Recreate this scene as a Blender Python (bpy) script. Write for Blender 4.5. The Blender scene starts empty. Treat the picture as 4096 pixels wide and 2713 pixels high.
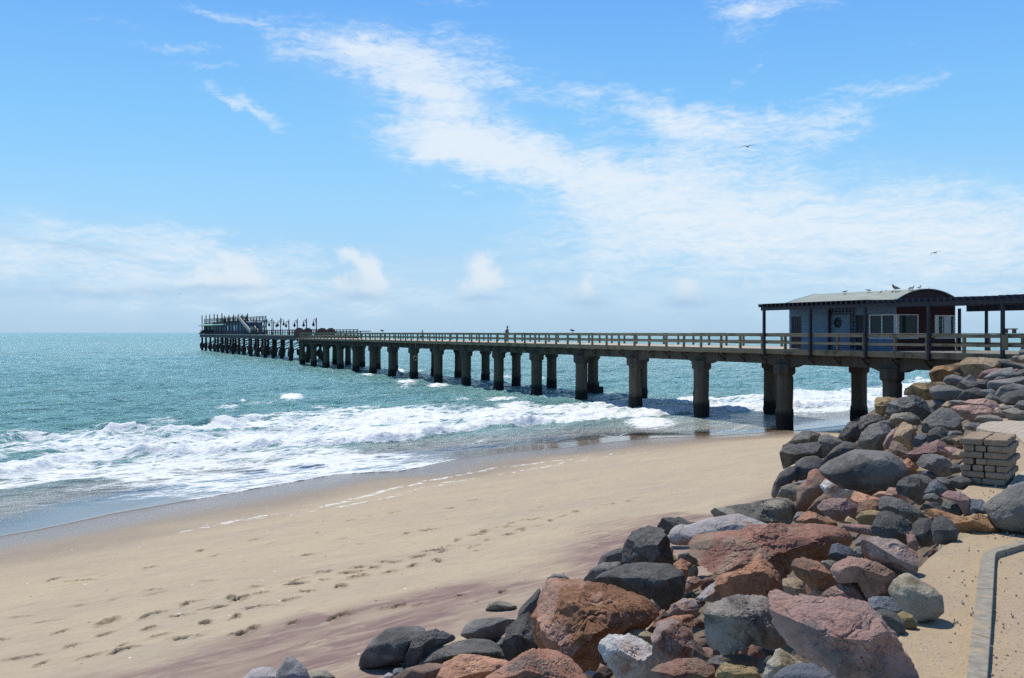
import bpy, math, random
import numpy as np
from mathutils import Vector, Matrix, noise as mnoise

random.seed(7)
rng = np.random.default_rng(7)
scene = bpy.context.scene
col = scene.collection
F, CX, HY, H = 4018.0, 2048.0, 1330.0, 6.4       # photograph: focal length, centre, horizon (px), eye height (m)


def P(px, py, Y):
    return Vector(((px - CX) / F * Y, Y, H - (py - HY) / F * Y))


# ------------------------------------------------------------------ noise
_perm = np.random.default_rng(11).permutation(256)
_vals = np.random.default_rng(12).random(256)


def vnoise(p):
    i = np.floor(p).astype(np.int64)
    f = p - i
    u = f * f * f * (f * (f * 6 - 15) + 10)
    out = 0.0
    for dx in (0, 1):
        wx = u[:, 0] if dx else 1 - u[:, 0]
        a = _perm[(i[:, 0] + dx) & 255]
        for dy in (0, 1):
            wy = u[:, 1] if dy else 1 - u[:, 1]
            b = _perm[(a + i[:, 1] + dy) & 255]
            for dz in (0, 1):
                wz = u[:, 2] if dz else 1 - u[:, 2]
                out = out + wx * wy * wz * _vals[_perm[(b + i[:, 2] + dz) & 255]]
    return out * 2 - 1


def fbm(p, octv=4, lac=2.03, gain=0.5):
    s, a, t = 0.0, 1.0, 0.0
    for o in range(octv):
        s = s + a * vnoise(p + 17.3 * o)
        t += a
        a *= gain
        p = p * lac
    return s / t


def fbm2(x, y, octv=4, seed=0.0):
    return fbm(np.stack([x, y, np.full_like(x, 3.7 + seed)], 1), octv)


def sstep(a, b, x):
    t = np.clip((x - a) / (b - a), 0, 1)
    return t * t * (3 - 2 * t)


# ------------------------------------------------------------------ objects
def tag(o, label=None, cat=None, group=None, kind=None):
    if label:
        o["label"] = label
    if cat:
        o["category"] = cat
    if group:
        o["group"] = group
    if kind:
        o["kind"] = kind
    return o


def link(name, me, mat=None, parent=None):
    o = bpy.data.objects.new(name, me)
    col.objects.link(o)
    if mat is not None:
        me.materials.append(mat)
    if parent is not None:
        o.parent = parent
    return o


def empty(name, loc=(0, 0, 0), rz=0.0):
    o = bpy.data.objects.new(name, None)
    col.objects.link(o)
    o.location = loc
    o.rotation_euler = (0, 0, rz)
    o.empty_display_size = 0.2
    return o


def copy_tree(o, parent=None):
    c = o.copy()
    col.objects.link(c)
    c.parent = parent
    for ch in list(o.children):
        copy_tree(ch, c)
    return c


def np_mesh(name, verts, faces, smooth=True):
    me = bpy.data.meshes.new(name)
    verts = np.asarray(verts, dtype=np.float32)
    faces = np.asarray(faces, dtype=np.int32)
    n, k = faces.shape
    me.vertices.add(len(verts))
    me.vertices.foreach_set("co", verts.ravel())
    me.loops.add(n * k)
    me.loops.foreach_set("vertex_index", faces.ravel())
    me.polygons.add(n)
    me.polygons.foreach_set("loop_start", np.arange(0, n * k, k, dtype=np.int32))
    me.polygons.foreach_set("loop_total", np.full(n, k, dtype=np.int32))
    me.update(calc_edges=True)
    me.polygons.foreach_set("use_smooth", np.full(n, smooth, dtype=bool))
    me.validate()
    return me


def set_attr(me, name, vals):
    a = me.attributes.new(name, "FLOAT", "POINT")
    a.data.foreach_set("value", np.asarray(vals, dtype=np.float32))


class MB:
    """collects simple solids and links them as one mesh object"""

    def __init__(self):
        self.v, self.f, self.sm = [], [], []

    def add(self, v, f, smooth=False):
        b = len(self.v)
        self.v += [tuple(x) for x in v]
        self.f += [tuple(i + b for i in q) for q in f]
        self.sm += [smooth] * len(f)
        return self

    def box(self, c, s, rot=None, taper=1.0):
        hx, hy, hz = s[0] / 2, s[1] / 2, s[2] / 2
        v = [Vector((x * hx * (taper if z > 0 else 1), y * hy * (taper if z > 0 else 1), z * hz))
             for z in (-1, 1) for y in (-1, 1) for x in (-1, 1)]
        if rot is not None:
            v = [rot @ p for p in v]
        c = Vector(c)
        v = [p + c for p in v]
        return self.add(v, [(0, 2, 3, 1), (4, 5, 7, 6), (0, 1, 5, 4), (2, 6, 7, 3), (0, 4, 6, 2), (1, 3, 7, 5)])

    def beam(self, a, b, w, h, up=(0, 0, 1)):
        """box from a to b, width w (sideways) and height h"""
        a, b = Vector(a), Vector(b)
        d = (b - a)
        L = d.length
        d.normalize()
        up = Vector(up)
        if abs(d.dot(up)) > 0.99:
            up = Vector((1, 0, 0))
        s = d.cross(up).normalized()
        u = s.cross(d)
        rot = Matrix((d, s, u)).transposed()
        return self.box((a + b) / 2, (L, w, h), rot)

    def tube(self, pts, radii, n=8, caps=True, smooth=True):
        pts = [Vector(p) for p in pts]
        if not hasattr(radii, "__len__"):
            radii = [radii] * len(pts)
        V, Fc = [], []
        for i, p in enumerate(pts):
            d = (pts[min(i + 1, len(pts) - 1)] - pts[max(i - 1, 0)])
            if d.length < 1e-9:
                d = Vector((0, 0, 1))
            d.normalize()
            ref = Vector((0, 0, 1)) if abs(d.z) < 0.9 else Vector((1, 0, 0))
            s = d.cross(ref).normalized()
            t = d.cross(s)
            for k in range(n):
                a = 2 * math.pi * (k + 0.5) / n
                V.append(p + (s * math.cos(a) + t * math.sin(a)) * radii[i])
        for i in range(len(pts) - 1):
            for k in range(n):
                k2 = (k + 1) % n
                Fc.append((i * n + k, i * n + k2, (i + 1) * n + k2, (i + 1) * n + k))
        if caps:
            Fc.append(tuple(range(n - 1, -1, -1)))
            Fc.append(tuple((len(pts) - 1) * n + k for k in range(n)))
        return self.add(V, Fc, smooth)

    def prism(self, poly, axis_vec):
        """poly: 3D points in a plane, extruded along axis_vec"""
        a = [Vector(p) for p in poly]
        e = Vector(axis_vec)
        n = len(a)
        v = a + [p + e for p in a]
        f = [tuple(range(n - 1, -1, -1)), tuple(range(n, 2 * n))]
        f += [(i, (i + 1) % n, n + (i + 1) % n, n + i) for i in range(n)]
        return self.add(v, f)

    def build(self, name, mat, parent=None, off=(0, 0, 0), bevel=0.0):
        me = bpy.data.meshes.new(name)
        o3 = Vector(off)
        me.from_pydata([tuple(Vector(p) - o3) for p in self.v], [], self.f)
        me.update()
        me.polygons.foreach_set("use_smooth", np.array(self.sm, dtype=bool))
        o = link(name, me, mat, parent)
        import bmesh
        bm = bmesh.new()
        bm.from_mesh(me)
        bmesh.ops.recalc_face_normals(bm, faces=bm.faces)
        if bevel > 0:
            es = [e for e in bm.edges if len(e.link_faces) == 2 and e.calc_face_angle(0) > 0.6]
            bmesh.ops.bevel(bm, geom=es, offset=bevel, segments=2, affect="EDGES", profile=0.5)
        bm.to_mesh(me)
        bm.free()
        return o


# ------------------------------------------------------------------ shader node helpers
class NT:
    def __init__(self, tree):
        self.t = tree
        self.n = tree.nodes
        self.l = tree.links

    def _in(self, sock, val):
        if val is None:
            return
        if isinstance(val, bpy.types.NodeSocket):
            self.l.new(val, sock)
        else:
            if sock.type == "RGBA" and len(val) == 3:
                val = (*val, 1)
            sock.default_value = val

    def node(self, typ, ins=None, **props):
        nd = self.n.new(typ)
        for k, v in props.items():
            setattr(nd, k, v)
        for k, v in (ins or {}).items():
            self._in(nd.inputs[k], v)
        return nd

    def m(self, op, a, b=None, c=None, clamp=False):
        nd = self.n.new("ShaderNodeMath")
        nd.operation = op
        nd.use_clamp = clamp
        self._in(nd.inputs[0], a)
        self._in(nd.inputs[1], b)
        self._in(nd.inputs[2], c)
        return nd.outputs[0]

    def mix(self, fac, a, b, typ="MIX"):
        nd = self.n.new("ShaderNodeMix")
        nd.data_type = "RGBA"
        nd.blend_type = typ
        self._in(nd.inputs[0], fac)
        self._in(nd.inputs[6], a)
        self._in(nd.inputs[7], b)
        return nd.outputs[2]

    def ramp(self, fac, lo, hi):
        nd = self.n.new("ShaderNodeMapRange")
        nd.interpolation_type = "SMOOTHSTEP"
        self._in(nd.inputs[0], fac)
        self._in(nd.inputs[1], lo)
        self._in(nd.inputs[2], hi)
        return nd.outputs[0]

    def noise(self, vec, scale, detail=4.0, rough=0.55, dist=0.0, lac=2.0):
        nd = self.node("ShaderNodeTexNoise", {"Vector": vec, "Scale": scale, "Detail": detail, "Roughness": rough,
                                              "Distortion": dist, "Lacunarity": lac})
        return nd.outputs["Fac"]

    def mapping(self, vec, loc=(0, 0, 0), rot=(0, 0, 0), scale=(1, 1, 1)):
        nd = self.node("ShaderNodeMapping", {"Vector": vec, "Location": loc, "Rotation": rot, "Scale": scale})
        return nd.outputs[0]

    def attr(self, name):
        return self.node("ShaderNodeAttribute", attribute_name=name).outputs["Fac"]

    def bump(self, height, strength=0.3, dist=0.05, normal=None):
        nd = self.node("ShaderNodeBump", {"Height": height, "Strength": strength, "Distance": dist})
        if normal is not None:
            self.l.new(normal, nd.inputs["Normal"])
        return nd.outputs[0]


def new_mat(name):
    m = bpy.data.materials.new(name)
    m.use_nodes = True
    t = NT(m.node_tree)
    bs = m.node_tree.nodes["Principled BSDF"]
    return m, t, bs


def simple_mat(name, c1, c2, scale=3.0, rough=0.8, bump=0.3, bdist=0.02, stretch=(1, 1, 1), spec=0.3, metallic=0.0, c3=None):
    m, t, bs = new_mat(name)
    co = t.node("ShaderNodeTexCoord").outputs["Object"]
    co = t.mapping(co, scale=stretch)
    n1 = t.noise(co, scale, 6, 0.62)
    c = t.mix(t.ramp(n1, 0.32, 0.68), c1, c2)
    if c3 is not None:
        n2 = t.noise(co, scale * 0.37, 3, 0.6, 0.4)
        c = t.mix(t.ramp(n2, 0.52, 0.68), c, c3)
    t._in(bs.inputs["Base Color"], c)
    bs.inputs["Roughness"].default_value = rough
    bs.inputs["Specular IOR Level"].default_value = spec
    bs.inputs["Metallic"].default_value = metallic
    if bump > 0:
        n3 = t.noise(co, scale * 4, 5, 0.6)
        t._in(bs.inputs["Normal"], t.bump(n3, bump, bdist))
    return m
# ------------------------------------------------------------------ camera, sun, sky with clouds
cam_d = bpy.data.cameras.new("camera")
cam = bpy.data.objects.new("camera", cam_d)
col.objects.link(cam)
cam.location = (0, 0, H)
cam.rotation_euler = (math.radians(90), 0, 0)
cam_d.sensor_fit = "HORIZONTAL"
cam_d.sensor_width = 36.0
cam_d.lens = 36.0 * F / 4096.0
cam_d.shift_y = -26.5 / 4096.0
cam_d.clip_end = 200000.0
cam_d.clip_start = 0.1
scene.camera = cam

SUN_AZ, SUN_EL = math.radians(-27.0), math.radians(61.0)      # azimuth from +Y towards +X
sd = bpy.data.lights.new("sun", "SUN")
sd.energy = 4.6
sd.angle = math.radians(0.5)
sd.color = (1.0, 0.955, 0.88)
sun = bpy.data.objects.new("sun", sd)
col.objects.link(sun)
to_sun = Vector((math.sin(SUN_AZ) * math.cos(SUN_EL), math.cos(SUN_AZ) * math.cos(SUN_EL), math.sin(SUN_EL)))
sun.rotation_euler = (-to_sun).to_track_quat("-Z", "Y").to_euler()
sun.location = to_sun * 60

world = bpy.data.worlds.new("World")
scene.world = world
world.use_nodes = True
wt = NT(world.node_tree)
bg = world.node_tree.nodes["Background"]
sky = wt.node("ShaderNodeTexSky", sky_type="NISHITA")
sky.sun_disc = False
sky.sun_elevation = SUN_EL
sky.sun_rotation = SUN_AZ
sky.air_density = 1.0
sky.dust_density = 0.4
sky.ozone_density = 1.4
SKY_STRENGTH = 0.11
co = wt.node("ShaderNodeTexCoord").outputs["Generated"]
sep = wt.node("ShaderNodeSeparateXYZ", {"Vector": co})
X_, Y_, Z_ = sep.outputs
D2 = 180 / math.pi
az = wt.m("MULTIPLY", wt.m("ARCTAN2", X_, Y_), D2)
el = wt.m("MULTIPLY", wt.m("ARCSINE", Z_), D2)
ae = wt.node("ShaderNodeCombineXYZ", {"X": az, "Y": el}).outputs[0]


def warp(vec, scale, amp, detail=3.0, stretch=(1, 1, 1)):
    nd = wt.node("ShaderNodeTexNoise", {"Vector": wt.mapping(vec, scale=stretch), "Scale": scale, "Detail": detail, "Roughness": 0.55})
    v = wt.node("ShaderNodeVectorMath", {0: nd.outputs["Color"], 1: (0.5, 0.5, 0.5)}, operation="SUBTRACT").outputs[0]
    v = wt.node("ShaderNodeVectorMath", {0: v, 1: amp}, operation="MULTIPLY").outputs[0]
    return wt.node("ShaderNodeVectorMath", {0: vec, 1: v}, operation="ADD").outputs[0]


def azel(px, py):
    a = math.atan((px - CX) / F)
    e = math.atan((HY - py) / F * math.cos(a))
    return math.degrees(a), math.degrees(e)


DEGPX = math.degrees(1 / F)


def blobs(vec, items):
    """items: centre x, y, half width, half height (photo px), tilt in degrees (down to the right), weight"""
    tot = None
    for (px, py, sx, sy, rot, wgt) in items:
        a, e = azel(px, py)
        mp = wt.node("ShaderNodeMapping", {"Vector": vec, "Location": (a, e, 0), "Rotation": (0, 0, math.radians(-rot)),
                                           "Scale": (sx * DEGPX, sy * DEGPX, 1)}, vector_type="TEXTURE").outputs[0]
        d = wt.node("ShaderNodeVectorMath", {0: mp, 1: mp}, operation="DOT_PRODUCT").outputs["Value"]
        g = wt.m("EXPONENT", wt.m("MULTIPLY", d, -1.0))
        tot = wt.m("MULTIPLY", g, wgt) if tot is None else wt.m("MULTIPLY_ADD", g, wgt, tot)
    return tot


D = 1.7305
cirrus = [(880, 115, 170, 42, 6, .75), (1010, 160, 200, 50, 8, .85), (780, 105, 110, 22, 4, .6), (900, 185, 150, 30, 8, .75), (1060, 80, 80, 30, 10, .35),
          (700, 120, 70, 18, 0, .4), (1180, 195, 60, 22, 15, .5), (1030, 235, 90, 40, 20, .75),
          (1040, 290, 130, 50, 14, .95), (1120, 340, 190, 45, 8, .95), (1000, 350, 130, 26, 4, .7), (1230, 380, 170, 45, 12, .72), (920, 300, 60, 26, 0, .55),
          (1400, 390, 220, 50, 3, .64), (1600, 350, 160, 60, 0, .52), (1560, 270, 110, 50, 12, .85), (1480, 235, 50, 22, 25, .5),
          (1700, 290, 180, 40, 2, .65), (1880, 290, 130, 32, -8, .6), (1960, 275, 50, 16, -5, .35), (1380, 230, 60, 45, 20, .45), (1320, 215, 60, 25, 10, .35),
          (1500, 470, 220, 70, 0, .65), (1700, 420, 200, 55, -6, .55), (1400, 450, 90, 60, 20, .5), (1650, 520, 330, 65, -3, .62), (1950, 500, 300, 70, 2, .55), (2250, 510, 220, 75, 0, .5), (2350, 600, 200, 80, 0, .4),
          (2150, 580, 360, 70, 0, .45), (1500, 590, 300, 60, 0, .4), (1750, 560, 300, 60, 0, .35),
          (570, 240, 75, 14, 22, .85), (500, 222, 60, 6, 20, .35), (610, 268, 50, 12, 25, .45),
          (540, 45, 130, 11, 6, .58), (645, 42, 40, 11, 5, .45), (370, 112, 60, 10, 3, .5), (480, 118, 70, 10, 0, .36), (490, 160, 80, 9, 0, .36), (270, 60, 80, 12, 6, .28),
          (1050, 5, 60, 15, 5, .5), (1080, 435, 40, 10, 12, .5), (1720, 40, 60, 42, 35, .62), (1800, 12, 160, 24, -4, .6), (1740, 165, 70, 9, -25, .36),
          (2010, 205, 120, 24, -12, .55), (2120, 190, 70, 14, -15, .45), (2080, 95, 25, 6, -10, .3), (1900, 330, 120, 20, -5, .3), (2000, 440, 120, 20, -4, .25),
          (150, 520, 200, 20, 3, .3), (330, 535, 130, 14, 3, .28), (60, 590, 130, 45, 5, .42), (420, 565, 200, 34, 4, .42), (250, 620, 300, 50, 0, .48), (600, 605, 250, 50, 4, .42), (700, 680, 500, 40, 0, .35)]
cirrus = [(a * D, b * D, c * D, d * D, r, w) for a, b, c, d, r, w in cirrus]
cumulus = [(500, 640, 50, 22, 10, .8), (590, 650, 50, 30, 35, .75), (440, 660, 50, 18, 0, .5), (530, 590, 60, 18, 25, .5), (330, 670, 40, 20, 0, .4), (190, 662, 80, 12, 0, .35),
           (800, 585, 32, 18, 20, .75), (850, 625, 30, 45, -25, .85), (880, 660, 30, 25, 0, .5), (800, 665, 60, 30, 0, .55),
           (1110, 610, 36, 34, 10, .75), (1130, 650, 55, 25, 0, .6), (1085, 670, 40, 20, 0, .5),
           (1345, 675, 48, 22, 0, .6), (1370, 650, 30, 20, 0, .4), (1580, 665, 40, 24, 0, .75), (1600, 690, 45, 20, 0, .4), (1760, 650, 60, 22, 0, .35), (1900, 650, 60, 20, 0, .2)]
cumulus = [(a * D, b * D, c * D, d * D, r, w) for a, b, c, d, r, w in cumulus]

v1 = warp(ae, 0.35, (5.5, 2.0, 0), 4.0)
v1 = warp(v1, 1.4, (1.0, 0.7, 0), 3.0)
dens = blobs(v1, cirrus)
# fine ripples: small cells in the high cloud, longer wisps elsewhere
rip = wt.noise(wt.mapping(warp(ae, 0.6, (1.2, 0.8, 0)), rot=(0, 0, math.radians(-12)), scale=(1.0, 3.4, 1)), 1.35, 8, 0.66, 0.5)
fib = wt.noise(wt.mapping(warp(ae, 0.3, (3, 1.6, 0)), rot=(0, 0, math.radians(8)), scale=(0.30, 1.9, 1)), 0.95, 8, 0.62, 0.3)
tex = wt.m("ADD", wt.m("MULTIPLY", rip, 0.55), wt.m("MULTIPLY", fib, 0.6))
ci = wt.m("MULTIPLY", wt.ramp(wt.m("ADD", dens, wt.m("MULTIPLY", wt.m("SUBTRACT", tex, 0.575), 3.1)), 0.0, 1.85), 0.84)
ci = wt.m("MULTIPLY", ci, wt.ramp(dens, 0.02, 0.3))
veil = [(1700, 560, 520, 110, -2, .85), (2150, 600, 360, 120, 0, .8), (2000, 480, 320, 60, 2, .55), (1400, 640, 420, 50, 0, .4), (1500, 440, 220, 90, 10, .45), (1100, 330, 260, 70, 10, .4), (950, 160, 260, 60, 6, .35),
        (300, 620, 430, 75, 3, .8), (700, 690, 600, 42, 0, .65), (60, 540, 260, 45, 4, .5), (1900, 700, 600, 40, 0, .3)]
ve = blobs(v1, [(a * D, b * D, c * D, d * D, r, w) for a, b, c, d, r, w in veil])
ve = wt.m("MULTIPLY", wt.m("MULTIPLY", wt.m("MINIMUM", ve, 1.0), 0.62), wt.m("ADD", 0.35, wt.m("MULTIPLY", wt.ramp(fib, 0.25, 0.75), 0.8)), clamp=True)
v2 = warp(ae, 0.5, (1.3, 0.9, 0), 4.0)
dc = blobs(v2, cumulus)
bil = wt.noise(ae, 1.1, 7, 0.6, 0.6)
cu = wt.m("MULTIPLY", wt.ramp(wt.m("ADD", dc, wt.m("MULTIPLY", wt.m("SUBTRACT", bil, 0.5), 1.3)), 0.08, 0.85), 0.92)
cu = wt.m("MULTIPLY", cu, wt.ramp(dc, 0.02, 0.35))
# bases of the low cumulus a little greyer (their own self-shading, as sky light)
base_dark = wt.m("MULTIPLY", wt.ramp(el, 3.3, 1.5), 0.5)
K = 1.0 / SKY_STRENGTH
# the Nishita sky blended with the clear azure of this day, by elevation
rmp = wt.node("ShaderNodeValToRGB", {"Fac": wt.m("MULTIPLY", wt.m("ADD", el, 1.0), 1 / 91.0)})
stops = [(0.0, (0.40, 0.61, 0.83)), (3.0, (0.40, 0.655, 0.91)), (7.0, (0.33, 0.67, 1.0)), (12.0, (0.225, 0.58, 1.0)), (19.0, (0.135, 0.42, 0.96)), (40.0, (0.05, 0.18, 0.52)), (90.0, (0.03, 0.10, 0.32))]
cr_ = rmp.color_ramp
while len(cr_.elements) < len(stops):
    cr_.elements.new(0.5)
for e_, (dg_, c_) in zip(cr_.elements, stops):
    e_.position = (dg_ + 1) / 91.0
    e_.color = (*c_, 1)
azure = wt.node("ShaderNodeVectorMath", {0: rmp.outputs[0], 1: (K, K, K)}, operation="MULTIPLY").outputs[0]
skyc = wt.mix(0.9, sky.outputs[0], azure)
ciCol = tuple(K * x for x in (0.83, 0.90, 0.965))
cuCol = wt.mix(base_dark, tuple(K * x for x in (0.76, 0.85, 0.93)), tuple(K * x for x in (0.40, 0.58, 0.76)))
skyc = wt.mix(ve, skyc, tuple(K * x for x in (0.66, 0.82, 0.95)))
skyc = wt.mix(ci, skyc, ciCol)
skyc = wt.mix(cu, skyc, cuCol)
shd = [(830, 686, 55, 11, 0, .9), (1110, 692, 50, 10, 0, .8), (1360, 698, 45, 9, 0, .7), (1590, 702, 42, 12, 0, .9), (500, 668, 95, 8, 0, .7), (250, 678, 260, 12, 0, .7), (600, 700, 120, 8, 0, .5),
       (120, 560, 120, 8, 8, .4), (260, 585, 90, 7, 10, .4), (820, 650, 30, 12, 0, .4), (1780, 670, 60, 8, 0, .4)]
sh_ = wt.m("MULTIPLY", wt.m("MINIMUM", blobs(v2, [(a * D, b * D, c * D, d * D, r, w) for a, b, c, d, r, w in shd]), 1.0), 0.6)
skyc = wt.mix(sh_, skyc, tuple(K * x for x in (0.36, 0.55, 0.77)))
wt._in(bg.inputs["Color"], skyc)
bg.inputs["Strength"].default_value = SKY_STRENGTH

scene.view_settings.view_transform = "Standard"
scene.view_settings.look = "None"
scene.view_settings.exposure = 0.0
scene.view_settings.gamma = 1.0
scene.cycles.use_denoising = False
try:
    scene.cycles.denoiser = "OPENIMAGEDENOISE"
except Exception:
    pass
scene.cycles.max_bounces = 6
scene.cycles.transparent_max_bounces = 12
scene.cycles.sample_clamp_indirect = 6.0
scene.cycles.sample_clamp_direct = 8.0
# ------------------------------------------------------------------ shore frame: s along the waterline, dl inland of it
S0 = np.array([-15.7, 30.9])
TS = np.array([0.703, 0.711])
NL = np.array([0.711, -0.703])
SLOPE = 0.065


def to_sd(x, y):
    rx, ry = x - S0[0], y - S0[1]
    return rx * TS[0] + ry * TS[1], rx * NL[0] + ry * NL[1]


def beach_base(dl):
    z = SLOPE * dl
    z = np.where(dl < -3, -0.195 + (dl + 3) * 0.04, z)
    z = np.maximum(z, -4.0)
    return np.minimum(z, 1.6 + 0.01 * dl)


def on_beach(px, py):
    a, c = (px - CX) / F, (py - HY) / F
    Y = (H + SLOPE * (S0[0] * NL[0] + S0[1] * NL[1])) / (c + SLOPE * (a * NL[0] + NL[1]))
    return a * Y, Y


def on_sea(px, py, z=0.0):
    Y = (H - z) * F / (py - HY)
    return (px - CX) / F * Y, Y


def curve(pts, beach=False):
    """photo points -> function dl(s)"""
    q = [on_beach(*p) if beach else on_sea(*p) for p in pts]
    sd = sorted(to_sd(np.array(a), np.array(b)) for a, b in q)
    S = np.array([float(a) for a, b in sd])
    Dl = np.array([float(b) for a, b in sd])
    return lambda s: np.interp(s, S, Dl)


def C4(x, y):
    return (x / 1.48, 1560 + y / 1.48)


def C5(x, y):
    return (x / 1.48, 2000 + y / 1.48)


def R3(x, y):
    return (1350 + x / 1.5277, 1980 + y / 1.5277)


# edges read off the photograph, laid out on the ground
edge_pts = [C4(-200, 905), C4(0, 870), C4(230, 830), C4(400, 795), C4(650, 740), C4(950, 690), C4(1150, 655), C4(1500, 595), C4(2000, 510), C4(2368, 490),
            (1800, 1850), (2000, 1822), (2250, 1800), (2450, 1775), (2620, 1757), (2850, 1745), (3200, 1722), (3500, 1690)]
edge = curve(edge_pts, True)                       # where the thin film of water ends
foamC = curve([C4(-200, 720), C4(0, 690), C4(220, 655), C4(500, 610), C4(780, 580), C4(900, 550), C4(950, 500), C4(1100, 462), C4(1400, 425), C4(1700, 378),
               C4(2000, 345), C4(2368, 300), (1850, 1745), (2100, 1720), (2400, 1720), (2700, 1690), (3300, 1670)], True)
rollB = curve([C4(-200, 530), C4(0, 505), C4(200, 470), C4(400, 430), C4(600, 405), C4(1000, 390), C4(1500, 348), C4(1900, 318), C4(2368, 278),
               (1750, 1730), (2000, 1700), (2250, 1690), (2500, 1672), (2750, 1650), (3000, 1640), (3400, 1625)])
crestA = curve([C4(-200, 335), C4(0, 325), C4(180, 300), C4(330, 300), C4(550, 293), C4(690, 268), C4(900, 268), C4(1100, 256), C4(1300, 242), C4(1500, 205),
                C4(1700, 190), C4(2000, 172), C4(2368, 150), (1750, 1655), (2000, 1640), (2300, 1632), (2700, 1610), (3200, 1585)])
trace1 = curve([C5(0, 300), C5(150, 270), C5(290, 255), C5(500, 235), C5(960, 225), C5(1380, 130), C5(1700, 65), C5(2050, 0), (1560, 1955), (1700, 1930), (2000, 1872), (2300, 1840)], True)
trace2 = curve([C5(0, 345), C5(150, 310), C5(600, 335), C5(800, 290), C5(1250, 150), C5(1650, 90), C5(2200, 0), (1700, 1950), (2300, 1850)], True)
garn = curve([C5(300, 1055), C5(800, 1030), C5(1000, 960), C5(1300, 850), C5(1800, 660), C5(2000, 650), C5(2368, 560), R3(0, 740), R3(200, 660), R3(700, 545),
              R3(900, 520), R3(1180, 500), R3(1400, 300), R3(1700, 180), R3(2200, 120), (2990, 2060), (3100, 1960)], True)


def polar(r_list, a_list):
    A, R = np.meshgrid(a_list, r_list)
    x, y = (R * np.sin(A)).ravel(), (R * np.cos(A)).ravel()
    nr, na = len(r_list), len(a_list)
    idx = np.arange(nr * na).reshape(nr, na)
    q = np.stack([idx[:-1, :-1], idx[:-1, 1:], idx[1:, 1:], idx[1:, :-1]], -1).reshape(-1, 4)
    return x, y, q.copy()


# ------------------------------------------------------------------ beach
rows = np.linspace(640, 62, 860)
bx, by, bq = polar(F / 4 * H / rows, np.radians(np.linspace(-40, 33, 1150)))
bs, bdl = to_sd(bx, by)
bz = beach_base(bdl)
prot = sstep(-1, 3, bdl)
mot = fbm2(bs * 1.6, bdl * 3.4, 4, 7.0)
bz = bz + prot * (0.035 * fbm2(bs * 0.12, bdl * 0.35, 3) + 0.013 * fbm2(bs * 1.1, bdl * 2.4, 4, 2.0) + 0.006 * fbm2(bs * 5, bdl * 9, 3, 5.0))
dark = np.zeros_like(bx)
# footprints, each a trodden dent with a pushed-up rim
fp5 = [(45, 830), (150, 930), (365, 780), (265, 965), (430, 860), (660, 715), (630, 795), (730, 895), (890, 745), (925, 678), (1060, 690), (1130, 610), (1270, 637), (1380, 572),
       (1410, 587), (1450, 785), (1545, 513), (1590, 548), (1740, 475), (1735, 505), (1740, 728), (1905, 430), (1940, 473), (2015, 505), (2080, 433), (2120, 402), (2225, 403),
       (2290, 365), (2330, 430), (2000, 690), (1705, 595), (1820, 545), (2140, 460), (1520, 640), (1180, 740), (750, 850), (540, 925), (1505, 235), (1900, 193), (2090, 122),
       (1190, 300), (2345, 77), (370, 455), (465, 475), (900, 395), (910, 535), (1830, 325), (2030, 222), (1095, 825), (1400, 700), (1000, 800), (280, 720), (140, 690), (500, 625), (700, 580),
       (1600, 255), (1270, 322), (860, 405), (620, 440), (950, 552), (1250, 480)]
fp3 = [(365, 108), (95, 157), (845, 32), (695, 82), (740, 275), (845, 245), (905, 222), (910, 272), (1030, 195), (1040, 243), (1075, 172), (1130, 212), (490, 378), (585, 340), (655, 345),
       (705, 307), (345, 408), (290, 405), (235, 447), (120, 445), (80, 480), (350, 472), (150, 505), (455, 432), (820, 315), (865, 340), (615, 400), (1195, 150), (1240, 185), (1290, 155),
       (1390, 128), (1460, 100), (1590, 78), (1665, 55), (1770, 35), (1820, 15), (35, 550), (760, 617), (1000, 590), (305, 688), (500, 670), (420, 238), (560, 212), (950, 138), (210, 130),
       (480, 125), (150, 300), (40, 262), (1250, 70), (1200, 95), (1600, 15)]
fps = [C5(*p) for p in fp5] + [R3(*p) for p in fp3]
frng = np.random.default_rng(3)
for k, (px, py) in enumerate(fps):
    fx, fy = on_beach(px, py)
    faint = k >= len(fp5) - 10 and k < len(fp5) or k >= len(fps) - 8
    ang = math.radians(48 + frng.uniform(-34, 34))
    near = np.where((np.abs(bx - fx) < 0.8) & (np.abs(by - fy) < 0.8))[0]
    if len(near) == 0:
        continue
    jit = 0.6 * fbm2(bx[near] * 9, by[near] * 9, 3, k * 0.3)
    big_ = frng.uniform(0.65, 1.2)
    for q_ in range(int(frng.integers(1, 4))):
        a2 = ang + frng.uniform(-0.5, 0.5)
        cx_, sx_ = math.cos(a2), math.sin(a2)
        ox, oy = frng.normal(0, 0.06, 2) * big_
        dx, dy = bx[near] - fx - ox - 0.10 * (q_ - 1) * math.cos(ang), by[near] - fy - oy - 0.10 * (q_ - 1) * math.sin(ang)
        L, W = frng.uniform(0.10, 0.21) * big_, frng.uniform(0.04, 0.085) * big_
        a_ = (dx * cx_ + dy * sx_) / L
        b_ = (-dx * sx_ + dy * cx_) / W
        rr = np.sqrt(a_ * a_ + b_ * b_) * (1 + 0.8 * jit)
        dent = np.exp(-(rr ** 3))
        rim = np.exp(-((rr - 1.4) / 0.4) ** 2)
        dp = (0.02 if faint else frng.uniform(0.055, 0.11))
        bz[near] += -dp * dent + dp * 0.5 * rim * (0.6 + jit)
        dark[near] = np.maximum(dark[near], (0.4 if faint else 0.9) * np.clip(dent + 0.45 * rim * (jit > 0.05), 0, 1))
wet = sstep(8.5, 2.8, bdl - edge(bs) + 1.4 * fbm2(bs * 0.25, bdl * 0.5, 3, 9.0))
n_g = fbm2(bs * 0.16, bdl * 0.5, 5, 4.0)
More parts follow.
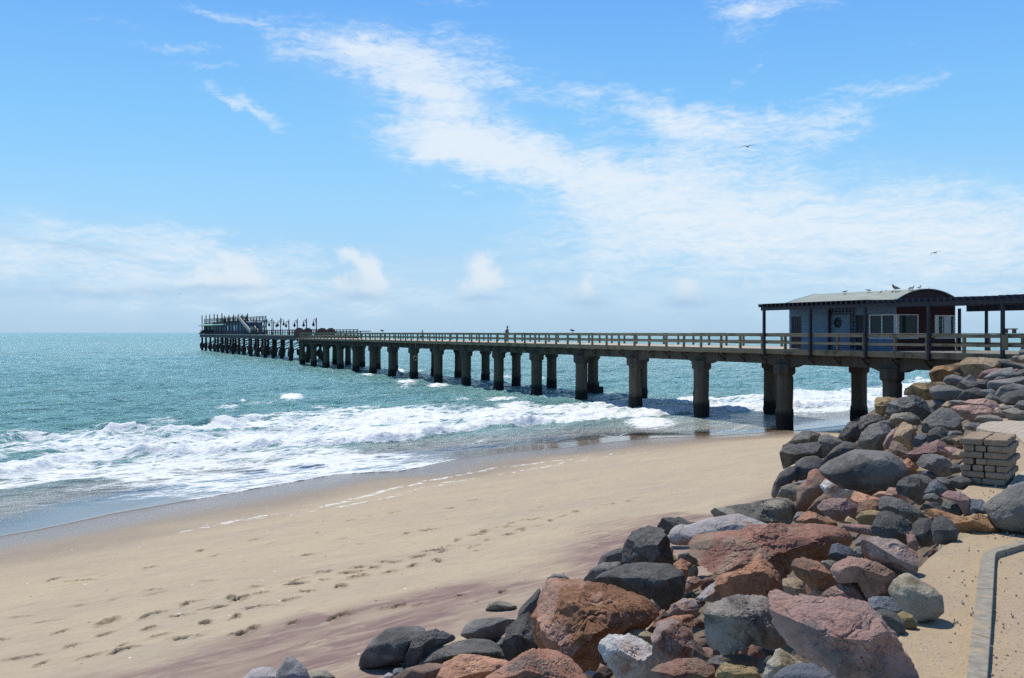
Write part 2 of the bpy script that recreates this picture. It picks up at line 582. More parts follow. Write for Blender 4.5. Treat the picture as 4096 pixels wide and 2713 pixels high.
n_g2 = fbm2(bs * 0.35, bdl * 1.6, 5, 14.0)
dg = bdl - garn(bs)
gar = sstep(-1.3, 0.9, dg + 2.0 * n_g) * np.clip(0.86 + 0.9 * n_g2, 0, 1)
# faint dark mineral streaks higher up the dry sand as well
gar = np.maximum(gar, 0.5 * sstep(0.1, 0.42, fbm2(bs * 0.1, bdl * 0.9, 5, 21.0)) * sstep(-6, 0, dg))
nt = fbm2(bs * 0.9, bdl * 2.2, 4, 31.0)
nt2 = fbm2(bs * 2.6, bdl * 5.5, 4, 33.0)
ft = np.zeros_like(bx)
for cv, wdt, amp in ((trace1, 0.34, 0.80), (trace2, 0.30, 0.70)):
    dd = bdl - cv(bs) + 0.9 * fbm2(bs * 0.45, bs * 0.0 + 2, 4, 41.0)
    ft = np.maximum(ft, amp * np.exp(-(np.abs(dd) / wdt) ** 1.3) * sstep(-0.15, 0.55, nt2 + 0.9 * fbm2(bs * 0.16, bs * 0, 2, 51.0)))
ft *= sstep(50, 34, bs)
bz = bz + 0.02 * ft * np.clip(nt + 0.3, 0, 1)
me = np_mesh("beach", np.stack([bx, by, bz], 1), bq)
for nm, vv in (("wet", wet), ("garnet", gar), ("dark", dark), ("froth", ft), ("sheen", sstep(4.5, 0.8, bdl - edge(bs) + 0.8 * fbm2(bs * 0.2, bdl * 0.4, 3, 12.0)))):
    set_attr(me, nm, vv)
m, t, bs_ = new_mat("beach sand")
pos = t.node("ShaderNodeNewGeometry").outputs["Position"]
shr = t.mapping(pos, rot=(0, 0, math.radians(-45.3)))
nA = t.noise(t.mapping(shr, scale=(0.22, 0.7, 1)), 1.0, 6, 0.6, 0.6)
nB = t.noise(pos, 7.0, 6, 0.65)
nC = t.noise(pos, 60.0, 3, 0.6)
sandc = t.mix(t.ramp(nA, 0.3, 0.7), (0.445, 0.36, 0.24), (0.385, 0.32, 0.23))
sandc = t.mix(t.m("MULTIPLY", t.ramp(nB, 0.45, 0.75), 0.25), sandc, (0.33, 0.26, 0.19))
nG = t.noise(t.mapping(shr, scale=(0.5, 2.2, 1)), 1.1, 7, 0.62, 1.2)
gfac = t.m("MULTIPLY", t.attr("garnet"), t.ramp(nG, 0.20, 0.58))
sandc = t.mix(gfac, sandc, (0.205, 0.135, 0.122))
wetv = t.attr("wet")
sandc = t.mix(t.m("MULTIPLY", wetv, 0.95), sandc, (0.245, 0.187, 0.128))
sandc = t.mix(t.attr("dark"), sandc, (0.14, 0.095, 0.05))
vs_ = t.node("ShaderNodeTexVoronoi", {"Vector": pos, "Scale": 4.5})
vsc = t.node("ShaderNodeSeparateColor", {"Color": vs_.outputs["Color"]})
shell = t.m("MULTIPLY", t.m("GREATER_THAN", vsc.outputs[0], 0.93), t.ramp(vs_.outputs["Distance"], 0.17, 0.11))
sandc = t.mix(shell, sandc, t.mix(t.m("GREATER_THAN", vsc.outputs[1], 0.55), (0.09, 0.07, 0.055), (0.72, 0.68, 0.60)))
nM = t.noise(t.mapping(shr, scale=(1.0, 2.6, 1)), 1.7, 7, 0.7, 0.8)
sandc = t.mix(t.m("MULTIPLY", t.ramp(nM, 0.50, 0.72), 0.42), sandc, (0.27, 0.205, 0.135))
sandc = t.mix(t.m("MULTIPLY", t.ramp(nM, 0.46, 0.28), 0.35), sandc, (0.52, 0.43, 0.30))
spk = t.m("MULTIPLY", t.ramp(nC, 0.58, 0.74), 0.5)
sandc = t.mix(spk, sandc, (0.16, 0.12, 0.085))
nF = t.noise(pos, 11.0, 7, 0.75, 1.2)
frf = t.ramp(t.m("ADD", t.attr("froth"), t.m("MULTIPLY", t.m("SUBTRACT", nF, 0.5), 2.4)), 0.42, 0.80)
frf = t.m("MULTIPLY", frf, t.m("MULTIPLY", t.ramp(t.attr("froth"), 0.05, 0.4), 0.85))
sandc = t.mix(frf, sandc, (0.8, 0.79, 0.75))
t._in(bs_.inputs["Base Color"], sandc)
t._in(bs_.inputs["Roughness"], t.m("SUBTRACT", t.m("SUBTRACT", 0.92, t.m("MULTIPLY", wetv, 0.40)), t.m("MULTIPLY", t.attr("sheen"), 0.36)))
t._in(bs_.inputs["Specular IOR Level"], t.m("ADD", 0.14, t.m("MULTIPLY", t.attr("sheen"), 0.36)))
bh = t.m("ADD", t.m("MULTIPLY", nB, 1.0), t.m("MULTIPLY", nC, 0.3))
t._in(bs_.inputs["Normal"], t.bump(t.m("ADD", bh, t.m("MULTIPLY", nM, 1.5)), 0.45, 0.045))
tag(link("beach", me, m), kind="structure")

# ------------------------------------------------------------------ sea
rows = np.concatenate([np.linspace(236, 60, 620), np.linspace(59.7, 6, 240), np.geomspace(5.9, 0.16, 60)])
sx, sy, sq = polar(F / 4 * H / rows, np.radians(np.linspace(-44, 44, 1300)))
R = np.hypot(sx, sy)
ss, sdl = to_sd(sx, sy)
wav = 1.0 * fbm2(ss * 0.06, sdl * 0.06, 3, 61.0)
dA = crestA(ss) + 0.9 * fbm2(ss * 0.22, ss * 0, 3, 62.0) - sdl       # >0 seaward of the crest
dB = rollB(ss) + 0.7 * fbm2(ss * 0.35, ss * 0, 3, 63.0) - sdl
dE = edge(ss) - sdl                                                  # >0 on the water side of the film's edge
dC = foamC(ss) + 0.35 * fbm2(ss * 0.6, ss * 0, 3, 64.0) - sdl
deep = sstep(3, 26, -sdl)
fade = sstep(1400, 120, R)
nS = fbm2(ss * 0.05, sdl * 0.05, 2, 65.0)
swell = 0.17 * np.sin((sdl * 2 * math.pi / 13.0) + 3.0 * nS + ss * 0.05) + 0.10 * np.sin(sdl * 2 * math.pi / 7.3 + 5 * nS + ss * 0.11 + 1)
chop = 0.20 * (0.5 - np.abs(fbm2(ss * 0.17, sdl * 0.34, 4, 66.0)) * 1.6) + 0.10 * (0.5 - np.abs(fbm2(ss * 0.5, sdl * 0.9, 3, 67.0)) * 1.6)
z = deep * fade * (swell * (0.6 + 0.8 * nS) + chop * 1.9)
# the two breaking lines: gentle back, steep front
hA = (0.20 + 0.38 * sstep(46, 14, ss)) * np.clip(0.95 + 0.9 * fbm2(ss * 0.16, ss * 0, 3, 68.0), 0.25, 1.5)
zA = hA * np.where(dA > 0, np.exp(-(dA / 3.0) ** 2), np.exp(-(dA / 0.75) ** 2))
hB = (0.34 + 0.14 * sstep(40, 5, ss)) * np.clip(1 + 0.8 * fbm2(ss * 0.3, ss * 0, 3, 69.0), 0.4, 1.6)
zB = hB * np.where(dB > 0, np.exp(-(dB / 2.2) ** 2), np.exp(-(dB / 0.5) ** 2))
lump = fbm2(sx * 1.5, sy * 1.5, 4, 70.0)
zB = zB * (1 + 0.55 * lump) + 0.07 * lump * np.exp(-((dB - 0.6) / 1.2) ** 2)
z = z + zA * (1 + 0.2 * lump) + zB
back = sstep(0, 8, -sdl)
# patches of whitecap seaward, read off the photograph
patch = np.zeros_like(sx)
C4p = [(1000, 185, 170, 26, .62), (1230, 205, 140, 14, .5), (1350, 110, 110, 36, .75), (1440, 72, 22, 10, .9), (1560, 90, 120, 24, .6), (1740, 48, 75, 14, .95), (1900, 105, 140, 26, .6), (2150, 105, 160, 26, .7),
       (2300, 150, 150, 30, .7), (1700, 150, 200, 24, .6), (2000, 190, 250, 30, .75)]
pl = [(x / 1.48, 1560 + y / 1.48, a / 1.48, b / 1.48, w) for x, y, a, b, w in C4p]
G4 = [(120, 620, 115, 20, .9), (330, 575, 250, 12, .5), (1030, 500, 120, 18, .85), (1280, 525, 130, 26, .85), (720, 445, 85, 14, .85), (980, 405, 55, 12, .9), (1150, 410, 60, 16, .7), (1000, 545, 160, 14, .6),
      (1650, 520, 150, 24, .55), (1850, 455, 110, 14, .65), (2080, 465, 60, 26, .85), (1800, 640, 170, 26, .9), (1500, 630, 160, 20, .65), (2150, 600, 120, 24, .8), (1950, 690, 300, 24, .85), (2250, 735, 200, 36, .95),
      (1000, 710, 260, 30, .7), (500, 715, 260, 24, .6), (160, 735, 200, 24, .7), (1400, 740, 260, 30, .6), (180, 350, 120, 8, .45), (600, 455, 60, 8, .5), (430, 475, 40, 6, .6)]
pl += [(1100 + x / 1.973, 1280 + y / 1.973, a / 1.973, b / 1.973, w) for x, y, a, b, w in G4]
G5 = [(60, 515, 70, 18, .8), (330, 545, 130, 22, .75), (600, 575, 120, 26, .85), (820, 580, 110, 24, .95), (1300, 575, 130, 30, .95), (1150, 610, 160, 30, .9), (1750, 565, 180, 26, .9), (1850, 610, 160, 22, .7), (1700, 640, 130, 14, .6),
      (2120, 570, 80, 26, .9), (350, 640, 200, 40, .95), (680, 690, 220, 40, .95), (1150, 660, 160, 22, .85), (400, 415, 60, 8, .45), (1100, 470, 60, 8, .4), (1500, 520, 120, 10, .45), (890, 520, 40, 8, .5), (1850, 440, 60, 6, .4)]
pl += [(2200 + x / 1.6914, 1280 + y / 1.6914, a / 1.6914, b / 1.6914, w) for x, y, a, b, w in G5]
pl += [(3675, 1520, 22, 8, .9), (3600, 1560, 60, 10, .5), (3560, 1600, 90, 12, .85)]
spx = CX + sx / np.maximum(sy, 1) * F
spy = HY + (H) / np.maximum(sy, 1) * F
for (px, py, a, b, w) in pl:
    patch = np.maximum(patch, w * np.exp(-(((spx - px) / a) ** 2 + ((spy - py) / b) ** 2) * 0.8))
z = z + back * 0.16 * patch * (1 + 0.6 * lump) * sstep(0.5, 0.95, patch)
foam = np.zeros_like(sx)
foam = np.maximum(foam, 0.95 * np.where(dA > 0, np.exp(-(dA / 0.9) ** 2), np.exp(-(dA / 1.1) ** 2)) * np.clip(0.72 + 1.3 * fbm2(ss * 0.3, ss * 0, 3, 71.0), 0.25, 1))
between = (dA < 0) & (dB > -0.2)
foam = np.maximum(foam, np.where(between, 0.62 + 0.13 * sstep(9, 20, ss) + 0.28 * fbm2(ss * 0.25, sdl * 0.6, 3, 72.0), 0))
foam = np.maximum(foam, 1.12 * np.where(dB > 0, np.exp(-(dB / 1.7) ** 2), np.exp(-(dB / 0.75) ** 2)))
wash = (dB <= 0) & (dC > 0)
foam = np.maximum(foam, np.where(wash, 0.70 + 0.2 * fbm2(ss * 0.3, sdl * 0.7, 3, 73.0), 0))
edgeC = 1.2 * np.exp(-((dC - 0.12) / 0.16) ** 2) * np.clip(0.9 + 0.9 * fbm2(ss * 0.2, ss * 0, 2, 74.0), 0.2, 1)
foam = np.maximum(foam, edgeC)
rightw = sstep(4, 12, ss) * sstep(28, 21, ss)
film_z = (dC <= 0) & (dE > 0)
foam = np.maximum(foam, np.where(film_z, 0.36 + 0.34 * rightw * sstep(48, 40, ss) + 0.22 * fbm2(ss * 0.3, sdl * 0.6, 3, 75.0), 0))
edgeE = np.exp(-((dE - 0.15) / 0.16) ** 2) * np.clip(0.55 + 0.9 * fbm2(ss * 0.25, ss * 0, 3, 76.0), 0.1, 1) * (0.45 + 0.55 * rightw * sstep(46, 36, ss))
foam = np.maximum(foam, edgeE)
seaward = np.exp(-np.maximum(dA, 0) / 7.0) * (dA > 0) * (0.48 + 0.25 * sstep(18, 34, ss))
foam = np.maximum(foam, seaward * (1 + 0.5 * fbm2(ss * 0.12, sdl * 0.2, 3, 77.0)))
foam = np.maximum(foam, patch)
cap = sstep(0.30, 0.42, z * deep * fade) * 0.5 * (R < 900)
foam = np.maximum(foam, cap)
# the sea lies on the sand at its edge as a thin sheet
bed = beach_base(sdl) + 0.035 * sstep(-1, 3, sdl) * fbm2(ss * 0.12, sdl * 0.35, 3)
thick = 0.012 + 0.03 * edgeC + 0.02 * edgeE + 0.10 * np.clip(dE, 0, 4) * 0.15
lvl = np.minimum(0, SLOPE * edge(ss)) * sstep(16, 4, dE)
zf = np.where(dE > 0, np.maximum(z + lvl, bed + thick), bed - 0.05 - 0.3 * sstep(0, 1.5, -dE))
thk = zf - bed
film = np.where(dE > 0, sstep(0.22, 0.09, thk), 1.0)
murk = sstep(0.75, 0.10, thk)
shal = sstep(24, 3, -sdl + 6 * wav)
keep = (dE > -1.0)
kq = keep[sq].any(1)
sq = sq[kq]
used = np.unique(sq)
remap = -np.ones(len(sx), dtype=np.int64)
remap[used] = np.arange(len(used))
me = np_mesh("sea", np.stack([sx, sy, zf], 1)[used], remap[sq])
for nm, vv in (("foam", foam), ("film", film), ("shallow", shal), ("murk", murk), ("far", sstep(60, 900, R))):
    set_attr(me, nm, vv[used])
m, t, bs_ = new_mat("sea water")
out = m.node_tree.nodes["Material Output"]
pos = t.node("ShaderNodeNewGeometry").outputs["Position"]
shr = t.mapping(pos, rot=(0, 0, math.radians(-45.3)))
far = t.attr("far")
w1 = t.noise(t.mapping(shr, scale=(0.55, 1.0, 1)), 0.55, 7, 0.62, 0.3)
w2 = t.noise(t.mapping(shr, scale=(0.6, 1.0, 1)), 2.6, 5, 0.6, 0.4)
wh = t.m("ADD", t.m("MULTIPLY", w1, 1.0), t.m("MULTIPLY", t.m("MULTIPLY", w2, 0.36), t.m("ADD", 0.25, t.ramp(t.noise(t.mapping(shr, scale=(0.045, 0.13, 1)), 1.0, 4, 0.6, 0.8), 0.38, 0.66))))
nrm = t.bump(wh, 1.0, 1.5)
shal_ = t.attr("shallow")
wc = t.mix(shal_, (0.165, 0.37, 0.35), (0.335, 0.45, 0.39))
patchy = t.noise(t.mapping(shr, scale=(0.02, 0.05, 1)), 1.0, 5, 0.6, 0.5)
wc = t.mix(t.m("MULTIPLY", t.ramp(patchy, 0.35, 0.7), 0.55), wc, (0.20, 0.385, 0.35))
wc = t.mix(t.m("MULTIPLY", t.attr("murk"), 0.9), wc, (0.36, 0.325, 0.275))
t._in(bs_.inputs["Base Color"], wc)
wc = t.mix(t.m("MULTIPLY", far, 0.8), wc, (0.14, 0.335, 0.33))
t._in(bs_.inputs["Base Color"], wc)
bs_.inputs["Roughness"].default_value = 0.17
bs_.inputs["IOR"].default_value = 1.333
t._in(bs_.inputs["Specular IOR Level"], t.m("SUBTRACT", 0.5, t.m("MULTIPLY", far, 0.40)))
t._in(bs_.inputs["Normal"], nrm)
# thin sheet over the sand
gl = t.node("ShaderNodeBsdfGlossy", {"Color": (1, 1, 1, 1), "Roughness": 0.12, "Normal": t.bump(t.noise(shr, 3.0, 4, 0.6), 0.12, 0.05)}).outputs[0]
tr = t.node("ShaderNodeBsdfTransparent", {"Color": (0.93, 0.93, 0.92, 1)}).outputs[0]
fr = t.node("ShaderNodeFresnel", {"IOR": 1.36}).outputs[0]
filmS = t.node("ShaderNodeMixShader", {0: fr, 1: tr, 2: gl}).outputs[0]
water = t.node("ShaderNodeMixShader", {0: t.attr("film"), 1: bs_.outputs[0], 2: filmS}).outputs[0]
# foam: lacy cells drawn out along the shore
wv = t.node("ShaderNodeTexNoise", {"Vector": shr, "Scale": 0.7, "Detail": 4.0})
sh2 = t.node("ShaderNodeVectorMath", {0: shr, 1: wv.outputs["Color"]}, operation="ADD").outputs[0]
vor = t.node("ShaderNodeTexVoronoi", {"Vector": t.mapping(sh2, scale=(0.36, 1.4, 1)), "Scale": 1.5}, feature="DISTANCE_TO_EDGE").outputs["Distance"]
vor2 = t.node("ShaderNodeTexVoronoi", {"Vector": t.mapping(sh2, scale=(0.45, 1.5, 1)), "Scale": 4.2}, feature="DISTANCE_TO_EDGE").outputs["Distance"]
lace = t.m("SUBTRACT", 1.0, t.m("MULTIPLY", t.m("MINIMUM", vor, 0.4), 2.5))
lace2 = t.m("SUBTRACT", 1.0, t.m("MULTIPLY", t.m("MINIMUM", vor2, 0.4), 2.5))
fn = t.noise(t.mapping(shr, scale=(0.26, 1.25, 1)), 0.95, 9, 0.68, 0.7)
pat = t.m("ADD", t.m("ADD", t.m("MULTIPLY", lace, 0.26), t.m("MULTIPLY", lace2, 0.16)), t.m("MULTIPLY", fn, 0.62))
fo = t.attr("foam")
ff = t.ramp(t.m("ADD", t.m("MULTIPLY", fo, 1.0), pat), 1.10, 1.36)
ff = t.m("MULTIPLY", ff, t.ramp(fo, 0.04, 0.25), clamp=True)
fnz = t.noise(pos, 3.5, 8, 0.7)
fbmp = t.bump(fnz, 0.9, 0.16)
fcol = t.mix(t.ramp(t.noise(pos, 1.6, 7, 0.7), 0.35, 0.65), (0.68, 0.70, 0.68), (0.86, 0.87, 0.85))
fd = t.node("ShaderNodeBsdfPrincipled", {"Base Color": fcol, "Roughness": 0.7, "Normal": fbmp}).outputs[0]
fin = t.node("ShaderNodeMixShader", {0: ff, 1: water, 2: fd}).outputs[0]
t.l.new(fin, out.inputs["Surface"])
tag(link("sea", me, m), kind="structure")

# ------------------------------------------------------------------ rubble slope: depth of the ground at any photo pixel, from spots of known height
PATH_Z = 4.75


def zpt(px, py, zz):
    return (px, py, (H - zz) * F / (py - HY))


cp = [zpt(3658, 2687, 4.75), zpt(3617, 2525, 4.75), zpt(3758, 2455, 4.75), zpt(3660, 2303, 4.75), zpt(3824, 2172, 4.75), zpt(3991, 2126, 4.75),
      zpt(3897, 1941, 4.75), zpt(3981, 1707, 4.75), zpt(4096, 1900, 4.75), zpt(4096, 1700, 4.75), zpt(4096, 2400, 4.75), zpt(3900, 2600, 4.75),
      zpt(1437, 2663, 1.22), zpt(1942, 2440, 1.22), zpt(1850, 2560, 1.25), zpt(2332, 2320, 1.25), zpt(2391, 2261, 1.2), zpt(2630, 2090, 1.12), zpt(3087, 1988, 1.02),
      zpt(3126, 1878, 0.92), zpt(3354, 1766, 0.6), (3439, 1660, 54.0), (3502, 1604, 51.0), (3619, 1580, 48.0), (3724, 1500, 46.0), (3874, 1440, 45.0), (4096, 1425, 44.0),
      (4300, 1425, 44.0), (3750, 1640, 34.0), (3950, 1580, 30.0), (4096, 1540, 29.0), zpt(2100, 2713, 1.7), zpt(1650, 2713, 1.25), zpt(2600, 2713, 2.9), zpt(3000, 2713, 3.9),
      zpt(3400, 2713, 4.5), zpt(3060, 2150, 2.5), zpt(2900, 2450, 3.0), zpt(3350, 2250, 4.0), zpt(3480, 2020, 3.9), zpt(3453, 1880, 2.9), zpt(3600, 1800, 3.7), zpt(2350, 2560, 2.2)]
cpx = np.array([[a, b * 1.25] for a, b, _ in cp])
cpv = np.array([1 / c for _, _, c in cp])
dm = np.linalg.norm(cpx[:, None] - cpx[None], axis=2)
A_ = np.block([[dm, np.ones((len(cp), 1)), cpx / 1000], [np.ones((1, len(cp))), np.zeros((1, 3))], [(cpx / 1000).T, np.zeros((2, 3))]])
sol = np.linalg.solve(A_, np.concatenate([cpv, np.zeros(3)]))


def depth(px, py):
    q = np.stack([np.atleast_1d(px).astype(float), np.atleast_1d(py) * 1.25], 1)
    d_ = np.linalg.norm(q[:, None] - cpx[None], axis=2)
    v = d_ @ sol[:len(cp)] + sol[len(cp)] + (q / 1000) @ sol[len(cp) + 1:]
    return 1 / np.clip(v, 1 / 70, 1 / 3.5)


gu = np.linspace(1300, 4700, 150)
gv = np.linspace(1415, 2980, 90)
GU, GV = np.meshgrid(gu, gv)
# left boundary of the slope follows the toe; the sheet dives under the beach there
toe_x = np.interp(GV, [1415, 1440, 1500, 1580, 1604, 1660, 1766, 1878, 1988, 2090, 2261, 2320, 2440, 2560, 2663, 2990], [3860, 3800, 3700, 3600, 3480, 3420, 3340, 3110, 3080, 2620, 2380, 2325, 1935, 1840, 1430, 1200])
GX = np.maximum(GU, toe_x - 60)
Yg = depth(GX.ravel(), GV.ravel()).reshape(GX.shape)
xg = (GX - CX) / F * Yg
zg = H - (GV - HY) / F * Yg - 0.28 - 0.9 * sstep(40, -60, GX - toe_x)
zg -= 0.38 * sstep(60, 220, GX - toe_x) * sstep(4.6, 4.1, zg) * sstep(60, 30, Yg)
zg += 0.10 * fbm2((xg * 1.3).ravel(), (Yg * 1.3).ravel(), 3, 81.0).reshape(GX.shape)
zg = np.minimum(zg, np.where(Yg < 24, PATH_Z - 0.2, 5.2))
idx = np.arange(GX.size).reshape(GX.shape)
q = np.stack([idx[:-1, :-1], idx[:-1, 1:], idx[1:, 1:], idx[1:, :-1]], -1).reshape(-1, 4)[:, ::-1]
me = np_mesh("rubble_slope", np.stack([xg.ravel(), Yg.ravel(), zg.ravel()], 1), q.copy())
rub_m = simple_mat("rubble soil", (0.10, 0.075, 0.05), (0.19, 0.14, 0.09), 5.0, 0.95, 0.7, 0.06, c3=(0.06, 0.05, 0.04))  # soil darkened so its colour carries the deep shade in the boulder gaps
tag(link("rubble_slope", me, rub_m), kind="structure")

# ------------------------------------------------------------------ path on top: sand and gravel, kerb, paving


def on_path(px, py, z=PATH_Z):
    Y = (H - z) * F / (py - HY)
    return (px - CX) / F * Y, Y


left = [on_path(*p) for p in [(3600, 2980), (3640, 2713), (3600, 2540), (3710, 2440), (3650, 2303), (3790, 2180), (3930, 2112), (3885, 2040), (3855, 1975), (3885, 1930), (3905, 1820), (3920, 1740), (3945, 1700), (4030, 1660)]]
left = [(-1.5, -6.0), (0.2, 1.5)] + [(a - 0.02, b) for a, b in left] + [(10.8, 22.5), (13.5, 26.0)]
ys = np.array(sorted(set(np.round(np.concatenate([np.linspace(-6, 3.5, 12), np.linspace(3.6, 14, 190), np.linspace(14.1, 26, 70)]), 4))))
lb = sorted(left, key=lambda p: p[1])
lx = np.interp(ys, [b for a, b in lb], [a for a, b in lb])
lx = lx + 0.06 * fbm2(ys * 1.7, ys * 0 + 1, 3, 95.0)
tt = np.concatenate([[0.0] * 5, np.linspace(0, 1, 130) ** 1.5])
PXg = lx[:, None] + tt[None] * 16.0
PYg = np.repeat(ys[:, None], len(tt), 1)
pz = PATH_Z + 0.012 * fbm2(PXg.ravel() * 0.8, PYg.ravel() * 0.8, 3, 91.0) + 0.006 * fbm2(PXg.ravel() * 7, PYg.ravel() * 7, 3, 92.0)
pz = pz.reshape(PXg.shape)
for k_, (dxx, dzz) in enumerate([(0.34, 0.85), (0.22, 0.42), (0.12, 0.18), (0.05, 0.05)]):
    PXg[:, k_] -= dxx
    pz[:, k_] -= dzz - 0.05 * fbm2(ys * 2.2, ys * 0 + k_, 3, 96.0)
idx = np.arange(PXg.size).reshape(PXg.shape)
q = np.stack([idx[:-1, :-1], idx[:-1, 1:], idx[1:, 1:], idx[1:, :-1]], -1).reshape(-1, 4)
me = np_mesh("path", np.stack([PXg.ravel(), PYg.ravel(), pz.ravel()], 1), q)
# right of the kerb the ground is coarser and greyer
kr = np.interp(PYg.ravel(), [0, 4.7, 7.25, 7.6], [0.3, 2.2, 3.52, 9.0])
set_attr(me, "gravelly", sstep(-0.03, 0.06, PXg.ravel() - kr))
m, t, bs_ = new_mat("path sand")
pos = t.node("ShaderNodeNewGeometry").outputs["Position"]
n1 = t.noise(pos, 1.6, 5, 0.6, 0.5)
n2 = t.noise(pos, 22, 5, 0.65)
n3 = t.noise(pos, 110, 3, 0.6)
c = t.mix(t.ramp(n1, 0.3, 0.7), (0.39, 0.295, 0.18), (0.34, 0.26, 0.168))
gv_ = t.attr("gravelly")
c = t.mix(t.m("MULTIPLY", gv_, 0.5), c, (0.36, 0.27, 0.175))
c = t.mix(t.m("MULTIPLY", t.ramp(n2, 0.5, 0.75), 0.45), c, (0.27, 0.19, 0.115))
vo = t.node("ShaderNodeTexVoronoi", {"Vector": pos, "Scale": 52.0})
vcol = t.node("ShaderNodeSeparateColor", {"Color": vo.outputs["Color"]})
thr = t.m("SUBTRACT", 0.74, t.m("MULTIPLY", gv_, 0.24))
peb = t.m("MULTIPLY", t.m("GREATER_THAN", vcol.outputs[0], thr), t.ramp(vo.outputs["Distance"], 0.42, 0.28))
pc = t.mix(vcol.outputs[1], (0.16, 0.14, 0.13), (0.55, 0.47, 0.38))
c = t.mix(peb, c, pc)
c = t.mix(t.m("MULTIPLY", t.ramp(n3, 0.55, 0.70), 0.65), c, (0.16, 0.115, 0.075))
t._in(bs_.inputs["Base Color"], c)
bs_.inputs["Roughness"].default_value = 0.95
bs_.inputs["Specular IOR Level"].default_value = 0.2
t._in(bs_.inputs["Normal"], t.bump(t.m("ADD", t.m("MULTIPLY", n2, 0.7), t.m("ADD", t.m("MULTIPLY", n3, 0.25), t.m("MULTIPLY", peb, 0.5))), 0.7, 0.012))
tag(link("path", me, m), kind="structure")
# loose pebbles on the path: nobody would count them
prng = np.random.default_rng(5)
pb = MB()
for i in range(260):
    yy = prng.uniform(4.3, 11.5)
    lo = float(np.interp(yy, [b for a, b in lb], [a for a, b in lb])) + 0.2
    hi = yy * 0.515 + 0.3
    if hi <= lo:
        continue
    xx = prng.uniform(lo, hi)
    r = prng.uniform(0.003, 0.009) * (1.7 if prng.random() < 0.08 else 1)
    ring = [(xx + r * math.cos(a + i) * prng.uniform(.7, 1.2), yy + r * math.sin(a + i) * prng.uniform(.7, 1.2), PATH_Z + 0.006) for a in np.linspace(0, 2 * math.pi, 6)[:-1]]
    top = [((p[0] * .55 + xx * .45), (p[1] * .55 + yy * .45), PATH_Z + 0.006 + r * prng.uniform(.3, .7)) for p in ring]
    low = [(p[0], p[1], PATH_Z - 0.02) for p in ring]
    pb.add(low + ring + top, [(0 + k, (k + 1) % 5, 5 + (k + 1) % 5, 5 + k) for k in range(5)] + [(5 + k, 5 + (k + 1) % 5, 10 + (k + 1) % 5, 10 + k) for k in range(5)] + [(10, 11, 12, 13, 14)])
peb_m = simple_mat("pebbles", (0.33, 0.27, 0.20), (0.55, 0.46, 0.35), 9.0, 0.9, 0.0, c3=(0.20, 0.18, 0.17))
tag(pb.build("gravel", peb_m), "loose pale and dark gravel scattered over the sandy path", "gravel", kind="stuff")

# kerb stones
conc_m = simple_mat("kerb concrete", (0.215, 0.19, 0.145), (0.31, 0.275, 0.215), 14.0, 0.95, 0.8, 0.01, c3=(0.37, 0.285, 0.175))
kl = [on_path(*p, 4.79) for p in [(3850, 2860), (3865, 2712), (3885, 2530), (3906, 2355), (3921, 2235), (3932, 2214), (3958, 2199), (4010, 2182), (4100, 2157), (4300, 2115)]]
krr = [on_path(*p, 4.79) for p in [(3942, 2860), (3950, 2712), (3962, 2555), (3974, 2355), (3981, 2225), (3984, 2213), (3992, 2206), (4025, 2197), (4110, 2174), (4310, 2134)]]
kb = MB()
cuts = [(0, 1, 2), (2, 3), (3, 4, 5, 6, 7), (7, 8, 9)]
for cset in cuts:
    pL = [Vector((*kl[i], 4.79)) for i in cset]
    pR = [Vector((*krr[i], 4.79)) for i in cset]
    d0 = (pL[1] - pL[0]).normalized() * 0.004
    d1 = (pL[-1] - pL[-2]).normalized() * 0.004
    pL[0] = pL[0] + d0; pR[0] = pR[0] + d0; pL[-1] = pL[-1] - d1; pR[-1] = pR[-1] - d1
    n = len(cset)
    dn = Vector((0, 0, -0.2))
    vv = pL + pR + [p + dn for p in pL] + [p + dn for p in pR]
    ff_ = []
    for i in range(n - 1):
        ff_ += [(i, i + 1, n + i + 1, n + i), (i, 2 * n + i, 2 * n + i + 1, i + 1), (n + i, n + i + 1, 3 * n + i + 1, 3 * n + i)]
    ff_ += [(0, n, 3 * n, 2 * n), (n - 1, 3 * n - 1, 4 * n - 1, 2 * n - 1)]
    kb.add(vv, ff_)
ko = kb.build("kerb", conc_m, bevel=0.006)
tag(ko, kind="structure")

# interlocking paved ground beyond the brick stack and beside it
m_pav, t, bs_ = new_mat("paving blocks")
pos = t.node("ShaderNodeNewGeometry").outputs["Position"]
bk = t.node("ShaderNodeTexBrick", {"Vector": t.mapping(pos, rot=(0, 0, math.radians(35))), "Color1": (0.36, 0.29, 0.21, 1), "Color2": (0.43, 0.36, 0.28, 1), "Mortar": (0.16, 0.12, 0.08, 1), "Scale": 1.0,
                                    "Mortar Size": 0.008, "Brick Width": 0.22, "Row Height": 0.11})
n2 = t.noise(pos, 14, 5, 0.65)
t._in(bs_.inputs["Base Color"], t.mix(t.m("MULTIPLY", t.ramp(n2, 0.4, 0.7), 0.5), bk.outputs["Color"], (0.47, 0.38, 0.27)))
bs_.inputs["Roughness"].default_value = 0.9
t._in(bs_.inputs["Normal"], t.bump(t.m("ADD", t.m("SUBTRACT", 1.0, bk.outputs["Fac"]), t.m("MULTIPLY", n2, 0.25)), 0.8, 0.012))
pv = MB()
for poly in ([(3905, 1712), (3925, 1695), (3960, 1686), (4096, 1684), (4330, 1684), (4400, 1760), (4096, 1770), (4060, 1738), (3960, 1725)],
             [(4030, 1948), (4062, 1905), (4110, 1872), (4300, 1880), (4300, 2010), (4120, 2010), (4060, 1990)]):
    pts = [(*on_path(*p, 4.79), 4.72) for p in poly]
    pv.prism(pts, (0, 0, 0.07))
tag(pv.build("pavement", m_pav), kind="structure")
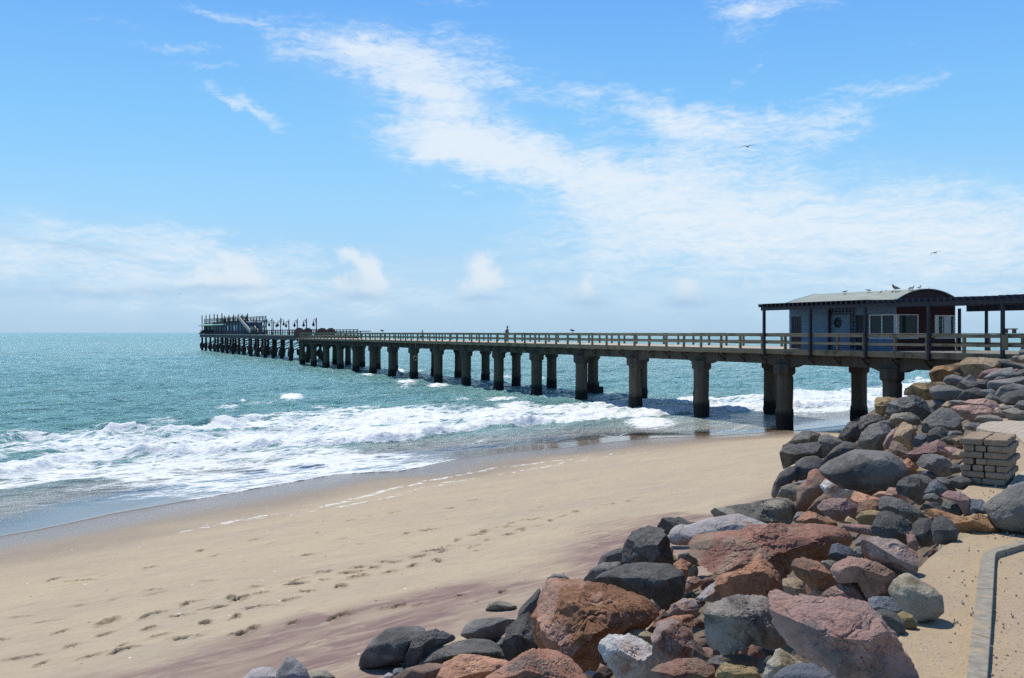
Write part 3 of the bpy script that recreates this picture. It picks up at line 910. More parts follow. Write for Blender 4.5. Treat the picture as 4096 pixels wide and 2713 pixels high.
# ------------------------------------------------------------------ pier frame: u along the pier out to sea, w across it away from us
PO = Vector((17.8, 67.0, 0.0))
PA = Vector((-0.418, 0.909, 0)).normalized()
PB = Vector((PA.y, -PA.x, 0))
PRZ = math.atan2(PA.y, PA.x)
BAY = 9.43
DECK = 5.3


def pw(u, w, z=0.0):
    return PO + PA * u + PB * w + Vector((0, 0, z))


def L(u, w, z):                       # pier-local coordinates
    return (u, -w, z)


def proot(name, u, w, z):
    return empty(name, pw(u, w, z), PRZ)


class PM(MB):
    """solids given in (u, w, z)"""

    def pbox(self, u0, u1, w0, w1, z0, z1):
        return self.box(L((u0 + u1) / 2, (w0 + w1) / 2, (z0 + z1) / 2), (abs(u1 - u0), abs(w1 - w0), abs(z1 - z0)))

    def pbeam(self, a, b, w, h):
        return self.beam(L(*a), L(*b), w, h)


def streaky(name, c1, c2, dark, zlow=None, stretch=(2.2, 2.2, 0.35), rough=0.9, low=(0.018, 0.016, 0.014)):
    """weathered surface with long vertical stains; the tidal zone is overgrown"""
    m, t, bs = new_mat(name)
    g = t.node("ShaderNodeNewGeometry").outputs["Position"]
    co = t.mapping(g, scale=stretch)
    n1 = t.noise(co, 1.3, 7, 0.65, 0.4)
    n2 = t.noise(g, 6.0, 6, 0.65)
    c = t.mix(t.ramp(n1, 0.34, 0.62), c1, c2)
    c = t.mix(t.m("MULTIPLY", t.ramp(n1, 0.60, 0.68), 0.8), c, dark)
    rnd = t.node("ShaderNodeObjectInfo").outputs["Random"]
    n4 = t.noise(t.node("ShaderNodeVectorMath", {0: co, 1: t.node("ShaderNodeCombineXYZ", {"X": t.m("MULTIPLY", rnd, 40.0)}).outputs[0]}, operation="ADD").outputs[0], 0.9, 6, 0.7, 0.8)
    c = t.mix(t.m("MULTIPLY", t.ramp(n4, 0.54, 0.66), 0.6), c, (c1[0] * 1.7, c1[1] * 1.15, c1[2] * 0.75))
    c = t.mix(t.m("MULTIPLY", t.ramp(n4, 0.42, 0.30), 0.6), c, tuple(x * 0.5 for x in c1))
    c = t.mix(t.m("MULTIPLY", rnd, 0.3), c, tuple(x * 0.6 for x in c1))
    c = t.mix(t.m("MULTIPLY", t.ramp(n2, 0.5, 0.75), 0.4), c, tuple(x * 1.5 for x in c1))
    if zlow is not None:
        zz = t.node("ShaderNodeSeparateXYZ", {"Vector": g}).outputs["Z"]
        k = t.ramp(t.m("ADD", zz, t.m("MULTIPLY", n2, 0.5)), zlow + 0.4, zlow)
        c = t.mix(k, c, low)
    t._in(bs.inputs["Base Color"], c)
    bs.inputs["Roughness"].default_value = rough
    bs.inputs["Specular IOR Level"].default_value = 0.25
    t._in(bs.inputs["Normal"], t.bump(n2, 0.6, 0.03))
    return m


M_conc = streaky("pier concrete", (0.075, 0.06, 0.044), (0.115, 0.092, 0.067), (0.022, 0.02, 0.018), 1.15)
M_girder = streaky("girder concrete", (0.055, 0.049, 0.041), (0.085, 0.074, 0.06), (0.02, 0.018, 0.016))
M_stain = simple_mat("tar stain", (0.008, 0.008, 0.008), (0.02, 0.018, 0.016), 5, 0.7, 0.2)


def timber(name, c1, c2, dark, along=(0.5, 9, 9), rough=0.85, sc=1.6):
    m, t, bs = new_mat(name)
    co = t.node("ShaderNodeTexCoord").outputs["Object"]
    rnd = t.node("ShaderNodeObjectInfo").outputs["Random"]
    n1 = t.noise(t.mapping(co, scale=along), sc, 6, 0.65, 0.5)
    n2 = t.noise(co, 0.9, 5, 0.6)
    n3 = t.noise(co, 5.0, 5, 0.65)
    c = t.mix(t.ramp(n1, 0.3, 0.7), c1, c2)
    c = t.mix(t.m("MULTIPLY", t.ramp(n2, 0.5, 0.7), 0.75), c, dark)
    c = t.mix(t.m("MULTIPLY", t.ramp(n3, 0.58, 0.72), 0.5), c, dark)
    c = t.mix(t.m("MULTIPLY", rnd, 0.35), c, dark)
    t._in(bs.inputs["Base Color"], c)
    bs.inputs["Roughness"].default_value = rough
    bs.inputs["Specular IOR Level"].default_value = 0.25
    t._in(bs.inputs["Normal"], t.bump(n1, 0.5, 0.01))
    return m


M_rail = timber("weathered rail timber", (0.265, 0.21, 0.13), (0.36, 0.295, 0.195), (0.11, 0.08, 0.045))
M_post = timber("weathered post timber", (0.21, 0.162, 0.098), (0.29, 0.23, 0.145), (0.085, 0.06, 0.035), (9, 9, 0.6))
M_fascia = timber("stained fascia timber", (0.175, 0.138, 0.085), (0.26, 0.21, 0.135), (0.05, 0.036, 0.022), (0.6, 4, 5))
M_deck = timber("deck planks", (0.40, 0.34, 0.25), (0.50, 0.43, 0.33), (0.25, 0.2, 0.14), (8, 0.5, 1))
M_paint = simple_mat("dark painted timber", (0.016, 0.017, 0.026), (0.03, 0.031, 0.042), 4, 0.55, 0.25, 0.01, (6, 6, 1), c3=(0.045, 0.042, 0.045))

prng = np.random.default_rng(21)
pier = proot("pier", 0, 0, 0)
tag(pier, "long concrete and timber pier running out to sea on two rows of thick columns", "pier")
U0, U1 = -30.0, 15.25 * BAY
W0, W1 = -0.25, 7.55
# deck with a plank edge
d = PM()
d.pbox(U0, U1, W0, W1, DECK - 0.12, DECK)
d.build("deck", M_deck, pier)
for nm, wa, wb in (("fascia", W0 - 0.06, W0 - 0.003), ("fascia", W1 + 0.003, W1 + 0.06)):
    f = PM()
    u = U0
    while u < U1:
        ln = BAY / 2
        f.pbox(u + 0.006, min(u + ln, U1) - 0.006, wa, wb, DECK - 0.345 + prng.uniform(-0.012, 0.012), DECK - 0.02 + prng.uniform(-0.008, 0.008))
        u += ln
    f.build(nm, M_fascia, pier)
for wc in (0.65, 7.0):
    g = PM()
    g.pbox(U0, U1, wc - 0.31, wc + 0.31, DECK - 1.02, DECK - 0.13)
    for k in range(-3, 16):            # haunches over every column
        uc = k * BAY
        pts = [L(uc - 1.5, wc - 0.29, DECK - 1.02), L(uc + 1.5, wc - 0.29, DECK - 1.02), L(uc + 0.8, wc - 0.29, DECK - 1.22), L(uc - 0.8, wc - 0.29, DECK - 1.22)]
        g.prism(pts, (0, -0.58, 0))
    g.build("girder", M_girder, pier)
for k in range(-3, 16):
    g = PM()
    g.pbox(k * BAY - 0.3, k * BAY + 0.3, 0.97, 6.64, DECK - 1.0, DECK - 0.135)
    g.build("cross_beam", M_girder, pier)
# columns: octagonal shaft under a chamfered head, overgrown at the foot


def column_mesh(seed, foot=0.0):
    c = MB()
    r = np.random.default_rng(seed)
    top = DECK - 1.22
    zs = [-2.5, 0.0, 0.35, 0.8, 1.25, 1.32, 2.2, 3.2, top - 0.62]
    rs = [0.52, 0.53, 0.55, 0.545, 0.53, 0.525, 0.52, 0.52, 0.52]
    V, Fc = [], []
    n = 24
    for i, (zz, rr) in enumerate(zip(zs, rs)):
        for k in range(n):
            a = 2 * math.pi * k / n
            j = r.uniform(-0.035, 0.05) if 0 <= zz < 1.26 else r.uniform(-0.004, 0.004)
            oc = rr / math.cos(((a + math.pi / 8) % (math.pi / 4)) - math.pi / 8) if zz > 1.3 else rr * 1.04
            oc = min(oc, rr * 1.07)
            V.append(((oc + j) * math.cos(a), (oc + j) * math.sin(a), zz))
    for i in range(len(zs) - 1):
        for k in range(n):
            Fc.append((i * n + k, i * n + (k + 1) % n, (i + 1) * n + (k + 1) % n, (i + 1) * n + k))
    Fc.append(tuple((len(zs) - 1) * n + k for k in range(n)))
    c.add(V, Fc)
    return c


def head_mesh():
    c = MB()
    top = DECK - 1.22
    c.tube([(0, 0, top - 0.66), (0, 0, top - 0.52), (0, 0, top - 0.40), (0, 0, top + 0.2)], [0.55, 0.58, 0.74, 0.74], 8, True, False)
    return c


def stain_mesh(seed):
    """tarry run-off hugging one side of the shaft: a thin raised tongue"""
    r = np.random.default_rng(seed)
    c = MB()
    top = DECK - 1.22 - 0.67
    a0 = -2.05 + r.uniform(-0.25, 0.25)
    ln = r.uniform(1.1, 2.4)
    N, Mn = 9, 7
    V, Fc = [], []
    for i in range(N):
        f = i / (N - 1)
        hw = 0.42 * (1 - f) ** 0.6 * (0.85 + 0.2 * r.random()) + 0.015
        for k in range(Mn):
            a = a0 + hw * (2 * k / (Mn - 1) - 1) + 0.12 * f
            V.append((0.565 * math.cos(a), 0.565 * math.sin(a), top - ln * f))
    for i in range(N - 1):
        for k in range(Mn - 1):
            Fc.append((i * Mn + k, i * Mn + k + 1, (i + 1) * Mn + k + 1, (i + 1) * Mn + k))
    c.add(V, Fc, True)
    return c


for k in range(-2, 16):
    for side, wc in ((0, 0.48), (1, 7.0)):
        if side and k > 13:
            pass
        ob = column_mesh(100 + k * 2 + side).build("column", M_conc, pier)
        ob.location = L(k * BAY, wc, 0)
        hd = head_mesh().build("column_head", M_girder, ob)
        if side == 0 and k < 9:
            st = stain_mesh(200 + k).build("stain", M_stain, ob)
        if side and k == 4:
            b = MB()
            b.box((0, 0, 0.35), (1.6, 1.6, 0.9), Matrix.Rotation(0.3, 3, "Z")).box((0.2, -0.1, 1.0), (1.1, 1.1, 0.5), Matrix.Rotation(0.7, 3, "Z"))
            b.build("footing", M_conc, ob, bevel=0.1)
# knee braces below every second railing post
for j in range(-8, 62):
    u = -0.07 * BAY + j * BAY / 4
    b = PM()
    b.pbeam((u, W0 - 0.02, DECK - 0.43), (u, 0.40, DECK - 0.97), 0.11, 0.13)
    b.pbox(u - 0.07, u + 0.07, W0 - 0.02, 0.33, DECK - 0.5, DECK - 0.36)
    b.build("brace", M_girder, pier)


def railing(wr, inner):
    """posts with a cap plank and two boards on the outer face"""
    root = bpy.data.objects.new("railing", None)
    col.objects.link(root)
    root.parent = pier
    s = -1 if wr < 3 else 1
    first = None
    for j in range(-11, 61):
        u = -0.085 * BAY + j * BAY / 4
        if first is None:
            p = PM()
            p.pbox(-0.07, 0.07, -0.075, 0.075, DECK - 0.42 if s < 0 else DECK - 0.3, DECK + 1.0)
            first = p.build("post", M_post, root)
            ob = first
        else:
            ob = first.copy()
            col.objects.link(ob)
        ob.location = L(u + prng.uniform(-0.05, 0.05), wr, prng.uniform(-0.02, 0.02))
        ob.rotation_euler = (prng.uniform(-0.012, 0.012), prng.uniform(-0.012, 0.012), 0)
    for (z0, z1, off, wd, nm) in ((1.0, 1.05, 0.0, 0.30, "cap_plank"), (0.82, 0.985, -s * 0.105, 0.055, "upper_board"), (0.34, 0.49, -s * 0.105, 0.055, "middle_board")):
        b = PM()
        u = -0.07 * BAY - 11 * BAY / 4
        end = -0.07 * BAY + 60 * BAY / 4
        while u < end - 0.1:
            ln = BAY / 2
            a_, b_ = u + 0.004, min(u + ln, end) - 0.004
            dz0, dz1 = prng.uniform(-0.014, 0.014), prng.uniform(-0.014, 0.014)
            b.beam(L(a_, wr + s * abs(off), DECK + (z0 + z1) / 2 + dz0), L(b_, wr + s * abs(off), DECK + (z0 + z1) / 2 + dz1), wd, z1 - z0)
            u += ln
        b.build(nm, M_rail, root)
    return root


railing(-0.12, False)
railing(7.4, True)

# ring float hanging on a line beside a far column
rg = empty("ring_float", P(1661.6, 1433, 1.0) * 1.0)
uq = 8.45 * BAY
rq_ = (1661.6 - CX) / F
b0_ = pw(0, -0.4)
uq = (b0_.x - b0_.y * rq_) / (-PA.x + PA.y * rq_)
pq = pw(uq, -0.4, 0)
zr = H - (1433 - HY) / F * pq.y
rg.location = (pq.x, pq.y, zr)
tag(rg, "small pale ring float hanging on a line below the pier deck", "ring float")
c = MB()
ring_pts = [(0.26 * math.cos(a), 0, 0.26 * math.sin(a)) for a in np.linspace(0, 2 * math.pi, 19)]
c.tube(ring_pts, 0.07, 7, False)
c.build("ring", M_rail, rg)
c = MB()
c.tube([(0, 0, 0.26), (0, 0.02, (DECK - 0.4 - zr) * 0.5), (0, 0.1, DECK - 0.4 - zr)], 0.025, 5)
c.build("line", M_fascia, rg)

# ------------------------------------------------------------------ cabin on the pier
cab = proot("cabin", -3.8, 4.1, DECK)
tag(cab, "blue boarded cabin with curved green roof and dark red end wall on the pier", "cabin")
CO = L(-3.8, 4.1, DECK)


def clap(name, c, dark):
    return simple_mat(name, c, tuple(x * 0.78 for x in c), 3.0, 0.6, 0.25, 0.01, (0.7, 0.7, 6), c3=dark)


M_blue = clap("blue boards", (0.185, 0.275, 0.365), (0.13, 0.185, 0.24))
M_red = clap("dark red boards", (0.075, 0.022, 0.016), (0.05, 0.02, 0.018))
M_white = simple_mat("white window paint", (0.72, 0.73, 0.74), (0.62, 0.63, 0.65), 5, 0.5, 0.1)
M_door = simple_mat("dark door paint", (0.02, 0.022, 0.028), (0.03, 0.03, 0.036), 4, 0.5, 0.2)
m, t, bs = new_mat("window glass")
bs.inputs["Base Color"].default_value = (0.012, 0.03, 0.035, 1)
bs.inputs["Roughness"].default_value = 0.05
bs.inputs["Specular IOR Level"].default_value = 0.2
M_glass = m
m, t, bs = new_mat("clear glass")
o_ = m.node_tree.nodes["Material Output"]
tr = t.node("ShaderNodeBsdfTransparent", {"Color": (0.86, 0.93, 0.92, 1)}).outputs[0]
gl = t.node("ShaderNodeBsdfGlossy", {"Color": (1, 1, 1, 1), "Roughness": 0.02}).outputs[0]
t.l.new(t.node("ShaderNodeMixShader", {0: 0.10, 1: tr, 2: gl}).outputs[0], o_.inputs["Surface"])
M_clear = m
WF, WR_, UN, UF = 1.7, 6.5, -8.58, 0.94      # front, rear, near and far walls
EAVE = 2.98
BH = 0.145


def boards(p, fixed, lo, hi, z0, z1, axis, out, holes=()):
    """lapped boards, tilted, between lo..hi along one axis; holes are (lo, hi, z0, z1)"""
    z = z0
    while z < z1 - 0.02:
        h = min(BH, z1 - z)
        zc = z + h / 2
        segs = [(lo, hi)]
        for (a, b, ha, hb) in holes:
            if ha - 0.01 < zc < hb + 0.01:
                ns = []
                for (s0, s1) in segs:
                    if b <= s0 or a >= s1:
                        ns.append((s0, s1))
                        continue
                    if a > s0:
                        ns.append((s0, a))
                    if b < s1:
                        ns.append((b, s1))
                segs = ns
        for (s0, s1) in segs:
            if s1 - s0 < 0.03:
                continue
            # wedge profile: bottom edge stands out
            prof = [(0.0, z), (out * 0.075, z - 0.016), (out * 0.014, z + h), (0.0, z + h)]
            if axis == "u":
                pts = [L(s0, fixed + q[0], q[1]) for q in prof]
                p.prism(pts, Vector(L(s1, 0, 0)) - Vector(L(s0, 0, 0)))
            else:
                pts = [L(fixed + q[0], s0, q[1]) for q in prof]
                p.prism(pts, Vector(L(0, s1, 0)) - Vector(L(0, s0, 0)))
        z += BH


z0 = DECK + 0.02
TH = 0.10
win_u = (-8.50, -6.45, DECK + 0.72, DECK + 2.2)
win_w1 = (1.78, 3.42, DECK + 0.72, DECK + 2.2)
win_w2 = (4.77, 6.46, DECK + 0.72, DECK + 2.15)
door1 = (-0.30, 0.72, DECK, DECK + 2.22)
door2 = (-6.36, -5.24, DECK, DECK + 2.22)
front = PM()
boards(front, WF, UN, UF, z0, DECK + EAVE, "u", -1, [win_u, door1, door2])
for (a, b, c_, e) in [(UN, win_u[0], 0, EAVE), (win_u[1], door2[0], 0, EAVE), (door2[1], door1[0], 0, EAVE), (door1[1], UF, 0, EAVE), (win_u[0], win_u[1], 0, 0.72), (win_u[0], win_u[1], 2.2, EAVE),
                      (door2[0], door2[1], 2.22, EAVE), (door1[0], door1[1], 2.22, EAVE)]:
    if b - a > 0.01:
        front.pbox(a, b, WF + 0.001, WF + TH, DECK + c_, DECK + e)
front.build("front_wall", M_blue, cab, CO)
back = PM()
back.pbox(UN, UF, WR_ - TH, WR_, DECK, DECK + EAVE)
back.build("rear_wall", M_blue, cab, CO)
far = PM()
far.pbox(UF - TH, UF, WF + TH + .002, WR_ - TH - .002, DECK, DECK + EAVE)
boards(far, UF, WF, WR_, z0, DECK + EAVE, "w", 1)
far.build("far_wall", M_blue, cab, CO)
# near end wall, with the curved gable board
near = PM()
boards(near, UN, WF, WR_, z0, DECK + EAVE, "w", -1, [win_w1, win_w2])
for (a, b, c_, e) in [(WF + TH + .002, win_w1[0], 0, EAVE), (win_w1[1], win_w2[0], 0, EAVE), (win_w2[1], WR_ - TH - .002, 0, EAVE), (win_w1[0], win_w1[1], 0, .72), (win_w1[0], win_w1[1], 2.2, EAVE),
                      (win_w2[0], win_w2[1], 0, .72), (win_w2[0], win_w2[1], 2.15, EAVE)]:
    if b - a > 0.01:
        near.pbox(UN + 0.001, UN + TH, a, b, DECK + c_, DECK + e)
near.build("end_wall", M_red, cab, CO)
RISE, HALF = 0.70, 2.62
RAD = (HALF ** 2 + RISE ** 2) / (2 * RISE)
WC = (WF + WR_) / 2


def arc_z(w):
    return DECK + EAVE + 0.02 + math.sqrt(max(RAD ** 2 - (w - WC) ** 2, 0)) - (RAD - RISE)


ga = PM()
zz = DECK + EAVE
while zz < DECK + EAVE + RISE - 0.06:
    hw = math.sqrt(max(RAD ** 2 - (zz + 0.10 - DECK - EAVE + RAD - RISE) ** 2, 0)) - 0.06
    if hw > 0.1:
        prof = [(0.0, zz), (-0.045, zz - 0.012), (-0.014, zz + BH), (0.0, zz + BH)]
        hw2 = min(hw, 2.4)
        ga.prism([L(UN + q[0], WC - hw2, q[1]) for q in prof], Vector(L(0, 2 * hw2, 0)))
    zz += BH
ws = np.linspace(WC - 2.38, WC + 2.38, 25)
ga.prism([L(UN + 0.002, w, arc_z(w) - 0.04) for w in ws] + [L(UN + 0.002, ws[-1], DECK + EAVE), L(UN + 0.002, ws[0], DECK + EAVE)], Vector(L(0.08, 0, 0)))
ga.build("gable", M_red, cab, CO)
ro = PM()
ws = np.linspace(WC - HALF, WC + HALF, 29)
UR0, UR1 = UN - 0.22, UF + 0.28
VV = []
for uu in (UR0, UR1):
    for th in (0.0, 0.05):
        for w in ws:
            cut = 0.95 * abs(math.sin(math.pi * (w - WC) / HALF)) if uu == UR1 else 0.0     # far edge is cut back in two straight rakes
            VV.append(L(uu - cut, w, arc_z(w) + th))
n = len(ws)
FF = []
for k in range(n - 1):
    FF += [(k, k + 1, 2 * n + k + 1, 2 * n + k), (n + k, 3 * n + k, 3 * n + k + 1, n + k + 1), (k, n + k, n + k + 1, k + 1), (2 * n + k, 2 * n + k + 1, 3 * n + k + 1, 3 * n + k)]
FF += [(0, 2 * n, 3 * n, n), (n - 1, 2 * n - 1, 4 * n - 1, 3 * n - 1)]
ro.add(VV, FF)
M_roof = simple_mat("faded green roofing", (0.235, 0.265, 0.22), (0.29, 0.31, 0.265), 2.2, 0.8, 0.2, 0.01, (0.5, 2, 2), c3=(0.32, 0.35, 0.30))
roof = ro.build("roof", M_roof, cab, CO)
fl = PM()
for k in range(n - 1):
    fl.pbeam((UR1 + 0.022 - 0.95 * abs(math.sin(math.pi * (ws[k] - WC) / HALF)), ws[k], arc_z(ws[k]) + 0.03), (UR1 + 0.022 - 0.95 * abs(math.sin(math.pi * (ws[k + 1] - WC) / HALF)), ws[k + 1], arc_z(ws[k + 1]) + 0.03), 0.04, 0.10)
fl.build("edge_flashing", M_white, roof, CO)


def window(u_or_w, axis, hole, panes, glass, depth_at):
    a, b, za, zb = hole
    fr = PM()
    fw = 0.07
    bars = [(a, b, za, za + fw), (a, b, zb - fw, zb), (a, a + fw, za + fw, zb - fw), (b - fw, b, za + fw, zb - fw)]
    for i in range(1, panes):
        x = a + (b - a) * i / panes
        bars.append((x - 0.035, x + 0.035, za + fw, zb - fw))
    for (p0, p1, q0, q1) in bars:
        if axis == "u":
            fr.pbox(p0, p1, depth_at - 0.06, depth_at + 0.05, q0, q1)
        else:
            fr.pbox(depth_at - 0.06, depth_at + 0.05, p0, p1, q0, q1)
    wo = fr.build("window", M_white, cab, CO)
    for i in range(panes):
        g = PM()
        x0, x1 = a + (b - a) * i / panes + 0.036, a + (b - a) * (i + 1) / panes - 0.036
        if axis == "u":
            g.pbox(x0, x1, depth_at + 0.0, depth_at + 0.012, za + 0.06, zb - 0.06)
        else:
            g.pbox(depth_at + 0.0, depth_at + 0.012, x0, x1, za + 0.06, zb - 0.06)
        g.build("pane", glass, wo, CO)
    return wo


window(0, "u", win_u, 2, M_glass, WF)
window(0, "w", win_w1, 1, M_glass, UN)
window(0, "w", win_w2, 2, M_clear, UN)
inn = PM()
inn.pbox(UN + 0.9, UN + 0.95, 3.9, WR_ - .12, DECK + 0.02, DECK + EAVE - 0.02)
inn.build("inner_wall", simple_mat("sky toned inner wall", (0.55, 0.62, 0.62), (0.5, 0.58, 0.58), 2, 0.8, 0.0), cab, CO)  # pale wall colour stands in for the sky reflected in the end window
cp_ = PM()
cp_.pbox(UN - 0.062, UN + 0.02, WF - 0.062, WF + 0.06, win_u[2], win_u[3])
cp_.build("corner_post", M_white, cab, CO)
for dr in (door1, door2):
    d = PM()
    d.pbox(dr[0] + 0.01, dr[1] - 0.01, WF + 0.02, WF + 0.07, dr[2] + 0.01, dr[3] - 0.01)
    for i in range(5):
        x = dr[0] + 0.1 + i * (dr[1] - dr[0] - 0.2) / 4
        d.pbox(x - 0.07, x + 0.07, WF + 0.004, WF + 0.021, dr[2] + 0.08, dr[3] - 0.1)
    do = d.build("door", M_door, cab, CO)
    h = MB()
    hp = Vector(L(dr[0] + 0.1, WF - 0.03, DECK + 1.0))
    h.tube([hp, hp + Vector((0.12, 0, 0))], 0.018, 8)
    h.build("handle", M_white, do, CO)
# round window
rw = MB()
cpos = Vector(L(-3.72, WF - 0.05, DECK + 1.72))
ring_o, ring_i = [], []
V, Fc = [], []
for i in range(28):
    a = 2 * math.pi * i / 28
    for rr, yo in ((0.34, 0.0), (0.34, -0.05), (0.27, -0.05), (0.27, 0.0)):
        V.append(cpos + Vector((rr * math.cos(a), -yo, rr * math.sin(a))))
for i in range(28):
    j = (i + 1) % 28
    for k in range(4):
        Fc.append((i * 4 + k, j * 4 + k, j * 4 + (k + 1) % 4, i * 4 + (k + 1) % 4))
rw.add(V, Fc)
ro_ = rw.build("round_window", M_door, cab, CO)
g = MB()
g.tube([cpos + Vector((0, 0.001, 0)), cpos + Vector((0, 0.02, 0))], 0.275, 28)
g.build("pane", M_glass, ro_, CO)
# trellis around the second doorway
tr_ = PM()
for i in range(8):
    u = -5.2 + i * 0.31
    tr_.pbox(u - 0.025, u + 0.025, WF - 0.16, WF - 0.13, DECK + 2.25, DECK + 2.78)
for zq in (2.25, 2.42, 2.6, 2.78):
    tr_.pbox(-5.25, -2.95, WF - 0.128, WF - 0.10, DECK + zq - 0.022, DECK + zq + 0.022)
for u in (-5.2, -5.06, -4.92):
    tr_.pbox(u - 0.02, u + 0.02, WF - 0.16, WF - 0.13, DECK + 0.05, DECK + 2.22)
for i in range(10):
    zq = 0.25 + i * 0.21
    tr_.pbox(-5.24, -4.88, WF - 0.128, WF - 0.10, DECK + zq - 0.02, DECK + zq + 0.02)
tr_.build("trellis", M_door, cab, CO)

# ------------------------------------------------------------------ pergola over the deck
per = proot("pergola", -8.0, W0, DECK)
tag(per, "dark painted timber pergola with close set rafters around the blue cabin", "pergola")
PO_ = L(-8.0, W0, DECK)
TOP = 2.93
fb = PM()
fb.pbox(-27, 1.35, W0 - 0.17, W0 - 0.07, DECK + TOP - 0.36, DECK + TOP - 0.13)
fb.build("front_beam", M_paint, per, PO_)
ib = PM()
ib.pbox(-27, UN - 0.3, 7.15, 7.30, DECK + TOP - 0.55, DECK + TOP - 0.13)
ib.build("rear_beam", M_paint, per, PO_)
mb_ = PM()
mb_.pbox(-27, UN - 0.25, 1.45, 1.60, DECK + TOP - 0.36, DECK + TOP - 0.13)
mb_.build("middle_beam", M_paint, per, PO_)
u = 1.25
while u > -27:
    r_ = PM()
    hw = prng.uniform(0.05, 0.06)
    end = WF - 0.07 if u > UN - 0.3 else 7.7
    if u > UF + 0.4:
        end = 3.4
    dz = prng.uniform(-0.012, 0.012)
    r_.pbox(u - hw, u + hw, W0 - 0.42, end, DECK + TOP - 0.128 + dz, DECK + TOP + 0.05 + dz)
    r_.build("rafter", M_paint, per, PO_)
    u -= 0.43
tp = PM()
tp.pbox(UN, 1.42, W0 - 0.40, WF - 0.10, DECK + TOP + 0.066, DECK + TOP + 0.09)
tp.build("roof_sheet", M_paint, per, PO_)
for kk in (.151, -.33, -.83, -1.33, -1.83, -2.33):
    p = PM()
    uu = kk * BAY - 0.4
    p.pbox(uu - 0.075, uu + 0.075, W0 - 0.23, W0 - 0.07, DECK - 0.42, DECK + TOP - 0.36)
    p.build("post", M_paint, per, PO_)
for (uu, w_) in ((-3.1, 1.5), (UN - 0.25, 6.62), (-10.3, 7.2), (-13.3, 7.2), (-16.5, 7.2), (-19.5, 7.2), (1.0, 3.3)):
    p = PM()
    p.pbox(uu - 0.07, uu + 0.07, w_ - 0.07, w_ + 0.07, DECK, DECK + TOP - (0.13 if uu > 1 else 0.36))
    p.build("post", M_paint, per, PO_)
# small timber box fixed on the near railing
bx_root = proot("notice_box", -17.9, W0, DECK)
tag(bx_root, "small open timber box standing on the top rail by a pergola post", "box")
b = PM()
q0 = L(-17.9, W0, DECK)
b.pbox(-18.17, -18.11, W0 - 0.05, W0 + 0.2, DECK + 1.056, DECK + 1.24)
b.pbox(-17.69, -17.63, W0 - 0.05, W0 + 0.2, DECK + 1.056, DECK + 1.24)
b.pbox(-18.24, -17.56, W0 - 0.07, W0 + 0.22, DECK + 1.242, DECK + 1.30)
b.build("lid_and_sides", M_post, bx_root, q0)
b = PM()
b.pbox(-18.05, -17.7, W0 - 0.28, W0 - 0.235, DECK + 0.2, DECK + 0.98)
b.build("board", M_post, bx_root, q0)

# ------------------------------------------------------------------ iron jetty beyond the concrete pier
M_iron = streaky("rusted iron", (0.035, 0.028, 0.026), (0.055, 0.042, 0.036), (0.015, 0.013, 0.013), 1.0)
M_jdeck = simple_mat("jetty deck", (0.36, 0.31, 0.25), (0.44, 0.38, 0.31), 3, 0.85, 0.2)
M_jgird = simple_mat("jetty girder", (0.06, 0.045, 0.04), (0.09, 0.066, 0.055), 2, 0.8, 0.3, c3=(0.11, 0.06, 0.045))
M_green = simple_mat("green painted roof", (0.12, 0.28, 0.235), (0.15, 0.32, 0.27), 1.5, 0.6, 0.2)
jet = proot("iron_jetty", 141.0, 4.5, 0)
tag(jet, "old dark iron jetty on slender columns with blocky footings beyond the concrete pier", "jetty")
JO = L(141.0, 4.5, 0)
JZ = 5.85
JA, JB, JW0, JW1 = 141.0, 318.0, 4.5, 11.5


def u_at(px, w):
    r = (px - CX) / F
    b0 = pw(0, w)
    return (b0.x - b0.y * r) / (-PA.x + PA.y * r)


j = PM()
j.pbox(JA, JB, JW0 - 0.3, JW1 + 0.3, JZ - 0.2, JZ)
j.build("deck", M_jdeck, jet, JO)
j = PM()
for w_ in (JW0 - 0.1, JW1 + 0.1):
    j.pbox(JA, JB, w_ - 0.15, w_ + 0.15, JZ - 1.15, JZ - 0.203)
j.build("girder", M_jgird, jet, JO)
cx_list = [200, 245, 297, 350, 385, 440, 497, 565, 635, 695, 775, 860, 945, 1040, 1140, 1250]
us = [u_at(740 + c / 2.96, JW0) for c in cx_list]
for u in us + [us[-1] - 16.0, us[-1] - 30.0]:
    for w_ in (JW0 + 0.1, JW1 - 0.3):
        c = MB()
        c.tube([(0, 0, -2), (0, 0, JZ - 1.16)], 0.33, 10)
        ob = c.build("column", M_iron, jet)
        ob.location = Vector(L(u, w_, 0)) - Vector(JO)
        c = MB()
        sd_ = np.random.default_rng(int(u * 10 + w_)).uniform(0.85, 1.2, 8)
        c.tube([(0, 0, -1), (0.1, 0, 0.9 * sd_[0]), (0.1, 0.1, 1.1 * sd_[1]), (0.2 * sd_[2], 0.1, 2.0 * sd_[3]), (0.1, 0, 2.5 * sd_[4])], [0.45, 0.45, 0.72 * sd_[5], 0.75 * sd_[6], 0.42], 8, True, False)
        c.build("footing", M_iron, ob)
for a, b_ in zip(us[:-1], us[1:]):
    c = PM()
    c.pbeam((a, JW0 + 0.1, 2.2), ((a + b_) / 2, JW1 - 0.4, JZ - 1.25), 0.16, 0.16)
    c.pbeam((b_, JW0 + 0.1, 2.2), ((a + b_) / 2, JW1 - 0.4, JZ - 1.25), 0.16, 0.16)
    c.build("brace", M_iron, jet, JO)
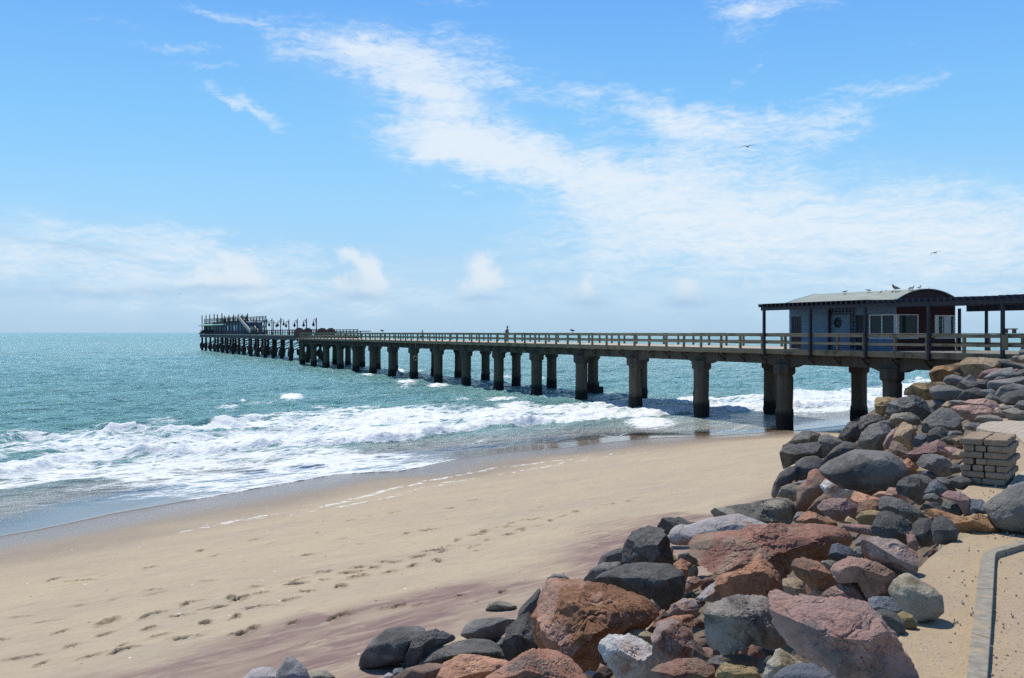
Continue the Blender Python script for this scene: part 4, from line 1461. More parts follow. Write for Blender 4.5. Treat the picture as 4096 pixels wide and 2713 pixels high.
for w_ in (JW0 - 0.1, JW1 + 0.1):
    r_ = bpy.data.objects.new("railing", None)
    col.objects.link(r_)
    r_.parent = jet
    fp = None
    u = JA + 1
    while u < JB:
        if fp is None:
            c = PM()
            c.pbox(-0.07, 0.07, -0.07, 0.07, 0, 1.1)
            fp = ob = c.build("post", M_iron, r_)
        else:
            ob = fp.copy()
            col.objects.link(ob)
        ob.location = Vector(L(u, w_, JZ)) - Vector(JO)
        u += 2.6
    for zz, hh in ((1.06, 0.12), (0.55, 0.10)):
        c = PM()
        c.pbox(JA, JB, w_ - 0.06, w_ + 0.06, JZ + zz, JZ + zz + hh)
        c.build("rail", M_iron, r_, JO)
# hinged abutment where the two meet
ab = PM()
ab.pbox(139.5, 142.0, 0.2, 8, 3.6, DECK - 0.14)
ab.build("end_pier", M_girder, pier)

# arched timber panels over the joint
M_arch = simple_mat("brown arch boards", (0.10, 0.065, 0.05), (0.15, 0.10, 0.075), 2.5, 0.8, 0.3, 0.02, (4, 4, 0.6))
arch_lab = ["brown arched timber panel leftmost where the pier joins the iron jetty", "brown arched timber panel just behind and right of the leftmost one",
            "brown arched timber panel third from the left at the pier's end", "brown arched timber panel rightmost of the four at the pier's end"]
for i, (c0, c1, yy, uu) in enumerate([(1290, 1412, 335, 146), (1398, 1505, 337, 152), (1560, 1686, 337, 146), (1668, 1778, 337, 152)]):
    # faces across the pier, half round top
    def w_at(px, u):
        r = (px - CX) / F
        b0 = pw(u, 0)
        return (b0.y * r - b0.x) / (PB.x - PB.y * r)
    wa, wb = w_at(740 + c0 / 2.96, uu), w_at(740 + c1 / 2.96, uu)
    R_ = (wb - wa) / 2
    root = proot("arched_panel", uu, (wa + wb) / 2, DECK)
    tag(root, arch_lab[i], "arched panel", "arched panels on the pier")
    Yp = pw(uu, (wa + wb) / 2).y
    ztop = H + (HY - (1200 + yy / 2.96)) / F * Yp
    zb = DECK - 0.1
    ang = np.linspace(0, math.pi, 19)
    hh = min(R_, ztop - zb)
    arcp = [(R_ * math.cos(a), ztop - zb - hh + hh * math.sin(a)) for a in ang]
    c = MB()
    pts = [(-0.0, -w, z_) for w, z_ in arcp] + [(0, R_, 0.0), (0, -R_, 0.0)]
    c.prism([(0, y, z_) for _, y, z_ in pts], (-0.25, 0, 0))
    c.build("panel", M_arch, root).location.z = -0.1
    c = MB()
    pp = [Vector((-0.12, -w * 1.0, z_ + 0.03)) for w, z_ in arcp]
    for a_, b_ in zip(pp[:-1], pp[1:]):
        c.beam(a_, b_, 0.5, 0.12, (1, 0, 0) if abs((b_ - a_).normalized().z) > .98 else (0, 0, 1))
    c.build("rim", M_arch, root).location.z = -0.1
sh = proot("flat_shelter", 118, 7.2, DECK)
tag(sh, "long low flat roofed shelter behind the railing right of the arched panels", "shelter")
SO = L(118, 7.2, DECK)
ua, ub = 125.0, 150.0
c = PM()
c.pbox(ua, ub, 6.9, 9.4, DECK + 1.24, DECK + 1.38)
c.build("roof", M_paint, sh, SO)
u = ua + 0.5
while u < ub:
    c = PM()
    c.pbox(u - 0.08, u + 0.08, 7.46, 7.62, DECK, DECK + 1.238)
    c.build("post", M_paint, sh, SO)
    u += 6.9

# ------------------------------------------------------------------ building at the jetty head
bd = proot("jetty_building", 285, 8, JZ)
tag(bd, "blue jetty head building with green hipped roofs and a railed roof terrace", "building")
BO = L(285, 8, JZ)
M_bblue = simple_mat("blue building wall", (0.055, 0.12, 0.20), (0.075, 0.15, 0.245), 1.0, 0.6, 0.1, c3=(0.02, 0.04, 0.08))
M_wpanel = simple_mat("pale panels", (0.42, 0.47, 0.50), (0.5, 0.54, 0.56), 1.0, 0.6, 0.1)
uA, uB = u_at(996, JW0 + .6), u_at(857, JW0 + .6)
uC = 318.0
b = PM()
b.pbox(uA, uB, JW0 + 0.6, JW0 + 4.2, JZ + 0.02, JZ + 3.3)
b.build("side_wall", M_bblue, bd, BO)
b = PM()
b.pbox(uB + 0.01, uC, JW0 + 1.2, JW1 + 0.5, JZ + 0.02, JZ + 2.93)
b.build("glazed_wall", M_wpanel, bd, BO)
for i in range(9):
    c = PM()
    u = uB + 1.5 + i * (uC - uB - 2.5) / 8
    c.pbox(u - 0.25, u + 0.25, JW0 + 1.0, JW0 + 1.195, JZ + 0.1, JZ + 2.93)
    c.pbeam((u, JW0 + 1.0, JZ + 1.4), (u + 1.6, JW0 - 0.5, JZ + 0.1), 0.2, 0.2)
    c.build("wall_post", M_iron, bd, BO)


def hip(u0, u1, w0, w1, z0, z1, inset, name, mat):
    c = MB()
    lo = [L(u0, w0, z0), L(u1, w0, z0), L(u1, w1, z0), L(u0, w1, z0)]
    hi = [L(u0 + inset * 3, w0 + inset, z1), L(u1 - inset * 3, w0 + inset, z1), L(u1 - inset * 3, w1 - inset, z1), L(u0 + inset * 3, w1 - inset, z1)]
    dn = [(p[0], p[1], p[2] - 0.18) for p in lo]
    c.add(lo + hi + dn, [(4, 5, 6, 7), (0, 1, 5, 4), (1, 2, 6, 5), (2, 3, 7, 6), (3, 0, 4, 7), (8, 9, 1, 0), (9, 10, 2, 1), (10, 11, 3, 2), (11, 8, 0, 3), (11, 10, 9, 8)])
    return c.build(name, mat, bd, BO)


hip(uB - 24, uC + 1.5, JW0 - 0.6, JW1 + 1.0, JZ + 2.95, JZ + 3.6, 1.7, "roof", M_green)
hip(uA - 0.6, uA + 6.1, JW0 + 0.3, JW0 + 4.5, JZ + 3.32, JZ + 3.6, 0.4, "roof", M_bblue)
tz = JZ + 3.63
b = PM()
b.pbox(uA + 6, uC - 1, JW0 + 1.0, JW1 - 0.5, tz, tz + 0.3)
b.build("terrace", M_jgird, bd, BO)
for w_ in (JW0 + 1.1, JW1 - 0.6):
    r_ = bpy.data.objects.new("terrace_railing", None)
    col.objects.link(r_)
    r_.parent = bd
    fp = None
    for i in range(19):
        u = uA + 6.5 + i * (uC - uA - 8) / 18
        if fp is None:
            c = PM()
            c.pbox(-0.12, 0.12, -0.1, 0.1, 0, 1.25)
            fp = ob = c.build("post", M_iron, r_)
        else:
            ob = fp.copy()
            col.objects.link(ob)
        ob.location = Vector(L(u, w_, tz + 0.3)) - Vector(BO)
    for zz in (0.4, 0.78, 1.14):
        c = PM()
        c.pbox(uA + 6, uC - 1, w_ - 0.06, w_ + 0.06, tz + 0.3 + zz, tz + 0.3 + zz + 0.15)
        c.build("rail", M_iron, r_, BO)
for cx_, cy_ in [(202, 180), (249, 175), (293, 170), (345, 163), (383, 165), (437, 153), (469, 183), (520, 176), (575, 170), (632, 165), (675, 163), (740, 157)]:
    u = u_at(740 + cx_ / 2.96, JW0 + 0.8)
    Yp = pw(u, JW0 + .8).y
    zt = H + (HY - (1200 + cy_ / 2.96)) / F * Yp
    c = PM()
    c.pbox(u - 0.16, u + 0.16, JW0 + 0.66, JW0 + 0.94, JZ + 0.05, zt - 0.5)
    c.tube([L(u, JW0 + 0.8, zt - 0.5), L(u, JW0 + 0.8, zt)], [0.2, 0.04], 6)
    if cx_ not in (437, 740, 293, 202):
        c.pbox(u - 0.5, u - 0.16, JW0 + 0.7, JW0 + 0.9, zt - 1.2, zt - 0.75)
    c.build("flag_post", M_iron, bd, BO)
for i in range(12):
    u = uA + 4 + i * (uB - uA - 6) / 11
    c = PM()
    c.pbox(u - 0.12, u + 0.12, JW0 + 0.1, JW0 + 0.34, JZ + 0.01, tz - 0.01)
    c.build("verandah_post", M_iron, bd, BO)
c = PM()
c.pbox(uA + 3, uB, JW0 + 0.02, JW0 + 0.42, tz - 0.45, tz - 0.15)
c.build("verandah_beam", M_iron, bd, BO)
# outside stair up to the terrace
uS0, uS1 = u_at(740 + 770 / 2.96, JW0 - .2), u_at(740 + 640 / 2.96, JW0 - .2)
st = bpy.data.objects.new("stair", None)
col.objects.link(st)
st.parent = bd
M_stair = simple_mat("pale stair stringer", (0.42, 0.34, 0.28), (0.5, 0.42, 0.36), 2, 0.8, 0.1)
n_st = 18
c = PM()
for i in range(n_st):
    f = (i + 0.5) / n_st
    u = uS0 + (uS1 - uS0) * f
    c.pbox(u - 0.45, u + 0.45, JW0 - 0.2, JW0 + 1.6, JZ + (tz - JZ) * f - 0.06, JZ + (tz - JZ) * f)
c.build("treads", M_jgird, st, BO)
for w_ in (JW0 - 0.3, JW0 + 1.7):
    c = PM()
    c.pbeam((uS0 - 0.8, w_, JZ + 0.9), (uS1, w_, tz + 1.0), 0.25, 0.9)
    c.build("stringer", M_stair, st, BO)
# doors, windows and notice on the side wall
for (a, b_, z0_, z1_, mt, nm) in [(575, 612, 0.9, 2.5, M_wpanel, "window"), (480, 515, 1.2, 2.4, M_glass, "window"), (420, 450, 0.05, 2.4, M_door, "door"),
                                  (355, 400, 1.0, 2.4, M_door, "window")]:
    u0_, u1_ = sorted((u_at(740 + a / 2.96, JW0 + .55), u_at(740 + b_ / 2.96, JW0 + .55)))
    c = PM()
    c.pbox(u0_, u1_, JW0 + 0.52, JW0 + 0.597, JZ + z0_, JZ + z1_)
    c.build(nm, mt, bd, BO)

for (a, b_, z0_, z1_, mt, nm) in [(.30, 1.15, 0.9, 2.3, M_wpanel, "notice_board"), (1.7, 2.7, 0.05, 2.4, M_door, "door")]:
    c = PM()
    c.pbox(uA - 0.08, uA - 0.002, JW0 + 0.6 + a, JW0 + 0.6 + b_, JZ + z0_, JZ + z1_)
    c.build(nm, mt, bd, BO)
# ------------------------------------------------------------------ lamps on the jetty
lamps = [(1555, 212, 0, "L", "black lamp post nearest the pier with one lantern, among the arched panels"),
         (1438, 220, 0, "L", "black lamp post rising behind the second arched panel, one lantern"),
         (1330, 225, 0, "L", "black lamp post rising above the leftmost arched panel, one lantern"),
         (1230, 232, 0, "L", "black single lantern post just left of the arched panels"),
         (1133, 212, 0, "LR", "tall black lamp post with lanterns on both sides, left of the arches"),
         (1047, 243, 1, "R", "thin lamp post on the jetty's far rail with its lantern to the right"),
         (1030, 220, 0, "L", "lamp post on the jetty's near rail beside the thin far one, lantern to the left"),
         (965, 235, 1, "R", "far rail lamp post right of the lattice crane"),
         (937, 222, 0, "L", "near rail lamp post standing against the lattice crane"),
         (890, 250, 1, "L", "short far rail lamp post at the foot of the crane"),
         (847, 230, 0, "L", "lamp post at the blue building's right hand corner"),
         (765, 237, 1, "R", "lamp post in front of the blue wall beside the stair")]
lamp_z = {"L": -1, "R": 1}
for (cx_, cy_, farside, sides, lab) in lamps:
    w_ = JW1 + 0.1 if farside else JW0 - 0.1
    u = u_at(740 + cx_ / 2.96, w_)
    base = pw(u, w_, JZ)
    zt = H + (HY - (1200 + cy_ / 2.96)) / F * base.y
    hh = zt - JZ
    root = empty("lamp_post", base, 0.0)
    tag(root, lab, "lamp post", "lamp posts along the iron jetty")
    c = MB()
    c.tube([(0, 0, 0), (0, 0, 0.5), (0, 0, 0.55), (0, 0, hh - 0.1), (0, 0, hh)], [0.17, 0.17, 0.12, 0.10, 0.12], 8)
    c.build("pole", M_iron, root)
    sc_ = base.y / F * 34 / 2.96
    for s in sides:
        sg = lamp_z[s]
        drop = sc_ * (1.0 if s == "R" or len(sides) == 1 else 1.5)
        c = MB()
        ax = sg * sc_
        zA_ = hh - drop * 0.80
        c.tube([(0.0, 0, zA_), (ax * 0.5, 0, zA_ + 0.12), (ax * 0.9, 0, zA_ + 0.06), (ax, 0, zA_ - 0.25)], [0.07, 0.06, 0.06, 0.06], 6)
        c.tube([(0.0, 0, zA_ - 0.7), (ax * 0.45, 0, zA_)], 0.05, 6)
        ao = c.build("arm", M_iron, root)
        c = MB()
        c.tube([(ax, 0, zA_ - 0.2), (ax, 0, zA_ - 0.5), (ax, 0, zA_ - 0.75), (ax, 0, zA_ - 1.05)], [0.08, 0.12, 0.20, 0.36], 12)
        c.tube([(ax, 0, zA_ - 1.05), (ax, 0, zA_ - 1.3)], [0.18, 0.12], 10)
        c.build("lantern", M_iron, ao)
# lattice crane
cu_ = u_at(740 + 892 / 2.96, JW1)
cb = pw(cu_, JW1, JZ)
cr = empty("lattice_crane", cb)
tag(cr, "small lattice boom crane leaning outward behind the lamp posts", "crane")
scm = cb.y / F / 2.96
tipx, tipz = 70 * scm, H + (HY - (1200 + 232 / 2.96)) / F * cb.y - JZ
c = MB()
for oy in (-0.5, 0.5):
    for (ox, oz) in ((0, 0.4), (0.9, 0.0)):
        c.beam((ox, oy, oz), (tipx + ox * 0.35, oy * 0.5, tipz + oz * 0.3), 0.14, 0.14)
nb = 9
for i in range(nb):
    f0, f1 = i / nb, (i + 1) / nb
    for oy in (-0.5, 0.5):
        a = Vector((tipx * f0, oy * (1 - f0 * .5), 0.4 + (tipz - 0.3) * f0))
        b_ = Vector((0.9 + (tipx - 0.58) * f1, oy * (1 - f1 * .5), tipz * f1))
        c.beam(a, b_, 0.09, 0.09)
c.build("boom", M_green, cr)
c = MB()
c.box((0.45, 0, 0.25), (1.6, 1.4, 0.5)).tube([(tipx, 0, tipz), (tipx + 0.1, 0, 1.2)], 0.05, 5)
c.build("base", M_iron, cr)
# ------------------------------------------------------------------ boulders: outlines read off the photograph (crop coordinates), each given its own depth and thickness
RK = {"A": (3000, 1380, 2.1396), "B": (2900, 1980, 1.98), "C": (1350, 1980, 1.5277), "D": (0, 2000, 1.48)}
ROCKS = [
 # far bank below the pier deck
 ("A", "rust", "b", "long rust brown boulder lying directly below the pier deck, left of the tan one", [(1550,235),(1590,190),(1720,165),(1800,148),(1840,165),(1860,260),(1700,310),(1570,318),(1552,275)]),
 ("A", "tan", "b", "big tan brown boulder directly below the pier deck, right of the rust one", [(1815,150),(1870,108),(2000,112),(2110,118),(2150,130),(2145,190),(2100,205),(1990,255),(1950,285),(1860,275),(1825,210)]),
 ("A", "dark", "r", "dark rounded boulder at the right end of the big tan one under the deck", [(2122,145),(2180,120),(2250,150),(2320,175),(2340,205),(2250,222),(2140,195)]),
 ("A", "tangrey", "a", "mottled tan grey boulder topping the bank at the frame's right edge", [(2230,130),(2270,95),(2350,85),(2400,110),(2390,165),(2300,155)]),
 ("A", "brown", "a", "small upright reddish stone standing against the pier railing on the bank", [(2250,85),(2255,50),(2270,12),(2300,3),(2318,40),(2312,78),(2280,92)]),
 ("A", "grey", "r", "small grey stone beside the upright reddish stone by the pier railing", [(2305,50),(2330,38),(2370,40),(2380,85),(2340,95),(2308,80)]),
 ("A", "mauve", "r", "low pinkish brown boulder under the big tan one below the deck", [(1952,290),(2000,225),(2100,195),(2168,205),(2125,235),(2035,295)]),
 ("A", "pale", "r", "pale grey domed boulder right of the low pinkish one below the deck", [(2008,295),(2070,235),(2170,200),(2230,190),(2262,240),(2285,275),(2180,295),(2060,312)]),
 ("A", "mauve", "r", "tiny pink stone behind the pale grey dome near the bank top", [(2243,215),(2285,203),(2315,222),(2285,245),(2255,240)]),
 ("A", "tangrey", "r", "tan grey boulder at the right frame edge below the bank top", [(2268,245),(2310,215),(2360,205),(2390,260),(2330,280),(2288,275)]),
 ("A", "dark", "r", "little dark cobble on the pale grey dome's lower flank", [(2090,302),(2130,270),(2200,275),(2215,300),(2130,315)]),
 ("A", "pale", "r", "broad pale grey boulder below the little dark cobble, upper bank", [(2048,385),(2060,310),(2200,290),(2300,270),(2370,270),(2375,350),(2250,335),(2130,385),(2080,405)]),
 ("A", "dark", "r", "dark round boulder just below the rust brown one under the deck", [(1660,310),(1680,270),(1740,253),(1820,275),(1838,305),(1795,350),(1700,345)]),
 ("A", "grey", "a", "peaked grey boulder between the dark round one and the broad pale one", [(1768,360),(1830,290),(1880,253),(1935,300),(1965,325),(1900,380),(1800,385)]),
 ("A", "dark", "b", "saddle topped dark boulder right of the peaked grey one", [(1822,355),(1850,305),(1950,315),(2040,288),(2058,320),(2035,380),(1900,395),(1840,385)]),
 ("A", "ochre", "b", "ochre yellow block highest of the three yellow blocks by the water", [(1322,435),(1340,380),(1420,330),(1475,322),(1600,318),(1660,335),(1655,425),(1560,465),(1480,475),(1395,440)]),
 ("A", "grey", "r", "smooth grey boulder right of the highest ochre block", [(1550,380),(1600,348),(1690,345),(1790,375),(1848,400),(1805,465),(1700,480),(1590,470),(1560,425)]),
 ("A", "dark", "r", "dark grey domed boulder right of the smooth grey one", [(1778,475),(1830,400),(1920,363),(1990,385),(2030,440),(1950,478),(1850,492)]),
 ("A", "grey", "r", "grey slanting boulder below the broad pale one near the right edge", [(2108,435),(2150,360),(2250,330),(2375,350),(2375,395),(2230,410),(2140,462)]),
 ("A", "dark", "r", "large dark boulder at the right frame edge, mid bank", [(2138,465),(2200,410),(2300,385),(2380,385),(2385,480),(2270,525),(2190,508)]),
 ("A", "dark", "r", "dark boulder cut by the right frame edge above the paving", [(2258,535),(2310,480),(2380,470),(2390,555),(2290,560)]),
 ("A", "pale", "r", "small pale boulder left of the grey slanting one", [(1978,390),(2060,375),(2115,400),(2105,445),(2040,455),(2018,435)]),
 ("A", "ochre", "b", "striped yellow block farthest to the left in the bank, before a pier column", [(1073,480),(1085,450),(1180,447),(1262,458),(1250,520),(1190,590),(1140,610),(1080,575)]),
 ("A", "dark", "b", "big dark grey boulder right of the striped yellow block", [(1165,600),(1200,500),(1290,455),(1400,430),(1470,465),(1530,520),(1568,575),(1500,650),(1400,610),(1300,610),(1200,620)]),
 ("A", "mauve", "a", "purplish boulder in front of the big dark grey one by the yellow block", [(1148,612),(1190,555),(1260,515),(1330,498),(1357,540),(1350,590),(1240,620),(1180,640)]),
 ("A", "dark", "a", "dark cleft boulder at the right shoulder of the purplish one", [(1353,545),(1400,500),(1480,490),(1548,545),(1562,605),(1480,650),(1400,618)]),
 ("A", "grey", "r", "grey egg shaped boulder right of the dark cleft one", [(1543,525),(1570,470),(1640,458),(1695,480),(1680,550),(1590,568),(1550,555)]),
 ("A", "tan", "a", "small tan stone wedged beside the grey egg shaped boulder", [(1632,535),(1690,480),(1752,495),(1765,525),(1700,545)]),
 ("A", "pale", "r", "pale flat stone behind the long pink slab, mid bank", [(1698,485),(1750,473),(1800,475),(1875,485),(1855,515),(1770,528)]),
 ("A", "pink", "a", "pinkish slab with a pale top leaning back on the bank above the paving", [(1795,525),(1880,475),(2000,456),(2080,478),(2135,530),(2120,570),(2000,550),(1900,540)]),
 ("A", "pink", "b", "long pinkish brown slab lying across the mid bank above the paving", [(1697,545),(1790,525),(1900,515),(2010,520),(2110,560),(2125,590),(2000,628),(1890,645),(1800,618),(1755,578)]),
 ("A", "dark", "r", "dark rock right of the pinkish leaning slab", [(2018,455),(2060,410),(2130,450),(2195,512),(2140,528),(2080,497)]),
 ("A", "brown", "r", "brownish rock at the right end of the long pinkish slab", [(2078,595),(2130,540),(2195,600),(2200,635),(2120,640)]),
 ("A", "tangrey", "r", "tan grey rounded rock just behind the paved ground", [(1922,655),(1960,610),(2050,596),(2115,605),(2155,640),(2090,668),(1990,678)]),
 ("A", "dark", "r", "little dark rock at the edge of the paved ground", [(1972,675),(2010,640),(2060,638),(2090,665),(2030,682)]),
 ("A", "tangrey", "a", "mottled rock cut by the right frame edge just above the paving", [(2168,565),(2250,540),(2370,570),(2380,640),(2220,640),(2188,608)]),
 ("A", "grey", "r", "grey rock between the dark edge boulders and the mottled one above the paving", [(2128,535),(2200,518),(2300,545),(2285,568),(2200,588),(2160,575)]),
 ("A", "dark", "b", "dark blocky boulder in front of the pier column, right of the wet sand", [(938,705),(955,620),(1000,600),(1100,596),(1172,635),(1150,690),(1040,700),(960,745)]),
 ("A", "tangrey", "b", "grey boulder with a tan left end below the purplish one", [(1208,635),(1225,595),(1300,583),(1370,578),(1432,615),(1455,660),(1400,700),(1290,708),(1225,688)]),
 ("A", "grey", "r", "small grey rock between the dark blocky boulder and the tan ended one", [(1108,655),(1200,638),(1225,700),(1180,705)]),
 ("A", "grey", "b", "large grey boulder with a rusty right foot, centre of the bank", [(1478,745),(1500,650),(1560,590),(1640,533),(1720,560),(1778,600),(1793,680),(1802,730),(1720,742),(1600,730),(1520,768)]),
 ("A", "dark", "b", "dark boulder at the bank's left edge beside the wet sand, behind the pale faced one", [(755,805),(790,740),(850,660),(942,655),(950,720),(935,800),(880,842),(800,832)]),
 ("A", "grey", "a", "large grey boulder with a smooth pale top and a dark undercut", [(928,835),(960,760),(1020,700),(1110,655),(1172,690),(1220,750),(1165,805),(1145,895),(1050,912),(970,898)]),
 ("A", "tan", "b", "upright tan brown slab right of the grey undercut boulder", [(1228,805),(1260,730),(1310,660),(1382,690),(1423,770),(1395,870),(1380,912),(1310,880),(1240,848)]),
 ("A", "mauve", "r", "purple grey rock squeezed left of the upright tan slab", [(1143,855),(1175,780),(1220,722),(1268,713),(1258,770),(1235,830),(1205,888),(1155,892)]),
 ("A", "blue", "a", "bluish dark angular rock right of the upright tan slab", [(1393,845),(1420,780),(1470,758),(1535,770),(1530,825),(1470,862),(1410,878)]),
 ("A", "dark", "b", "dark faceted rock below the large grey boulder with the rusty foot", [(1528,835),(1540,740),(1590,700),(1650,703),(1708,740),(1695,795),(1600,828),(1550,856)]),
 ("A", "grey", "r", "flat little grey rock right of the dark faceted one", [(1697,768),(1710,738),(1800,733),(1820,765),(1770,790),(1705,785)]),
 ("A", "dark", "a", "flat dark rock behind the brick stack's left side", [(1632,810),(1700,778),(1800,772),(1845,785),(1790,830),(1740,858),(1655,862)]),
 ("A", "tan", "b", "tan flat stone touching the brick stack's upper left corner", [(1737,805),(1800,780),(1850,778),(1852,852),(1755,858)]),
 ("A", "tan", "a", "small tan chip above the bluish angular rock", [(1367,695),(1420,688),(1435,735),(1390,745)]),
 ("A", "grey", "a", "grey rock between the large rusty footed boulder and the paving", [(1838,695),(1880,663),(1960,668),(1985,690),(1945,738),(1860,728)]),
 ("A", "grey", "r", "small grey rock at the left corner of the paving", [(1948,735),(1985,688),(2052,710),(2035,742)]),
 # left group around the largest dark boulder
 ("A", "dark", "b", "dark boulder with a flat top at the bank's left edge on the beach", [(268,925),(290,860),(330,843),(400,853),(480,838),(560,828),(602,860),(617,965),(520,962),(400,1008),(290,1070),(276,1005)]),
 ("A", "darkbrown", "a", "brownish dark boulder on top of the flat topped one at the beach edge", [(326,848),(380,790),(450,738),(490,735),(550,743),(612,770),(595,838),(500,838),(440,858),(390,868)]),
 ("A", "dark", "r", "dark leaning slab between the brownish boulder and the slanting one", [(580,855),(600,780),(660,763),(730,790),(797,830),(745,878),(650,970),(612,968),(590,905)]),
 ("A", "dark", "r", "dark slanting boulder just above the largest boulder's left shoulder", [(613,1035),(640,980),(720,890),(800,828),(900,838),(962,890),(935,928),(800,978),(700,1030),(620,1065)]),
 ("A", "darkbrown", "r", "dark grey rounded boulder left of the largest one", [(383,1085),(400,1010),(470,958),(560,953),(622,990),(620,1055),(560,1088),(490,1138),(420,1178),(390,1168)]),
 ("A", "dark", "R", "largest dark rounded boulder of the bank", [(603,1080),(680,1010),(800,950),(900,905),(1000,903),(1130,910),(1220,943),(1290,1000),(1333,1070),(1338,1140),(1275,1205),(1150,1255),(950,1248),(800,1238),(720,1188),(650,1135)]),
 ("A", "darkbrown", "r", "dark smooth boulder lying on the sand at the bank's far left foot", [(185,1275),(210,1180),(260,1100),(320,1048),(393,1033),(395,1130),(335,1195),(280,1218),(232,1305),(195,1305)]),
 ("A", "tangrey", "r", "tan and grey boulder at the foot of the dark smooth one on the sand", [(233,1305),(270,1220),(330,1193),(422,1200),(435,1250),(405,1335),(330,1318),(270,1305)]),
 ("A", "grey", "r", "little grey stone behind the red standing rock", [(368,1205),(420,1163),(492,1160),(485,1205),(430,1228)]),
 ("A", "red", "r", "red brown rock standing on end left of the whitish one", [(398,1405),(405,1280),(430,1210),(485,1170),(500,1090),(560,1058),(612,1075),(653,1130),(645,1185),(615,1268),(560,1348),(480,1428),(420,1422)]),
 ("A", "white", "a", "whitish pink rock in front of the largest dark boulder", [(606,1215),(640,1160),(700,1138),(800,1163),(862,1210),(893,1260),(865,1328),(780,1318),(720,1298),(650,1278)]),
 ("A", "pink", "a", "small pink rock behind the whitish one", [(628,1145),(660,1118),(725,1145),(698,1185),(650,1205)]),
 ("A", "brown", "r", "purple brown rock leaning right of the red standing one", [(493,1425),(560,1330),(640,1268),(702,1258),(728,1310),(650,1350),(600,1400),(605,1438),(530,1448)]),
 ("A", "mauve", "a", "maroon veined rock below the whitish pink one", [(583,1395),(640,1333),(720,1310),(830,1318),(933,1380),(905,1455),(875,1508),(800,1518),(700,1488),(620,1438)]),
 ("A", "tan", "a", "flat tan rock under the largest dark boulder's front", [(878,1230),(930,1211),(1040,1228),(1085,1260),(1065,1300),(930,1270)]),
 ("A", "salmon", "a", "salmon pink slab below the flat tan rock", [(868,1338),(900,1253),(1000,1283),(1122,1310),(1118,1362),(1000,1355),(930,1380)]),
 ("A", "salmon", "r", "small salmon stone right of the salmon slab", [(1048,1295),(1110,1253),(1175,1253),(1168,1308),(1110,1328)]),
 ("A", "pink", "a", "pinkish grey rock right of the small salmon stone", [(1158,1295),(1190,1228),(1260,1223),(1342,1290),(1355,1335),(1320,1358),(1230,1320)]),
 ("A", "redorange", "a", "red orange rock between the maroon veined rock and the dark grey slab", [(925,1450),(938,1350),(1030,1338),(1112,1360),(1125,1415),(1020,1430),(950,1460)]),
 ("A", "ochre", "r", "golden brown rock below the red orange one", [(913,1485),(950,1430),(1030,1410),(1112,1425),(1095,1478),(1065,1538),(980,1543),(930,1523)]),
 ("A", "grey", "a", "dark grey slanting slab right of the red orange rock", [(1122,1425),(1118,1350),(1145,1298),(1250,1308),(1330,1338),(1430,1398),(1515,1470),(1455,1500),(1340,1510),(1200,1460)]),
 ("A", "dark", "a", "black angular rock with a mottled top right of the largest boulder", [(1263,1235),(1280,1180),(1340,1133),(1450,1138),(1473,1200),(1493,1330),(1440,1368),(1350,1298),(1270,1278)]),
 ("A", "dark", "r", "dark rock behind the black angular one", [(1348,1135),(1420,1108),(1520,1123),(1563,1160),(1530,1225),(1490,1278),(1455,1190)]),
 ("A", "blue", "a", "split bluish grey rock right of the black angular one", [(1498,1275),(1540,1190),(1590,1148),(1640,1188),(1703,1250),(1685,1308),(1600,1298),(1520,1298)]),
 ("A", "dark", "r", "dark rock against the right of the split bluish one", [(1598,1142),(1660,1138),(1730,1178),(1758,1240),(1720,1268),(1665,1218)]),
 ("A", "dark", "a", "low dark rock at the foot of the brick stack's left corner", [(1697,1165),(1790,1118),(1870,1138),(1922,1165),(1905,1218),(1810,1242),(1745,1218)]),
 ("A", "dark", "a", "thin dark slab behind the low dark rock by the brick stack", [(1658,1142),(1740,1118),(1805,1118),(1735,1156)]),
 ("A", "blue", "a", "small blue grey rock above the split bluish one", [(1473,1105),(1500,1078),(1570,1078),(1618,1120),(1595,1162),(1520,1138)]),
 ("A", "tan", "a", "small tan stone left of the small blue grey rock", [(1428,1075),(1460,1040),(1533,1063),(1495,1105),(1440,1108)]),
 ("A", "grey", "a", "speckled dark grey boulder left of the brick stack", [(1438,1015),(1490,943),(1570,936),(1650,948),(1713,1000),(1728,1060),(1705,1118),(1640,1138),(1570,1088),(1480,1058)]),
 ("A", "mauve", "b", "mauve red wedge leaning up to the right above the speckled boulder", [(1308,975),(1380,920),(1480,868),(1600,806),(1662,830),(1693,910),(1700,968),(1600,940),(1500,940),(1440,1010),(1400,1028)]),
 ("A", "redorange", "a", "reddish rock right of the largest boulder, under the mauve wedge", [(1308,1005),(1350,968),(1412,1000),(1443,1060),(1395,1118),(1340,1138),(1318,1078)]),
 ("A", "brown", "a", "brown jagged rock left of the mauve wedge", [(1188,905),(1220,818),(1290,838),(1362,910),(1360,968),(1300,970),(1240,938)]),
 ("A", "pink", "a", "pink jagged rock between the mauve wedge and the brick stack", [(1673,875),(1740,878),(1812,900),(1795,948),(1720,988),(1688,938)]),
 ("A", "tan", "b", "tan broken block touching the left side of the brick stack", [(1737,945),(1790,898),(1835,908),(1835,968),(1760,988)]),
 ("A", "grey", "r", "little grey stone above the mauve wedge's tip", [(1473,860),(1510,828),(1545,845),(1525,875),(1480,878)]),
 ("A", "dark", "a", "dark stone in the gap between speckled boulder and brick stack", [(1713,1055),(1760,1008),(1805,1040),(1805,1088),(1730,1108)]),
 ("A", "grey", "a", "grey stone right of the black angular rock's foot", [(1483,1325),(1510,1278),(1580,1273),(1645,1320),(1635,1378),(1550,1350)]),
 ("A", "dark", "a", "dark stone in front of the grey one by the black angular rock", [(1453,1418),(1500,1363),(1600,1343),(1665,1400),(1665,1433),(1540,1425)]),
